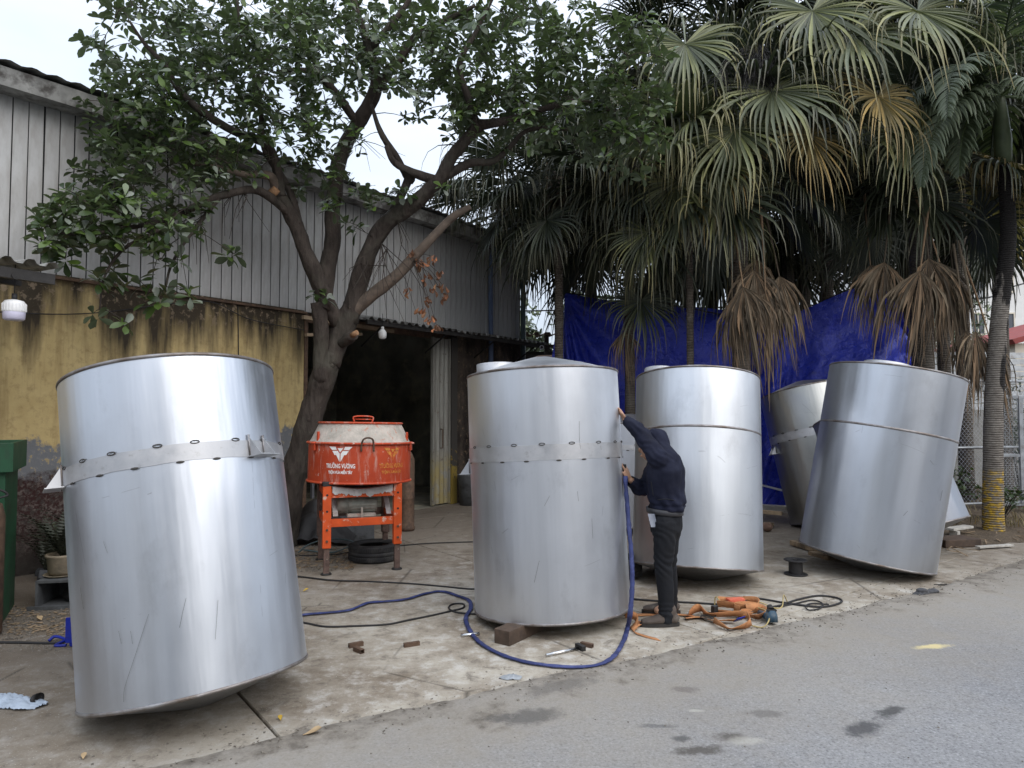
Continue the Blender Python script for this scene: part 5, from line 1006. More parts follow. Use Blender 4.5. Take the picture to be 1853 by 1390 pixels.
for i in range(2600):
    x, y = rnd.uniform(5.6, 10.5), 0; y = edge_y(x) + .35 + abs(rnd.gauss(0, .8)); 
    if x < 6.5 and y < 9.0: continue
    if noise.noise(Vector((x * 1.5, y * 1.5, 0))) < -.15: continue
    a = rnd.uniform(0, 6.28); h = rnd.uniform(.05, .18); b = Vector((x, y, .02)); e = b + Vector((math.cos(a) * h * .8, math.sin(a) * h * .8, h)); md = b.lerp(e, .5) + Vector((0, 0, h * .25)); sd = Vector((-math.sin(a), math.cos(a), 0)) * .004; o_ = len(V)
    V += [tuple(b - sd), tuple(b + sd), tuple(md + sd * .8), tuple(md - sd * .8), tuple(e)]; F_ += [(o_, o_ + 1, o_ + 2, o_ + 3), (o_ + 3, o_ + 2, o_ + 4)]; T_ += [rnd.random()] * 5
o = bpy.data.objects.new('dry_grass', np_mesh('dry_grass', np.array(V), F_, 'dry_grass', T_)); COL.objects.link(o); setp(o, kind='stuff')
m = MB(); p = G(1745, 975); m.box(p + Vector((0, .1, .12)), (.45, .12, .03), .5, bev=.004); m.box(p + Vector((-.12, .0, .05)), (.06, .1, .1), .5); single('pale_plank', m, 'pale_plank', 'pale plank wedged at the edge of the hidden tank by the palm', 'plank')
m = MB(); p = G(1800, 993); m.box(p + Vector((0, 0, .03)), (.5, .07, .02), .25, bev=.003); single('pale_plank', m, 'pale_plank', 'flat pale plank lying in the grass near the palm foot', 'plank')
m = MB(); p = G(1735, 990); m.box(p + Vector((0, .1, .05)), (.5, .3, .09), .2, bev=.01); single('timber_block', m, 'plank_dark', 'charred timber block under the hidden tank edge', 'block')

# unseen houses and trees across the road, added to streak the tanks' reflections
block(-13, -18, 9, 7, 7.5, 2, 4, 'unseen two-storey cream house across the road, farther left of the viewer', 'cream_wall', 'unseen_house', R(210), 'red_roof')
block(3.5, -12.5, 6.5, 7, 9.5, 3, 3, 'unseen narrow three-storey house across the road behind the viewer', 'concrete_wall', 'unseen_house', R(210))
block(17.5, -4.0, 8, 7, 6.5, 2, 4, 'unseen low white house across the road to the right of the viewer', 'white_wall', 'unseen_house', R(210), 'red_roof')
far_tree(-4.8, -12.5, 6.5, 2.3, 'unseen roadside tree across the road left of the three-storey house', 31, 1500, .22); far_tree(9.8, -7.0, 5.5, 1.8, 'unseen roadside tree across the road right of the three-storey house', 32, 1200, .22)
# ================================================================== the man at the tank
worn('navy_cloth', (.010, .012, .027), .85, .3, 6, .5, 0, (.022, .025, .042), 3, .5, .7, .25); worn('black_denim', (.008, .009, .012), .8, .3, 7, .5, 0, (.018, .02, .025), 4, .55, .7, .3); worn('skin', (.46, .27, .18), .5, .12, 20, .15, 0, None, 6, .5, .7, .4)
worn('shoe_suede', (.085, .068, .058), .9, .25, 14, .4, 0, (.16, .14, .12), 9, .55, .7); worn('shoe_sole', (.035, .032, .030), .7, .2, 12); worn('belt_leather', (.045, .045, .05), .4, .2, 10); worn('dusty_rag', (.26, .28, .33), .9, .2, 9, .3); worn('glove_knit', (.50, .42, .32), .9, .2, 30, .4); worn('hair_black', (.012, .011, .010), .6, .2, 30)
PX = Vector((1.10, 5.30, 0)); MAN = thing('person', 'man in navy hooded jacket and dark trousers reaching up to the upright tank', 'person', PX); Yp = 5.30
def ell(mb, pts, n=16):          # pts: (point, rx across, ry through) ; closed loft with elliptical sections; across = local x of the path frame
    sec = []; k = len(pts); prev = None
    P_ = [Vector(p) for p, *_ in pts]; vs, fs = [], []
    for i, (p, ra, rb, *wd) in enumerate(pts):
        t_ = (P_[min(i + 1, k - 1)] - P_[max(i - 1, 0)]).normalized(); ref = Vector(wd[0]) if wd else Vector((1, 0, 0)); a = (ref - t_ * ref.dot(t_)).normalized(); b = t_.cross(a)
        for j in range(n): an = 2 * math.pi * j / n; vs.append(P_[i] + a * math.cos(an) * ra + b * math.sin(an) * rb)
    for i in range(k - 1):
        for j in range(n): fs.append((i * n + j, i * n + (j + 1) % n, (i + 1) * n + (j + 1) % n, (i + 1) * n + j))
    fs += [tuple(reversed(range(n))), tuple((k - 1) * n + j for j in range(n))]; mb.add(vs, fs, True)
def limbp(mb, pts, n=12):
    sp = spline([p for p, r in pts], 4); rs = [lerp(pts[min(i // 4, len(pts) - 1)][1], pts[min(i // 4 + 1, len(pts) - 1)][1], (i % 4) / 4) for i in range(len(sp))]; mb.tube(sp, rs, n)
    mb.sphere(sp[0], rs[0] * .98, 10, 8); mb.sphere(sp[-1], rs[-1] * .98, 10, 8)
q = lambda px, py, dy=0: P(px, py, Yp + dy)
# joints (far side is +y); he faces the tank, back turned a little towards us
hipC = q(1203, 935, .0); chest = q(1200, 850, -.02); neck = q(1190, 812, .02); head = q(1181, 806, .06)
shL, shR = q(1188, 826, -.13), q(1196, 832, .16)
elL, wrL = q(1160, 784, -.06), q(1131, 759, .02); elR, wrR = q(1163, 884, .12), q(1140, 868, .06)
kneeL, ankL = q(1203, 1022, -.10), q(1206, 1118, -.12); kneeR, ankR = q(1211, 1015, .10), q(1213, 1094, .14)
# --- the body itself: one continuous skin (head, neck, trunk, limbs, hands)
B = MB()
ell(B, [(hipC + Vector((0, 0, -.07)), .10, .14), (hipC, .115, .15), (q(1202, 895), .10, .13), (chest, .12, .15), (q(1196, 822), .10, .13), (neck, .06, .07)])
limbp(B, [(neck + Vector((.02, 0, -.03)), .055), (head + Vector((.02, 0, -.02)), .055)])
hdir = Vector((-.80, .25, -.30)).normalized()             # where the face looks
B.sphere(head, (.092, .075, .108), 20, 14); B.sphere(head + hdir * .03 + Vector((0, 0, -.045)), (.06, .055, .065), 16, 10)
B.sphere(head + hdir * .102 + Vector((0, 0, -.005)), (.018, .012, .022), 8, 6); B.sphere(head + hdir * .092 + Vector((0, 0, -.055)), (.014, .022, .009), 8, 6)
for sg in (-1, 1): B.sphere(head + Vector((.01, sg * .078, -.005)), (.018, .010, .03), 8, 6); B.sphere(head + hdir * .085 + Vector((.0, sg * .03, .02)), (.010, .014, .008), 8, 6)
for sh, el, wr in ((shL, elL, wrL), (shR, elR, wrR)): limbp(B, [(sh, .052), (sh.lerp(el, .5), .045), (el, .038), (el.lerp(wr, .4), .036), (wr, .024)])
for hp, kn, an in ((q(1201, 940, -.08), kneeL, ankL), (q(1206, 940, .08), kneeR, ankR)): limbp(B, [(hp, .078), (hp.lerp(kn, .5), .068), (kn, .05), (kn.lerp(an, .4), .048), (an, .034)]); limbp(B, [(an, .034), (an + Vector((-.10, 0, -.045)), .03)])
def hand(mb, wr, fdir, palmn, curl, side, s=1.0):
    """fdir: wrist to knuckles, palmn: out of the palm; side: direction of the thumb"""
    fdir, palmn, side = fdir.normalized(), palmn.normalized(), side.normalized(); kn = wr + fdir * .085 * s
    ell(mb, [(wr, .020 * s, .016 * s, side), (wr + fdir * .035 * s, .034 * s, .016 * s, side), (kn, .040 * s, .014 * s, side), (kn + fdir * .008, .036 * s, .010 * s, side)], 12)
    for i, (off, L) in enumerate(((.030, .070), (.010, .078), (-.011, .072), (-.030, .056))):
        p = kn + side * off * s; d = fdir.copy(); pts = [(p - fdir * .02, .0098 * s)]; c = curl
        for j, f in enumerate((.45, .30, .25)):
            pts.append((p, .0095 * s - .0008 * j)); d = (d * math.cos(c) + palmn * math.sin(c)).normalized() if j else (d * math.cos(c * .5) + palmn * math.sin(c * .5)).normalized(); palm2 = palmn; p = p + d * L * f * s
            palmn_ = palmn
            c = curl * .8
        pts.append((p, .0075 * s)); mb.tube([a for a, b in pts], [b for a, b in pts], 8); mb.sphere(p, .0075 * s, 8, 6)
    tb = wr + fdir * .022 * s + side * .024 * s; td = (fdir * .6 + side * .8 + palmn * .3).normalized(); m1 = tb + td * .038 * s; m2 = m1 + (fdir * .9 + side * .25 + palmn * .25).normalized() * .030 * s
    mb.tube([tb, m1, m2], [.014 * s, .011 * s, .008 * s], 8); mb.sphere(m2, .008 * s, 8, 6)
ht, hb = q(1124, 746, .06), q(1131, 846, .05)
hand(B, wrL, Vector((-.5, .25, .85)), Vector((-.75, .35, -.35)), .75, Vector((.1, -1, .2)), .95)
hand(B, wrR, Vector((-.35, .0, .95)), Vector((-.9, .35, .1)), .45, Vector((-.5, -.85, .0)), .95)
b2 = remesh(B, .0065, 2); body = part('body', b2, 'skin', MAN)
# --- trousers
Tm = MB(); ell(Tm, [(q(1203, 918), .120, .150), (hipC + Vector((.005, 0, -.0)), .126, .158), (q(1206, 958), .122, .152), (q(1206, 975), .09, .12)])
for hp, kn, an, sg in ((q(1203, 945, -.085), kneeL, ankL, 1), (q(1209, 945, .085), kneeR, ankR, -1)):
    limbp(Tm, [(hp, .098), (hp.lerp(kn, .5) + Vector((-.004, 0, 0)), .083), (kn + Vector((-.010, 0, 0)), .068), (kn.lerp(an, .45), .064), (kn.lerp(an, .85), .055), (an + Vector((0, 0, -.01)), .053)], 16)
def tfold(p):
    d = 0
    for kz, s_ in ((kneeL.z, 1), (ankL.z + .04, .9), (hipC.z - .12, .7)): w = math.exp(-((p.z - kz) / .085) ** 2); d += s_ * w * .0045 * math.sin((p.z + .5 * p.x * (1 if p.y < PX.y else -1)) * 95 + 9 * noise.noise(p * 6))
    return d + .006 * noise.noise(Vector((p.x * 10, p.y * 10, p.z * 5)))
part('trousers', remesh(Tm, .010, 3, fold=tfold), 'black_denim', MAN)
# --- jacket with hood
J = MB()
ell(J, [(q(1207, 921, 0), .136, .172), (q(1207, 905, 0), .146, .178), (q(1205, 885, 0), .142, .175), (chest + Vector((.01, 0, 0)), .148, .185), (q(1200, 832, .0), .125, .175), (q(1196, 816, .02), .085, .12), (q(1190, 804, .03), .06, .08)], 22)
for sh, el, wr in ((shL, elL, wrL), (shR, elR, wrR)):
    e2 = el + (wr - el) * -.02; limbp(J, [(sh + (sh - el) * .12, .080), (sh, .080), (sh.lerp(el, .5), .070), (el, .062), (el.lerp(wr, .5), .054), (el.lerp(wr, .93), .045)], 14)
J.sphere(head + Vector((.022, -.0, .012)), (.118, .110, .125), 24, 16); J.sphere(head + Vector((.07, -.01, -.055)), (.085, .12, .075), 18, 12)
def jfold(p):
    d = .012 * noise.noise(Vector((p.x * 9, p.y * 9, p.z * 6))) + .008 * noise.noise(Vector((p.x * 22, p.y * 22, p.z * 12)))
    for c_, s_ in ((elL, 1.1), (elR, 1), (shL, .8)): w = math.exp(-((p - c_).length / .10) ** 2); d += s_ * w * .006 * math.sin((p.x * .8 + p.z * 1.1) * 100 + 8 * noise.noise(p * 8))
    w = math.exp(-((p.z - hipC.z - .10) / .10) ** 2); d += w * .006 * math.sin((p.z * .6 + p.x) * 75 + 4 * noise.noise(p * 6)); 
    hz = q(1207, 912).z; d -= .010 * math.exp(-((p.z - hz) / .010) ** 2) if abs(p.x - 1.2) < .3 else 0
    return d
jm = remesh(J, .010, 2, fold=jfold)
# open the hood at the face and the hem below
def cut(mb, tests):
    kill = [any(t_(v) for t_ in tests) for v in mb.v]; fs, sm = [], []
    for f, s_ in zip(mb.f, mb.sm):
        if not all(kill[i] for i in f): fs.append(f); sm.append(s_)
    mb.f, mb.sm = fs, sm; return mb
cut(jm, [lambda v: (v - head).dot(hdir) > .052 and (v - head).length < .145 and (v.z - head.z) < .09, lambda v: (v - wrL).dot((wrL - elL).normalized()) > -.01 and (v - wrL).length < .1, lambda v: (v - wrR).dot((wrR - elR).normalized()) > -.01 and (v - wrR).length < .1])
jk = part('jacket', jm, 'navy_cloth', MAN)
m = MB(); m.sphere(head + Vector((.008, 0, .02)), (.098, .082, .102), 18, 12); cut(m, [lambda v: (v - head).dot(hdir) > .055 and v.z < head.z + .06]); part('hair', m, 'hair_black', MAN)
m = MB()
for pts in ([q(1178, 872, -.185), q(1180, 885, -.188), q(1182, 897, -.186)], [q(1190, 905, -.19), q(1205, 903, -.19), q(1222, 906, -.175)]): m.tube(spline(pts, 4), .0035, 5)
part('seam', m, 'black_denim', jk)
# belt, rag, shoes
def ringb(c, ra, rb, h, th, ang=0, tilt=0):
    m = MB(); n = 48; vs = []
    for dz, dr in ((-h / 2, 0), (-h / 2, th), (h / 2, th), (h / 2, 0)):
        for j in range(n): a = 2 * math.pi * j / n; vs.append(c + Vector(((ra + dr) * math.cos(a), (rb + dr) * math.sin(a), dz + tilt * math.cos(a))))
    m.add(vs, [(r_ * n + j, r_ * n + (j + 1) % n, ((r_ + 1) % 4) * n + (j + 1) % n, ((r_ + 1) % 4) * n + j) for r_ in range(4) for j in range(n)], True); return m
part('belt', ringb(q(1203, 924), .134, .162, .040, .006, tilt=-.008), 'belt_leather', MAN)
m = MB(); m.grid(lambda u, v: q(1172 + 12 * u + 6 * v, 930 + 24 * v, -.13 + .012 * math.sin(u * 3.1) - .01 * v) , 6, 8); m2 = MB(); m2.v = [p + Vector((.003, .004, 0)) for p in m.v]; m.add(m2.v, [tuple(reversed(f)) for f in m.f], True); part('hanging_cloth', m, 'dusty_rag', MAN)
m = MB(); m.box(wrR + Vector((-.045, -.005, .055)), (.022, .03, .13), .4, bev=.006); part('held_tool', m, 'black_rubber', MAN)
def shoe(an, ang):
    M = Matrix.Translation(Vector((an.x, an.y, 0))) @ Matrix.Rotation(ang, 4, 'Z'); U_ = MB()
    prof = [(.075, .034, .05), (.055, .040, .075), (.01, .044, .085), (-.05, .046, .070), (-.11, .050, .052), (-.165, .047, .040), (-.20, .030, .030)]
    ell(U_, [(Vector((x, 0, .022 + h * .5)), w, h * .55, (0, 1, 0)) for x, w, h in prof], 16); limbp(U_, [(Vector((.02, 0, .07)), .045), (Vector((.02, 0, .125)), .046)])
    U_.v = [M @ v for v in U_.v]; u_ = part('shoe', remesh(U_, .007, 3), 'shoe_suede', MAN); S = MB(); pl = []
    for i in range(28):
        a = 2 * math.pi * i / 28; x = -.062 + .152 * math.cos(a); w = .047 + .006 * math.cos(a * 2) - (.008 if x > .02 else 0); pl.append((x, w * math.sin(a)))
    S.prism(pl, .001, .030, M); part('sole', S, 'shoe_sole', u_); L_ = MB()
    for k in range(4): x = -.035 - k * .022; L_.tube([(x, -.03, .088 - k * .008), (x - .008, 0, .100 - k * .009), (x, .03, .088 - k * .008)], .003, 5, M=M)
    for sg in (-1, 1): L_.tube([(-.03, 0, .098), (-.035, sg * .03, .115), (-.055, sg * .045, .085)], .0025, 5, M=M)
    part('laces', L_, 'hair_black', u_)
shoe(Vector((ankL.x + .01, ankL.y, 0)), R(4)); shoe(Vector((ankR.x, ankR.y + .05, 0)), R(-6))
# ================================================================== mortar mixer
t = NT('mixer_orange'); n = t.noise(4, 7, .65); f = t.noise(18, 7, .72); s = t.noise(4, 6, .7, t.map((5, 5, .7)))
c = t.mix(t.rng(n, .3, .7), (.42, .048, .016), (.55, .080, .026)); c = t.mix(t.rng(s, .52, .66, 0, .75), c, (.56, .33, .27)); c = t.mix(t.rng(f, .62, .68, 0, .8), c, (.62, .55, .48)); c = t.mix(t.rng(f, .36, .30, 0, .6), c, (.18, .05, .03)); t.done(c, .55, t.bump(f, .3, .006), 0, .4)
t = NT('mortar_crusted'); n = t.noise(6, 7, .7); g = t.noise(20, 6, .7); c = t.mix(t.rng(n, .35, .65), (.34, .32, .28), (.56, .50, .44)); c = t.mix(t.rng(g, .58, .66, 0, .7), c, (.50, .17, .10)); c = t.mix(t.rng(t.noise(3, 5, .7), .58, .66, 0, .6), c, (.28, .29, .28)); t.done(c, .9, t.bump(g, .8, .012), 0, .2)
worn('orange_paint', (.62, .085, .015), .5, .15, 9, .2, 0, (.60, .42, .34), 13, .58, .66); worn('motor_grey', (.26, .28, .25), .6, .3, 12, .3, .3); worn('leg_rust', (.13, .085, .07), .8, .4, 22, .5, .1, (.30, .24, .2), 16, .6, .7); worn('logo_white', (.82, .80, .78), .6, .08, 30, .1, 0, (.6, .3, .25), 40, .62, .7); worn('logo_yellow', (.62, .26, .05), .6, .2, 30, .1, 0, (.56, .10, .03), 26, .48, .60); worn('worn_cloth', (.52, .50, .49), .9, .15, 12, .5, 0, (.33, .30, .28), 7)
fl, fr = G(590, 1040), G(718, 1030); ex = (fr - fl).normalized(); ey = Vector((-ex.y, ex.x, 0)); cen = (fl + fr) / 2 + ey * .36; FW = (fr - fl).length
MX = thing('mortar_mixer', 'orange mortar mixer with pale crusted lid on a four-legged stand', 'mixer', cen)
def L(x, y, z): return cen + ex * x + ey * y + Vector((0, 0, z))
ANG = math.atan2(ex.y, ex.x); hw = FW / 2; DR = .525; dz0, dz1 = .875, 1.275; tilt = Matrix.Translation(cen) @ Matrix.Rotation(ANG, 4, 'Z') @ Matrix.Rotation(R(1.0), 4, 'Y') @ Matrix.Rotation(R(-.8), 4, 'X')
m = MB(); m.lathe([(DR - .03, dz0), (DR, dz0 + .004), (DR + .004, dz0 + .02), (DR + .002, dz1 - .02), (DR + .003, dz1)], 96, tilt); m.lathe([(0, dz0), (DR - .03, dz0)], 64, tilt); DRM = part('drum', m, 'mixer_orange', MX)
for z, rr_, nm in ((dz1, DR + .012, 'drum_rim'), (dz0 + .008, DR + .006, 'drum_rim')):
    m = MB(); m.lathe([(rr_ - .010, z - .012), (rr_ + .010, z - .010), (rr_ + .014, z), (rr_ + .010, z + .010), (rr_ - .010, z + .012)], 96, tilt, close=True); part(nm, m, 'mixer_orange', MX)
lz = dz1 + .205; m = MB(); m.lathe([(DR - .005, dz1 + .012), (DR - .02, dz1 + .03), (.425, lz - .01), (.42, lz)], 72, tilt); LID = part('lid', m, 'mortar_crusted', MX)
m = MB(); m.lathe([(0, lz + .012), (.43, lz + .010), (.445, lz), (.43, lz - .012), (.40, lz - .01)], 72, tilt); part('lid_top', m, 'mixer_orange', MX)
hz = lz + .01; m = MB(); m.tube(spline([Vector((-.09, -.18, hz)), Vector((-.09, -.18, hz + .055)), Vector((.09, -.18, hz + .055)), Vector((.09, -.18, hz))], 5), .008, 8, M=tilt); m.tube([Vector((-.085, -.18, hz + .028)), Vector((.085, -.18, hz + .028))], .006, 6, M=tilt); part('lid_handle', m, 'mixer_orange', MX)
m = MB(); a0 = -math.pi / 2 + .02; hp = [((DR + .012) * math.sin(x) * 1.0, -(DR + .02 + .02 * (i in (2, 3, 4))) * math.cos(x), z) for i, (x, z) in enumerate(((-.115, dz1 - .075), (-.108, dz1), (-.08, dz1 + .045), (0, dz1 + .06), (.08, dz1 + .045), (.108, dz1), (.115, dz1 - .075)))]
m.tube(spline(hp, 5), .0095, 8, M=tilt); part('hoop_handle', m, 'rust_metal', MX)
for sg in (-1, 1):
    x = sg * 1.12; m = MB(); c_ = Vector(((DR + .02) * math.sin(x), -(DR + .02) * math.cos(x), dz1)); m.box(c_ + Vector((0, 0, -.03)), (.05, .02, .09), x, M=tilt, bev=.004); m.box(c_ + Vector((-.04 * sg, .015, .06)), (.03, .02, .11), x, M=tilt, bev=.004); m.cyl(tilt @ (c_ + Vector((-.03, -.02, .0))), tilt @ (c_ + Vector((.03, -.02, .0))), .010, 8); part('latch', m, 'mixer_orange', MX)
# lettering and wing emblem, wrapped on the drum
def wrap(mb, th0, z0, s, off=.006):
    out = MB()
    for v in mb.v:
        th = th0 + v.x * s / DR; r = DR + off; out.v.append(tilt @ Vector((r * math.sin(th), -r * math.cos(th), z0 + v.y * s)))
    out.f, out.sm, out.uv = mb.f, mb.sm, mb.uv; return out
def text_mb(txt, size, bold=.0, sx=1):
    cu = bpy.data.curves.new('t', 'FONT'); cu.body = txt; cu.size = size; cu.align_x = 'CENTER'; cu.offset = bold; cu.resolution_u = 2; o = bpy.data.objects.new('t', cu); COL.objects.link(o)
    e = bpy.data.meshes.new_from_object(o.evaluated_get(bpy.context.evaluated_depsgraph_get())); mb = MB(); mb.v = [Vector((v.co.x * sx, v.co.y, 0)) for v in e.vertices]; mb.f = [tuple(f.vertices) for f in e.polygons]; mb.sm = [False] * len(mb.f); mb.uv = [(0, 0)] * len(mb.v); bpy.data.objects.remove(o); bpy.data.curves.remove(cu); bpy.data.meshes.remove(e); return mb
wing = [[(-1.00, .62), (-.40, .62), (-.30, .36), (-.74, .36)], [(-.24, .50), (.24, .50), (.02, .18), (-.02, .18)], [(-.70, .28), (-.22, .28), (-.04, .05), (-.04, -.62), (-.34, -.06), (-.50, -.06)]]
def emblem(th0, z0, s, mat, lbl):
    mb = MB()
    for pl_ in wing:
        for sg in ((1, -1) if pl_ is not wing[1] else (1,)):
            pts = [(x * sg, y) for x, y in pl_]
            if sg == -1: pts = pts[::-1]
            k = len(pts); mb.add([(x, y, 0) for x, y in pts], [tuple(range(k))])
    # subdivide coarsely so it follows the drum
    part('emblem', wrap(mb, th0, z0, s), mat, DRM, label=lbl)
    for tx, sz, dz_, sx, nm in (('TRƯỜNG VƯƠNG', .060, -.130, .62, 'lettering'), ('TRỘN VỮA MIỀN TÂY', .038, -.185, .66, 'lettering')):
        t_ = text_mb(tx, sz, .0016, sx); part(nm, wrap(t_, th0, z0 + dz_ - .005, 1.0, .0055), mat, DRM)
emblem(-.50, 1.170, .120, 'logo_white', 'white wing emblem with white lettering'); emblem(.52, 1.170, .105, 'logo_yellow', 'worn ochre wing emblem with faded lettering')
# stand
def bar(name, a, b, w, h, mat, bev=.004):
    m = MB(); d = b - a; m.box((a + b) / 2, (d.length, w, h), rot=d.to_track_quat('X', 'Z').to_euler(), bev=bev); return part(name, m, mat, MX)
for sx in (-1, 1):
    for sy in (-1, 1):
        x, y = sx * (hw - .0), sy * .36
        m = MB(); m.box(L(x, y, .565), (.082, .082, .61), ANG, bev=.006); leg = part('leg', m, 'orange_paint' if sy < 0 else 'leg_rust', MX)
        m = MB(); m.box(L(x, y, .13), (.055, .055, .26), ANG, bev=.004); part('leg_extension', m, 'leg_rust', leg)
        m = MB(); m.lathe([(0, .018), (.045, .016), (.055, .006), (.055, 0.002), (0, .002)], 14, Matrix.Translation(L(x, y, 0))); part('foot_plate', m, 'dark_iron', leg)
        if sy < 0:
            for z in (.78, .62): m = MB(); m.cyl(L(x, y - .043, z), L(x, y - .040, z), .011, 10); part('bolt_hole', m, 'black_rubber', leg)
            for z in (.44, .33): m = MB(); m.cyl(L(x, y - .052, z), L(x, y - .040, z), .013, 6); part('bolt', m, 'rust_metal', leg)
for y in (-.36, .36): bar('cross_bar', L(-hw + .04, y, .79), L(hw - .04, y, .79), .05, .085, 'orange_paint' if y < 0 else 'leg_rust'); bar('cross_bar', L(-hw + .04, y, .50), L(hw - .04, y, .50), .05, .075, 'orange_paint' if y < 0 else 'leg_rust')
for sx in (-1, 1): bar('side_bar', L(sx * hw, -.32, .79), L(sx * hw, .32, .79), .045, .07, 'orange_paint'); bar('side_bar', L(sx * hw, -.32, .50), L(sx * hw, .32, .50), .045, .07, 'orange_paint')
for x in (-.26, .27): bar('gusset_bar', L(x, -.33, .56), L(x + (.0), -.1, .74), .05, .008, 'worn_cloth')
m = MB(); a = L(-.22, -.20, .66); b = L(.16, -.20, .66); m.tube([a, b], .085, 20); MO = part('motor', m, 'motor_grey', MX)
m = MB()
for i in range(14): an = math.pi * 2 * i / 14; m.box(L(.02, -.20, .66) + ey * math.cos(an) * .088 + Vector((0, 0, math.sin(an) * .088)), (.24, .006, .016), rot=(Matrix.Rotation(ANG, 3, 'Z') @ Matrix.Rotation(an, 3, 'X')).to_euler())
part('cooling_fins', m, 'motor_grey', MO); m = MB(); m.tube([L(-.24, -.20, .66), L(-.13, -.20, .66)], .093, 20); part('fan_cover', m, 'motor_grey', MO); m = MB(); m.box(L(.0, -.22, .555), (.28, .16, .03), ANG); m.box(L(.0, -.31, .585), (.02, .02, .10), ANG); part('motor_bracket', m, 'mortar_crusted', MO)
m = MB(); m.tube([L(0, 0, .80), L(0, 0, .88)], .14, 20); m.box(L(0, 0, .79), (FW - .1, .1, .05), ANG); part('gearbox', m, 'dark_iron', MX)
m = MB()
def rag(u, v):
    x = lerp(-hw + .05, hw - .05, u); sag = .035 * math.sin(math.pi * u); lo = .05 + .035 * noise.noise(Vector((u * 9, 0, 3))) + .02 * noise.noise(Vector((u * 25, 0, 1)))
    if v < .5: return L(x, lerp(-.28, -.39, v * 2), .865 - sag)
    return L(x, -.393 - .006 * math.sin(u * 30) - .004, .865 - sag - lo * (v - .5) * 2.6)
m.grid(rag, 60, 8); part('draped_cloth', m, 'worn_cloth', MX)
m = MB(); m.box(L(-hw - .0, -.37, .888), (.09, .07, .045), ANG + .1, bev=.008); single('black_clamp', m, 'black_rubber', 'small black clamp sitting on top of the left leg of the mixer', 'clamp')
worn('marker_blue', (.06, .05, .35), .4, .1, 10)
mk = thing('marker_pen', 'white marker pen with blue ends lying below the mixer drum', 'pen', L(0, -.40, .868)); m = MB(); m.cyl(L(-.03, -.405, .876), L(.07, -.405, .876), .0085, 10); part('barrel', m, 'white_plastic', mk)
for a_, b_ in ((-.075, -.031), (.071, .10)): m = MB(); m.cyl(L(a_, -.405, .876), L(b_, -.405, .876), .0095, 10); part('cap', m, 'marker_blue', mk)
# ================================================================== things on the ground
worn('hose_blue', (.026, .036, .12), .7, .3, 14, .5, 0, (.07, .085, .22), 7); worn('cable_black', (.02, .019, .02), .6, .3, 20); worn('strap_orange', (.46, .21, .09), .85, .25, 14, .4, 0, (.22, .09, .04), 7, .55, .68); worn('box_orange', (.62, .12, .06), .5, .2, 14, .2, 0, (.4, .12, .07), 18); worn('plastic_blue', (.01, .025, .30), .4, .15, 8, .1, 0, (.02, .02, .12), 9); worn('grinder_teal', (.03, .07, .11), .45, .3, 12, .2, 0, (.13, .14, .14), 18); worn('cable_yellow', (.42, .33, .14), .6, .2, 14)
worn('tyre_rubber', (.028, .028, .030), .75, .3, 9, .3, 0, (.07, .068, .065), 6, .5, .66); worn('container_green', (.012, .062, .028), .55, .3, 4, .2, 0, (.02, .03, .02), 5, .5, .7); worn('clay_pot', (.30, .25, .18), .85, .25, 14, .3, 0, (.14, .12, .09)); worn('grey_box', (.07, .073, .078), .8, .3, 6, .3, 0, (.03, .03, .03)); worn('crate_grey', (.10, .105, .11), .7, .3, 8, .3, 0, (.04, .04, .04)); worn('rag_blue', (.36, .42, .50), .9, .15, 10, .4); worn('rag_grey', (.30, .32, .34), .8, .2, 14, .3); worn('glove_grey', (.07, .07, .075), .9, .3, 16, .4); worn('leaf_yellow', (.50, .33, .05), .7, .2, 20); worn('leaf_tan', (.42, .30, .17), .8, .25, 20); worn('bright_steel', (.62, .62, .62), .25, .1, 20, .05, 1.0)
def hose_flat(pts, r, mat, name, label, cat, flat=.45, n=9, twist=True):
    sp = spline(pts, 10); m = MB(); m.tube(sp, [r * (1 + .14 * noise.noise(p * 9) + .10 * noise.noise(p * 25)) for p in sp], 10, flat=1); 
    z = [v for v in m.v]; out = []
    for i, v in enumerate(m.v):
        c = sp[min(i // 10, len(sp) - 1)]; d = v - c; d += Vector((noise.noise(v * 30), noise.noise(v * 30 + Vector((9, 0, 0))), 0)) * r * .25; out.append(c + Vector((d.x, d.y, d.z * (flat if c.z < .1 else 1))))
    m.v = out; return single(name, m, mat, label, cat)
r = .019; g = lambda x, y, z=.016: G(x, y, z)
pts = [g(500, 1122)] + [g(x, y) for x, y in ((553, 1112), (600, 1108), (635, 1103), (665, 1091), (700, 1088), (735, 1084), (770, 1074), (800, 1070), (828, 1078), (848, 1086), (852, 1100), (843, 1118), (850, 1140), (868, 1162), (900, 1181), (940, 1195), (985, 1203), (1040, 1207), (1085, 1202), (1112, 1186), (1128, 1160), (1136, 1135))]
pts += [P(1141, 1105, 4.98), P(1144, 1050, 5.05), P(1142, 1000, 5.12), P(1138, 950, 5.2), P(1134, 900, 5.25), P(1131, 862, 5.29)]
hose_flat(pts, .0175, 'hose_blue', 'blue_hose', 'dark blue cloth-wrapped hose looping round the front of the upright tank', 'hose')
def cable(pts, label, r=.0075, mat='cable_black', name='cable'): 
    m = MB(); m.tube(spline(pts, 8), r, 6); return single(name, m, mat, label, 'cable')
c_ = lambda L_: [G(x, y, .01) for x, y in L_]
cable(c_([(470, 1036), (548, 1044), (600, 1050), (660, 1052), (740, 1056), (800, 1061), (860, 1066), (920, 1060)]), 'black cable running across the yard just in front of the mixer feet')
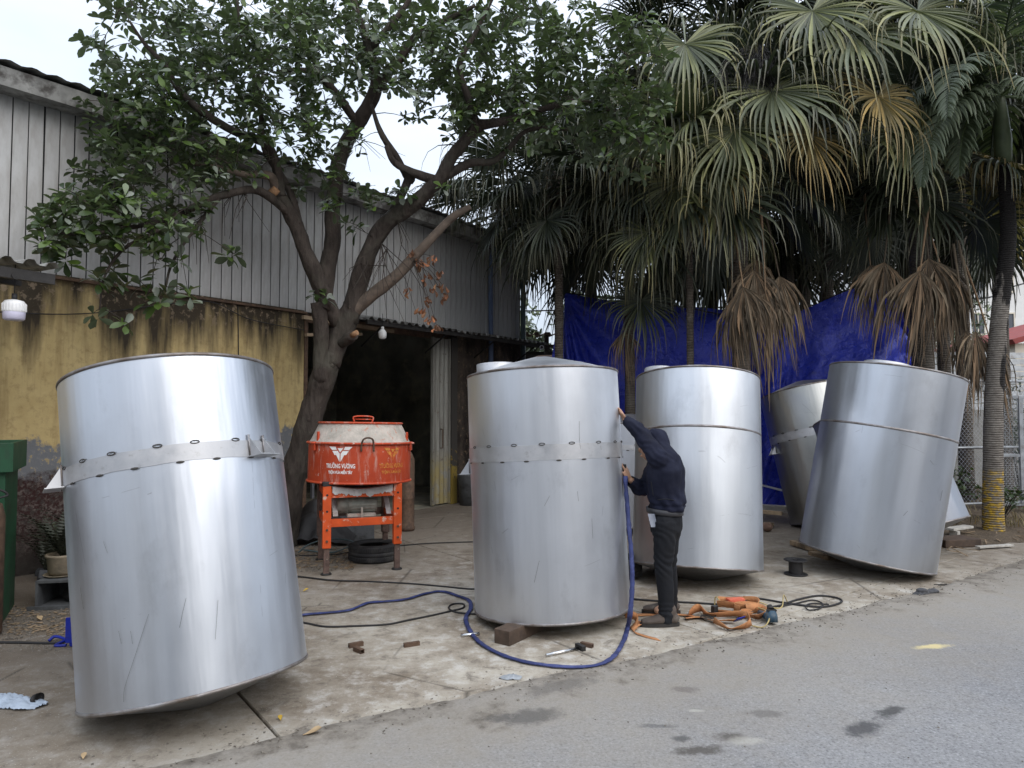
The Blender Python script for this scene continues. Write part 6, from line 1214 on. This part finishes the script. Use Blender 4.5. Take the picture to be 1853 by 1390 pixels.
cable(c_([(500, 1118), (556, 1128), (590, 1134), (640, 1133), (700, 1130), (740, 1122), (780, 1114), (815, 1106), (838, 1100), (838, 1093), (820, 1093), (812, 1100), (826, 1108), (870, 1111), (930, 1105)]), 'black cable with a small loop beside the blue hose')
cable(c_([(530, 1005), (600, 1004), (660, 995), (720, 988), (780, 983), (870, 980)]), 'black cable running behind the tyre towards the upright tank', .007)
cable(c_([(1110, 1080), (1146, 1084), (1200, 1088), (1260, 1091), (1330, 1096), (1370, 1100), (1410, 1096), (1440, 1086), (1480, 1078), (1515, 1082), (1522, 1090), (1490, 1098), (1440, 1094), (1380, 1084), (1345, 1080)]), 'long black cable trailing from the orange power block', .008)
cable(c_([(1410, 1098), (1440, 1092), (1470, 1086), (1488, 1092), (1484, 1101), (1464, 1104), (1458, 1097), (1470, 1092), (1500, 1094)]), 'small coil of black cable at the road edge', .006)
cable([G(1293, 1095, .01), P(1296, 1080, 5.7), G(1312, 1098, .012), G(1330, 1094, .02)], 'yellowish lead sticking out of the orange power block', .005, 'cable_yellow', 'power_lead')
cable([G(1370, 1098, .01), P(1375, 1090, 5.65), G(1400, 1100, .01), G(1415, 1098, .01), P(1418, 1077, 5.75), G(1425, 1090, .01)], 'yellowish lead arching up beside the strap pile', .005, 'cable_yellow', 'power_lead')
cable([G(1352, 1130, .012), G(1380, 1135, .012), G(1392, 1120, .05), G(1385, 1105, .06), G(1372, 1100, .06)], 'yellowish grinder lead curling over the strap pile', .005, 'cable_yellow', 'power_lead')
cable(c_([(-60, 1162), (40, 1163), (85, 1164), (110, 1163)]), 'dark cable leading to the blue machine at left', .009)
cable([G(88, 1160, .01), G(100, 1152, .03), G(118, 1158, .02), G(100, 1168, .01), G(120, 1168, .01)], 'blue lead curled beside the blue machine', .010, 'plastic_blue', 'power_lead')
# orange webbing straps
def ribbon(pts, w, label=None, mat='strap_orange', T=None, name='strap', th=.004, cat='strap'):
    """pts: (point, direction across) lists"""
    P0 = spline([p for p, a in pts], 8); A0 = spline([a for p, a in pts], 8); m = MB(); vs = []
    for p, a in zip(P0, A0): a = a.normalized() * w / 2; n_ = Vector((0, 0, 0)); vs += [p - a, p + a]
    k = len(P0); nr = []
    for i in range(k):
        t_ = (P0[min(i + 1, k - 1)] - P0[max(i - 1, 0)]).normalized(); nr.append(t_.cross(A0[i].normalized()).normalized() * th)
    vs2 = []
    for i in range(k): vs2 += [vs[2 * i] + nr[i], vs[2 * i + 1] + nr[i]]
    allv = vs + vs2; o = 2 * k; fs = []
    for i in range(k - 1):
        a = 2 * i; fs += [(a, a + 1, a + 3, a + 2), (o + a, o + a + 2, o + a + 3, o + a + 1), (a, a + 2, o + a + 2, o + a), (a + 1, o + a + 1, o + a + 3, a + 3)]
    m.add(allv, fs, True)
    return single(name, m, mat, label, cat) if T is None else part(name, m, mat, T)
Z = Vector((0, 0, 1))
SP = thing('strap_pile', 'tangled heap of wide orange webbing straps on the yard edge', 'straps', G(1320, 1120))
up = lambda x=0, y=0: Vector((x, y, 1))
def loopz(cx, cy, rx, ry, a0, a1, z, w, tl=(0, 0), n=9): return [(G(cx, cy, 0) + Vector((rx * math.cos(a), ry * math.sin(a), z)), Vector((tl[0] + .25 * math.cos(a), tl[1] + .25 * math.sin(a), 1))) for a in [lerp(a0, a1, i / (n - 1)) for i in range(n)]]
w = .065
ribbon([(p_ + Vector((0, 0, .012 * math.sin(k_ * 1.3))), a_) for k_, (p_, a_) in enumerate(loopz(1333, 1100, .17, .10, -2.9, 2.4, .040, w, (.0, -.35), 11))], w, T=SP)
ribbon(loopz(1352, 1108, .10, .07, -1.2, 3.9, .036, w, (.25, -.3)), w, T=SP)
ribbon([(G(1295, 1106, .03), Vector((.1, -.8, .6))), (G(1320, 1108, .04), Vector((.1, -.8, .6))), (G(1348, 1112, .03), Vector((0, -.9, .4))), (G(1372, 1116, .035), Vector((-.1, -.6, .8))), (G(1384, 1108, .04), Vector((.5, -.2, .9))), (G(1376, 1100, .045), Vector((.3, .5, .9))), (G(1350, 1098, .05), Vector((0, .6, .8)))], w, T=SP)
ribbon(loopz(1350, 1119, .040, .035, .4, 5.6, .036, w * .9, (.3, -.4)), w * .9, T=SP)
ribbon([(G(1245, 1112, .02), up(.2, -.3)), (G(1255, 1103, .05), up(0, -.1)), (G(1268, 1100, .06), up(-.4, -.2)), (G(1278, 1110, .03), Vector((.1, -.8, .5))), (G(1300, 1112, .035), Vector((0, -.7, .7))), (G(1330, 1110, .04), Vector((0, -.6, .8))), (G(1352, 1112, .04), Vector((0, -.5, .9)))], w, T=SP)
ribbon([(G(1292, 1122, .03), Vector((0, -.6, .8))), (G(1305, 1130, .03), Vector((.1, -.8, .5))), (G(1320, 1137, .02), Vector((.1, -.9, .35))), (G(1345, 1133, .03), Vector((0, -.6, .8))), (G(1358, 1125, .045), Vector((-.3, -.3, .9))), (G(1352, 1115, .06), Vector((0, .2, 1)))], w, T=SP)
ribbon([(G(1240, 1118, .02), Vector((0, -1, .2))), (G(1265, 1116, .015), Vector((0, -1, .2))), (G(1290, 1122, .02), Vector((.1, -1, .3))), (G(1330, 1122, .03), Vector((0, -.9, .5)))], w, T=SP)
ribbon([(G(1330, 1122, .055), Vector((.2, -.7, .6))), (G(1345, 1118, .06), Vector((.2, -.7, .6)))], w * .95, T=SP, mat='plastic_blue', name='blue_patch')
m = MB()
for (x, y) in ((1268, 1118), (1277, 1113)): m.tube(spline([G(x, y, .02), G(x + 16, y + 3, .02), G(x + 18, y - 2, .025), G(x + 3, y - 5, .02), G(x, y, .02)], 5), .005, 6)
m.box(G(1293, 1104, .05), (.05, .035, .07), .6, bev=.006); part('buckle', m, 'dark_iron', SP)
ribbon([(G(1130, 1112, .01), Vector((.1, -1, 0))), (G(1160, 1112, .012), Vector((.1, -1, 0))), (G(1200, 1110, .01), Vector((.1, -1, 0))), (G(1235, 1112, .012), Vector((.1, -1, .1))), (G(1255, 1114, .012), Vector((.1, -1, .1)))], .06, 'flat orange strap running behind the man\'s shoes')
ribbon([(G(1132, 1112, .05), up(.1, -.1)), (G(1142, 1112, .06), up(.1, -.3)), (G(1152, 1118, .04), up(.2, -.1)), (G(1150, 1128, .02), Vector((.5, -.5, .5))), (G(1146, 1138, .012), Vector((.7, -.7, 0)))], .06, 'curled dark-edged orange strap beside the hose at the man\'s toe')
ribbon([(G(1162, 1126, .02), Vector((.6, -.8, 0))), (G(1150, 1133, .018), Vector((.5, -.9, .1))), (G(1146, 1142, .014), Vector((.2, -1, 0))), (G(1165, 1150, .01), Vector((.2, -1, 0))), (G(1192, 1157, .008), Vector((.3, -1, 0)))], .062, 'folded orange strap end lying under the man\'s front shoe')
# orange power block, grinder
m = MB(); p = G(1331, 1089, .035); m.box(p, (.145, .075, .062), .18, bev=.014); o = thing('power_block', 'orange extension socket block behind the strap pile', 'socket', G(1331, 1091)); part('casing', m, 'box_orange', o); m = MB(); m.box(p + Vector((0, -.038, .0)), (.095, .012, .034), .18, bev=.004); part('socket_face', m, 'box_orange', o); m = MB(); m.tube([p + Vector((-.07, -.01, 0)), p + Vector((-.12, -.02, -.01))], [.015, .008], 8); m.tube([p + Vector((.07, .015, 0)), p + Vector((.12, .025, -.01))], [.015, .008], 8); part('cord_grip', m, 'cable_black', o)
gp = G(1397, 1118, .05); o = thing('angle_grinder', 'dark blue angle grinder resting at the right end of the strap pile', 'power tool', G(1397, 1122)); m = MB(); m.tube([gp + Vector((0, .0, -.035)), gp + Vector((0, .01, .0)), gp + Vector((.0, .02, .05))], [.042, .045, .036], 16); part('motor_housing', m, 'grinder_teal', o)
m = MB(); m.tube([gp + Vector((0, .02, .05)), gp + Vector((0, .05, .075))], [.03, .02], 12); m.box(gp + Vector((0, .005, .055)), (.07, .03, .012), bev=.003); part('gear_head', m, 'dark_iron', o); m = MB(); m.tube([gp + Vector((.0, .02, -.01)), gp + Vector((-.02, .20, -.02))], [.03, .022], 12); part('handle', m, 'grinder_teal', o)
# cable spool
sp_ = G(1440, 1040); o = thing('cable_spool', 'empty black plastic cable spool standing between the two leaning tanks', 'spool', sp_)
for z0, nm in ((.0, 'flange'), (.135, 'flange')): m = MB(); m.lathe([(.02, z0 + .003), (.105, z0 + .003), (.112, z0 + .008), (.105, z0 + .014), (.045, z0 + .014), (.045, z0 + .010), (.02, z0 + .010)], 40, Matrix.Translation(sp_), close=True); part(nm, m, 'cable_black', o)
m = MB(); m.lathe([(.065, .010), (.065, .138)], 32, Matrix.Translation(sp_)); m.lathe([(.028, .010), (.028, .150)], 20, Matrix.Translation(sp_)); part('barrel', m, 'cable_black', o)
# tyres
def tyre(p, label, R_=.29, rot=None):
    o = thing('tyre', label, 'tyre', p, group='old tyres in the yard'); M = Matrix.Translation(p) @ (rot.to_matrix().to_4x4() if rot else Matrix()); pr = [(.17, .02), (.20, .004), (.255, .0), (.278, .012), (.29, .035), (.2925, .06), (.286, .063), (.286, .070), (.2935, .073), (.2935, .105), (.286, .108), (.286, .115), (.2925, .118), (.29, .143), (.278, .168), (.255, .18), (.20, .176), (.17, .16), (.165, .15), (.20, .14), (.245, .12), (.25, .09), (.245, .06), (.20, .04), (.165, .03)]
    m = MB(); m.lathe([(r_ * R_ / .29, z) for r_, z in pr], 64, M, close=True); part('carcass', m, 'tyre_rubber', o); m = MB()
    for i in range(72): a = 2 * math.pi * i / 72; m.box(Vector((math.cos(a) * (R_ + .0015), math.sin(a) * (R_ + .0015), .04)), (.008, .012, .045), a, M=M @ Matrix.Rotation(0, 4, 'Z')); m.box(Vector((math.cos(a) * (R_ + .0015), math.sin(a) * (R_ + .0015), .14)), (.008, .012, .045), a, M=M)
    part('tread', m, 'tyre_rubber', o, kind='stuff'); return o
tyre(G(677, 1012), 'black tyre lying flat under the orange mixer', .27); tyre(G(1120, 1052) + Vector((0, .25, .0)), 'dark tyre between the upright tank and the one behind the man', .26)
# blocks under the tanks
m = MB(); p = G(940, 1163); m.box(p + Vector((0, .12, .052)), (.13, .42, .10), -.62, bev=.006); single('timber_block', m, 'plank_dark', 'dark timber block sticking out under the upright tank', 'block')
m = MB(); p = G(1090, 1110); m.box(p + Vector((-.05, .15, .035)), (.14, .3, .066), .3, bev=.006); single('timber_block', m, 'plank_dark', 'smaller timber block hidden under the right side of the upright tank', 'block')
m = MB(); a, b = G(1445, 985, .09), G(1530, 1018, .05); m.box((a + b) / 2 + Vector((.15, .14, -.03)), ((b - a).length + .5, .10, .055), math.atan2(b.y - a.y, b.x - a.x), bev=.004); m.box((a + b) / 2 + Vector((.15, .14, -.055)), (.3, .30, .05), .3, bev=.004); single('timber_plank', m, 'plank_wood', 'light timber plank propping the left edge of the rightmost tank', 'plank')
# square tubes, hammer
def sqtube(x, y, ang, L_=.10, s=.028, label='', mat='rust_metal'):
    m = MB(); p = G(x, y); M = Matrix.Translation(p + Vector((0, 0, s / 2 + .001))) @ Matrix.Rotation(ang, 4, 'Z'); w_ = .003
    for c, d in (((0, 0, s / 2 - w_ / 2), (L_, s, w_)), ((0, 0, -s / 2 + w_ / 2), (L_, s, w_)), ((0, s / 2 - w_ / 2, 0), (L_ - .001, w_, s - .006)), ((0, -s / 2 + w_ / 2, 0), (L_ - .001, w_, s - .006))): m.box(c, d, M=M)
    return single('square_tube', m, mat, label, 'steel offcut', 'square tube offcuts on the concrete')
sqtube(644, 1171, .55, .10, .03, 'short rusty square tube pointing up-right, left one of the crossed pair'); sqtube(649, 1181, -.75, .09, .03, 'short rusty square tube angled down, in front of its crossed neighbour'); sqtube(745, 1170, .45, .11, .028, 'single rusty square tube lying between the two big tanks'); sqtube(1062, 1171, -.6, .09, .028, 'rusty square tube touching the hammer head')
m = MB(); p = G(848, 1153); m.tube([p + Vector((-.055, -.01, .014)), p + Vector((.075, .03, .014))], .013, 12); single('steel_tube', m, 'bright_steel', 'shiny short tube lying beside the blue hose', 'steel offcut')
a, b = G(988, 1186, .014), G(1048, 1173, .014); o = thing('hammer', 'hammer with bright steel handle lying in front of the upright tank', 'hammer', a); m = MB(); m.tube([a, b], .011, 12); part('handle', m, 'bright_steel', o); m = MB(); d = (b - a).normalized(); sd = Vector((-d.y, d.x, 0)); m.box(b + d * .01 + sd * .0 + Vector((0, 0, .006)), (.032, .085, .034), math.atan2(d.y, d.x), bev=.004); part('head', m, 'dark_iron', o)
# crumpled things
def crumple(cx, cy, rx, ry, h, mat, name, label, cat, seed, n=22, rz=0):
    c = G(cx, cy); m = MB()
    def f(u, v):
        x, y = (u - .5) * 2, (v - .5) * 2; r_ = math.hypot(x, y); k = 1 + .25 * noise.noise(Vector((math.atan2(y, x) * 1.2, seed, 0))); z = h * max(0, (1 - r_ * .7)) * (.5 + .9 * abs(noise.noise(Vector((x * 2.2, y * 2.2, seed))))) + h * .35 * abs(noise.noise(Vector((x * 7, y * 7, seed)))); return c + Matrix.Rotation(rz, 3, 'Z') @ Vector((x * rx * k * (1 - .25 * y * y), y * ry * k * (1 - .25 * x * x), z + .004))
    m.grid(f, n, n, True); return single(name, m, mat, label, cat)
c1 = crumple(40, 1279, .13, .06, .055, 'rag_blue', 'work_glove', 'pale blue fabric glove dropped on the concrete at the left edge', 'glove', 3); crumple(5, 1272, .12, .07, .06, 'rag_blue', 'cloth_scrap', 'crumpled pale blue cloth at the very left edge of the yard', 'cloth', 5)
m = MB(); p = G(62, 1275); m.lathe([(.034, 0), (.038, .03), (.036, .0)], 20, Matrix.Translation(p + Vector((0, 0, .028))) @ Matrix.Rotation(R(75), 4, 'Y') @ Matrix.Scale(.7, 4, (1, 0, 0))); m.lathe([(.030, .006), (0, .0)], 20, Matrix.Translation(p + Vector((.01, 0, .028))) @ Matrix.Rotation(R(75), 4, 'Y')); o_ = part('cuff', m, 'cable_black', None); o_.parent = c1; o_.location = -c1.location
crumple(925, 1228, .065, .04, .022, 'rag_grey', 'plastic_scrap', 'crumpled translucent plastic scrap at the edge of the road', 'litter', 7)
# dropped work glove on the road
gq = G(1673, 1072, .018); B = MB(); hand(B, gq + Vector((.05, .02, .0)), Vector((-1, -.35, .0)), Vector((0, 0, -1)), .25, Vector((-.2, 1, .1)), 1.05); ell(B, [(gq + Vector((.03, .01, .0)), .03, .016, (0, 1, 0)), (gq + Vector((.12, .04, .006)), .042, .018, (0, 1, 0))]); B.sphere(gq + Vector((-.02, .0, .015)), (.05, .04, .022), 12, 8)
single('work_glove', remesh(B, .005, 2, .006, 40), 'glove_grey', 'dark grey work glove dropped on the asphalt at right', 'glove')
m = MB(); [m.tube([G(1690 + i * 8, 1058 + i, .004), G(1735 - i * 5, 1057 + i * 2, .004)], .004, 5) for i in range(2)]; single('metal_strip', m, 'dark_iron', 'thin dark metal strips on the asphalt beside the grey glove', 'litter')
# single fallen leaves
def fallen(x, y, s, ang, mat, label, group='fallen leaves in the yard'):
    v, f = leaf_shape(.12 * s, .07 * s, .35, -.25); m = MB(); M = Matrix.Translation(G(x, y, .012)) @ Matrix.Rotation(ang, 4, 'Z'); m.add([tuple(q_) for q_ in v], f, True, M); m.add([tuple(q_ - np.array([0, 0, .002])) for q_ in v], [tuple(reversed(q_)) for q_ in f], True, M); single('fallen_leaf', m, mat, label, 'leaf', group)
fallen(548, 1330, .75, .4, 'leaf_tan', 'large tan fallen leaf at the road edge below the leftmost tank'); fallen(548, 1070, .5, 1, 'leaf_yellow', 'yellow fallen leaf beside the leftmost tank and the mixer'); fallen(508, 1303, .35, 2, 'leaf_yellow', 'small yellow leaf caught in the concrete joint'); fallen(150, 1373, .35, 2, 'leaf_tan', 'small tan leaf near the bottom left corner'); fallen(75, 1122, .6, 2.4, 'leaf_tan', 'curled tan leaf in front of the plant box at left'); fallen(92, 1136, .4, .4, 'leaf_tan', 'little tan leaf on the bare ground near the green container')
# grit and leaf litter
rnd = random.Random(11); m = MB()
def chip(x, y, s, z=.0):
    a = rnd.uniform(0, 6.28); m.box(Vector((x, y, z + s * .2)), (s, s * rnd.uniform(.4, .9), s * .4), rot=Euler((rnd.uniform(-.4, .4), rnd.uniform(-.4, .4), a)))
for _ in range(1500):
    x = rnd.uniform(-5, 7); e = edge_y(x); y = e + rnd.gauss(.0, .16); 
    if y > 1.5: chip(x, y, rnd.uniform(.004, .013), .011 if y < e else .0)
for _ in range(700): p = G(rnd.uniform(0, 130), rnd.uniform(1095, 1180)); chip(p.x, p.y, rnd.uniform(.005, .016))
for _ in range(500): p = G(rnd.uniform(530, 640), rnd.uniform(985, 1035)); chip(p.x, p.y, rnd.uniform(.006, .02))
for _ in range(1200): x = rnd.uniform(-5, 8); y = rnd.uniform(2, 11); chip(x, y, rnd.uniform(.003, .009), .011 if y < edge_y(x) else 0)
worn('grit_stone', (.17, .15, .125), .9, .5, 30, .2); o = part('grit', m, 'grit_stone', None, kind='stuff')
m = MB()
for _ in range(260):
    x = rnd.uniform(4.9, 9.5); y = edge_y(x) + rnd.uniform(.5, 2.6); a = rnd.uniform(0, 6.28); m.box((x, y, .03), (rnd.uniform(.05, .3), .012, .006), rot=Euler((rnd.uniform(-.2, .2), rnd.uniform(-.2, .2), a)))
for _ in range(160): p = G(rnd.uniform(535, 640), rnd.uniform(990, 1030)); m.box(p + Vector((0, 0, .006)), (rnd.uniform(.02, .07), .02, .004), rnd.uniform(0, 3))
for _ in range(120): p = G(rnd.uniform(10, 125), rnd.uniform(1095, 1150)); m.box(p + Vector((0, 0, .006)), (rnd.uniform(.01, .05), .015, .004), rnd.uniform(0, 3))
part('leaf_litter', m, 'plank_wood', None, kind='stuff')
# ------------------------------------------------------------------ left side: green container, machine, planter
o = thing('green_container', 'tall dark green metal bin cut by the left edge of the picture', 'container', (-4.35, 5.55, 0)); cx, cy, az_ = -4.52, 5.17, .50
m = MB(); m.box((cx, cy, .60), (1.25, .62, 1.2), az_, bev=.008); part('body', m, 'container_green', o); m = MB()
for (dx, dy, w_, d_) in ((0, -.345, 1.35, .03), (0, .345, 1.35, .03), (-.66, 0, .03, .66), (.66, 0, .03, .66)): q_ = Matrix.Rotation(az_, 3, 'Z') @ Vector((dx, dy, 0)); m.box((cx + q_.x, cy + q_.y, 1.255), (w_, d_, .22), az_, bev=.004)
part('rim', m, 'container_green', o)

m = MB()
for i in range(3): m.tube([Vector((cx + .40 + .09 * math.cos(a + i), cy - .1 + .09 * math.sin(a + i), 1.33 + .015 * i)) for a in [k * .5 for k in range(13)]], .006, 5, cap=False)
single('wire_coil', m, 'rag_grey', 'coil of pale wire on top of the green container', 'wire')
p = P(5, 1000, 4.95); o = thing('old_cylinder', 'old dull gas cylinder standing at the left edge before the green container', 'cylinder', (p.x - .12, p.y, 0)); m = MB(); X = p.x - .135; m.lathe([(0, 0), (.11, .002), (.12, .02), (.12, .84), (.10, .93), (.04, .98), (.03, 1.02), (0, 1.02)], 28, Matrix.Translation((X, p.y, 0))); part('body', m, 'rust_metal', o); m = MB(); m.tube([(X, p.y, 1.0), (X, p.y, 1.06)], .02, 8); m.tube(spline([(X, p.y, 1.04), (X + .12, p.y - .05, 1.05), (X + .17, p.y - .02, 1.0), (X + .05, p.y - .14, .98), (X - .1, p.y - .1, 1.02)], 6), .008, 6); m.tube(spline([(X, p.y, 1.02), (X + .10, p.y - .08, 1.09), (X + .15, p.y - .1, 1.12), (X + .02, p.y - .1, 1.15)], 6), .006, 6); part('valve_hose', m, 'cable_black', o)
# planter
pb = G(92, 1102); o = thing('storage_box', 'dark grey open-fronted box with a plant pot on top, by the yellow wall', 'box', pb); bw, bd, bh_ = .62, .40, .23; ro = .18; C0 = pb + Vector((.16, .22, 0)); RM = Matrix.Translation(C0) @ Matrix.Rotation(ro, 4, 'Z')
m = MB(); m.box((0, 0, bh_ - .01), (bw, bd, .02), M=RM); m.box((0, bd / 2 - .01, bh_ / 2 - .01), (bw, .02, bh_ - .022), M=RM); m.box((-bw / 2 + .01, -.01, bh_ / 2 - .01), (.02, bd - .02, bh_ - .022), M=RM); m.box((bw / 2 - .01, -.01, bh_ / 2 - .01), (.02, bd - .02, bh_ - .022), M=RM); part('casing', m, 'crate_grey', o); m = MB(); m.box((0, -.01, .012), (bw - .05, bd - .03, .02), M=RM); m.box((0, -bd / 2 - .012, .015), (bw + .1, .02, .03), M=RM); part('base_board', m, 'crate_grey', o)
m = MB(); m.sphere(C0 + Vector((.03, -.02, .10)), (.2, .13, .075), 20, 12); m.v = [v + Vector((noise.noise(v * 14), noise.noise(v * 14 + Vector((3, 3, 3))), noise.noise(v * 12))) * .05 for v in m.v]; single('black_bundle', m, 'cable_black', 'black crumpled bundle stuffed inside the grey box', 'bundle')
pp_ = C0 + Vector((-.19, -.04, bh_)); o = thing('plant_pot', 'weathered clay pot with a dark fern on the grey box', 'potted plant', pp_); m = MB(); m.lathe([(0, .012), (.09, .012), (.105, .04), (.118, .15), (.128, .165), (.128, .18), (.112, .18), (.11, .15), (0, .15)], 32, Matrix.Translation(pp_)); part('pot', m, 'clay_pot', o); m = MB(); m.lathe([(0, .003), (.12, .003), (.14, .016), (.135, .018), (.118, .008), (0, .008)], 28, Matrix.Translation(pp_)); part('saucer', m, 'clay_pot', o)
def ferns(c, n, Lf, mat, T, seed, up_=1.2):
    rr = random.Random(seed); V, F_, T_ = [], [], []
    for i in range(n):
        a = rr.uniform(0, 6.28); d = Vector((math.cos(a) * .45, math.sin(a) * .45, up_)).normalized(); p = Vector(c); k = 14; l = Lf * rr.uniform(.7, 1.2)
        for j in range(k):
            d = (d + Vector((0, 0, -.07 - .05 * j / k)) + Vector((rr.uniform(-.05, .05), rr.uniform(-.05, .05), 0))).normalized(); p2 = p + d * l / k; s_ = d.cross(Vector((0, 0, 1))).normalized()
            for sg in (-1, 1):
                w_ = .075 * math.sin(math.pi * (j + 1.5) / (k + 2)); tip = p + s_ * sg * w_ + d * .03 + Vector((0, 0, -.01)); o_ = len(V); V += [tuple(p - d * .006), tuple(p + s_ * sg * w_ * .5 - d * .008), tuple(tip), tuple(p + d * .014 + s_ * sg * w_ * .4)]; F_.append((o_, o_ + 1, o_ + 2, o_ + 3)); T_ += [rr.random()] * 4
            p = p2
    o2 = bpy.data.objects.new('fern_leaves', np_mesh('fern_leaves', np.array(V) - np.array(T.location), F_, mat, T_)); COL.objects.link(o2); o2.parent = T; setp(o2, kind='stuff')
ferns(pp_ + Vector((0, 0, .15)), 26, .45, 'fern_dark', o, 3); T = thing('fern_plant', 'dark straggling fern growing along the foot of the wall by the green bin', 'plant', W(1.0, .35, 0)); 
for i in range(5): ferns(W(.25 + i * .28, .38, .1 + .15 * (i % 2)), 15, .55, 'fern_dark', T, 20 + i)
o = thing('rubbish_heap', 'dark heap of rubble bits along the wall behind the plant pot', 'rubbish', W(.9, .35, 0))
for i in range(14):
    p = W(random.uniform(.1, 1.7), random.uniform(.12, .5), 0); m = MB(); s_ = random.uniform(.05, .11); m.box(p + Vector((0, 0, s_ * .4)), (s_ * 2, s_ * 1.4, s_), rot=Euler((random.uniform(-.4, .4), random.uniform(-.4, .4), random.uniform(0, 3))), bev=.012); part('rubble_piece', m, 'grey_box', o)
# blue machine behind the leftmost tank
bp = G(111, 1174); o = thing('blue_machine', 'blue portable welding machine peeking out behind the leftmost tank', 'machine', bp); m = MB(); m.box(bp + Vector((.105, .22, .115)), (.18, .40, .22), .12, bev=.018); part('casing', m, 'plastic_blue', o); m = MB(); m.box(bp + Vector((.085, .015, .12)), (.13, .006, .17), .12, bev=.002); part('front_panel', m, 'plastic_blue', o); m = MB(); m.tube(spline([bp + Vector((.05, .12, .225)), bp + Vector((.05, .14, .27)), bp + Vector((.07, .30, .27)), bp + Vector((.07, .33, .225))], 5), .011, 8); part('handle', m, 'cable_black', o)
m = MB(); m.box(bp + Vector((.04, .012, .155)), (.03, .004, .02), .12); part('badge', m, 'white_plastic', o)
# by the doorway: brown cylinder, black sheet, grey plates, bin by the far wall
p = G(734, 962); o = thing('brown_cylinder', 'tall rusty brown cylinder standing right behind the mixer', 'cylinder', p + Vector((0, .1, 0))); m = MB(); m.lathe([(0, .0), (.10, .002), (.108, .02), (.108, .05), (.1, .055), (.1, .42), (.104, .43), (.104, .44), (.1, .45), (.1, .95), (.06, 1.05), (0, 1.06)], 28, Matrix.Translation(p + Vector((0, .1, 0)))); part('body', m, 'rust_metal', o); m = MB(); m.cyl(p + Vector((0, .1, 1.05)), p + Vector((0, .1, 1.13)), .025, 10); part('valve', m, 'dark_iron', o)
m = MB(); c0 = G(572, 985)
m.grid(lambda u, v: c0 + Vector(((u - .5) * .9, .15 + (v - .5) * .6, .01 + .50 * math.exp(-((u - .45) * 2.6) ** 2 - ((v - .6) * 2.2) ** 2) + .10 * noise.noise(Vector((u * 6, v * 6, 1))) * (1 - abs(2 * u - 1)))), 30, 24); single('black_sheet', m, 'cable_black', 'black plastic sheet heaped beside the tree trunk and mixer', 'sheet')
m = MB(); p = G(612, 990); m.box(p + Vector((.05, .35, .12)), (.60, .02, .24), .25, rot=Euler((-.3, 0, .25))); m.box(p + Vector((-.1, .5, .2)), (.55, .02, .36), rot=Euler((-.25, 0, .2))); single('steel_plates', m, 'grey_box', 'grey steel plates leaning behind the mixer legs', 'plates')
cable([G(540, 1000, .02), G(560, 985, .12), G(600, 975, .2), G(640, 982, .1), G(600, 1000, .02), G(550, 995, .02)], 'slack dark hose curling over the black sheet', .009, 'green_pipe', 'slack_hose')
m = MB(); p = G(848, 915); m.lathe([(.0, 0), (.16, .002), (.19, .5), (.2, .52), (.18, .51), (.15, .03)], 24, Matrix.Translation(p + Vector((0, .1, 0)))); single('grey_bucket', m, 'crate_grey', 'grey bin half hidden left of the upright tank by the door', 'bin')
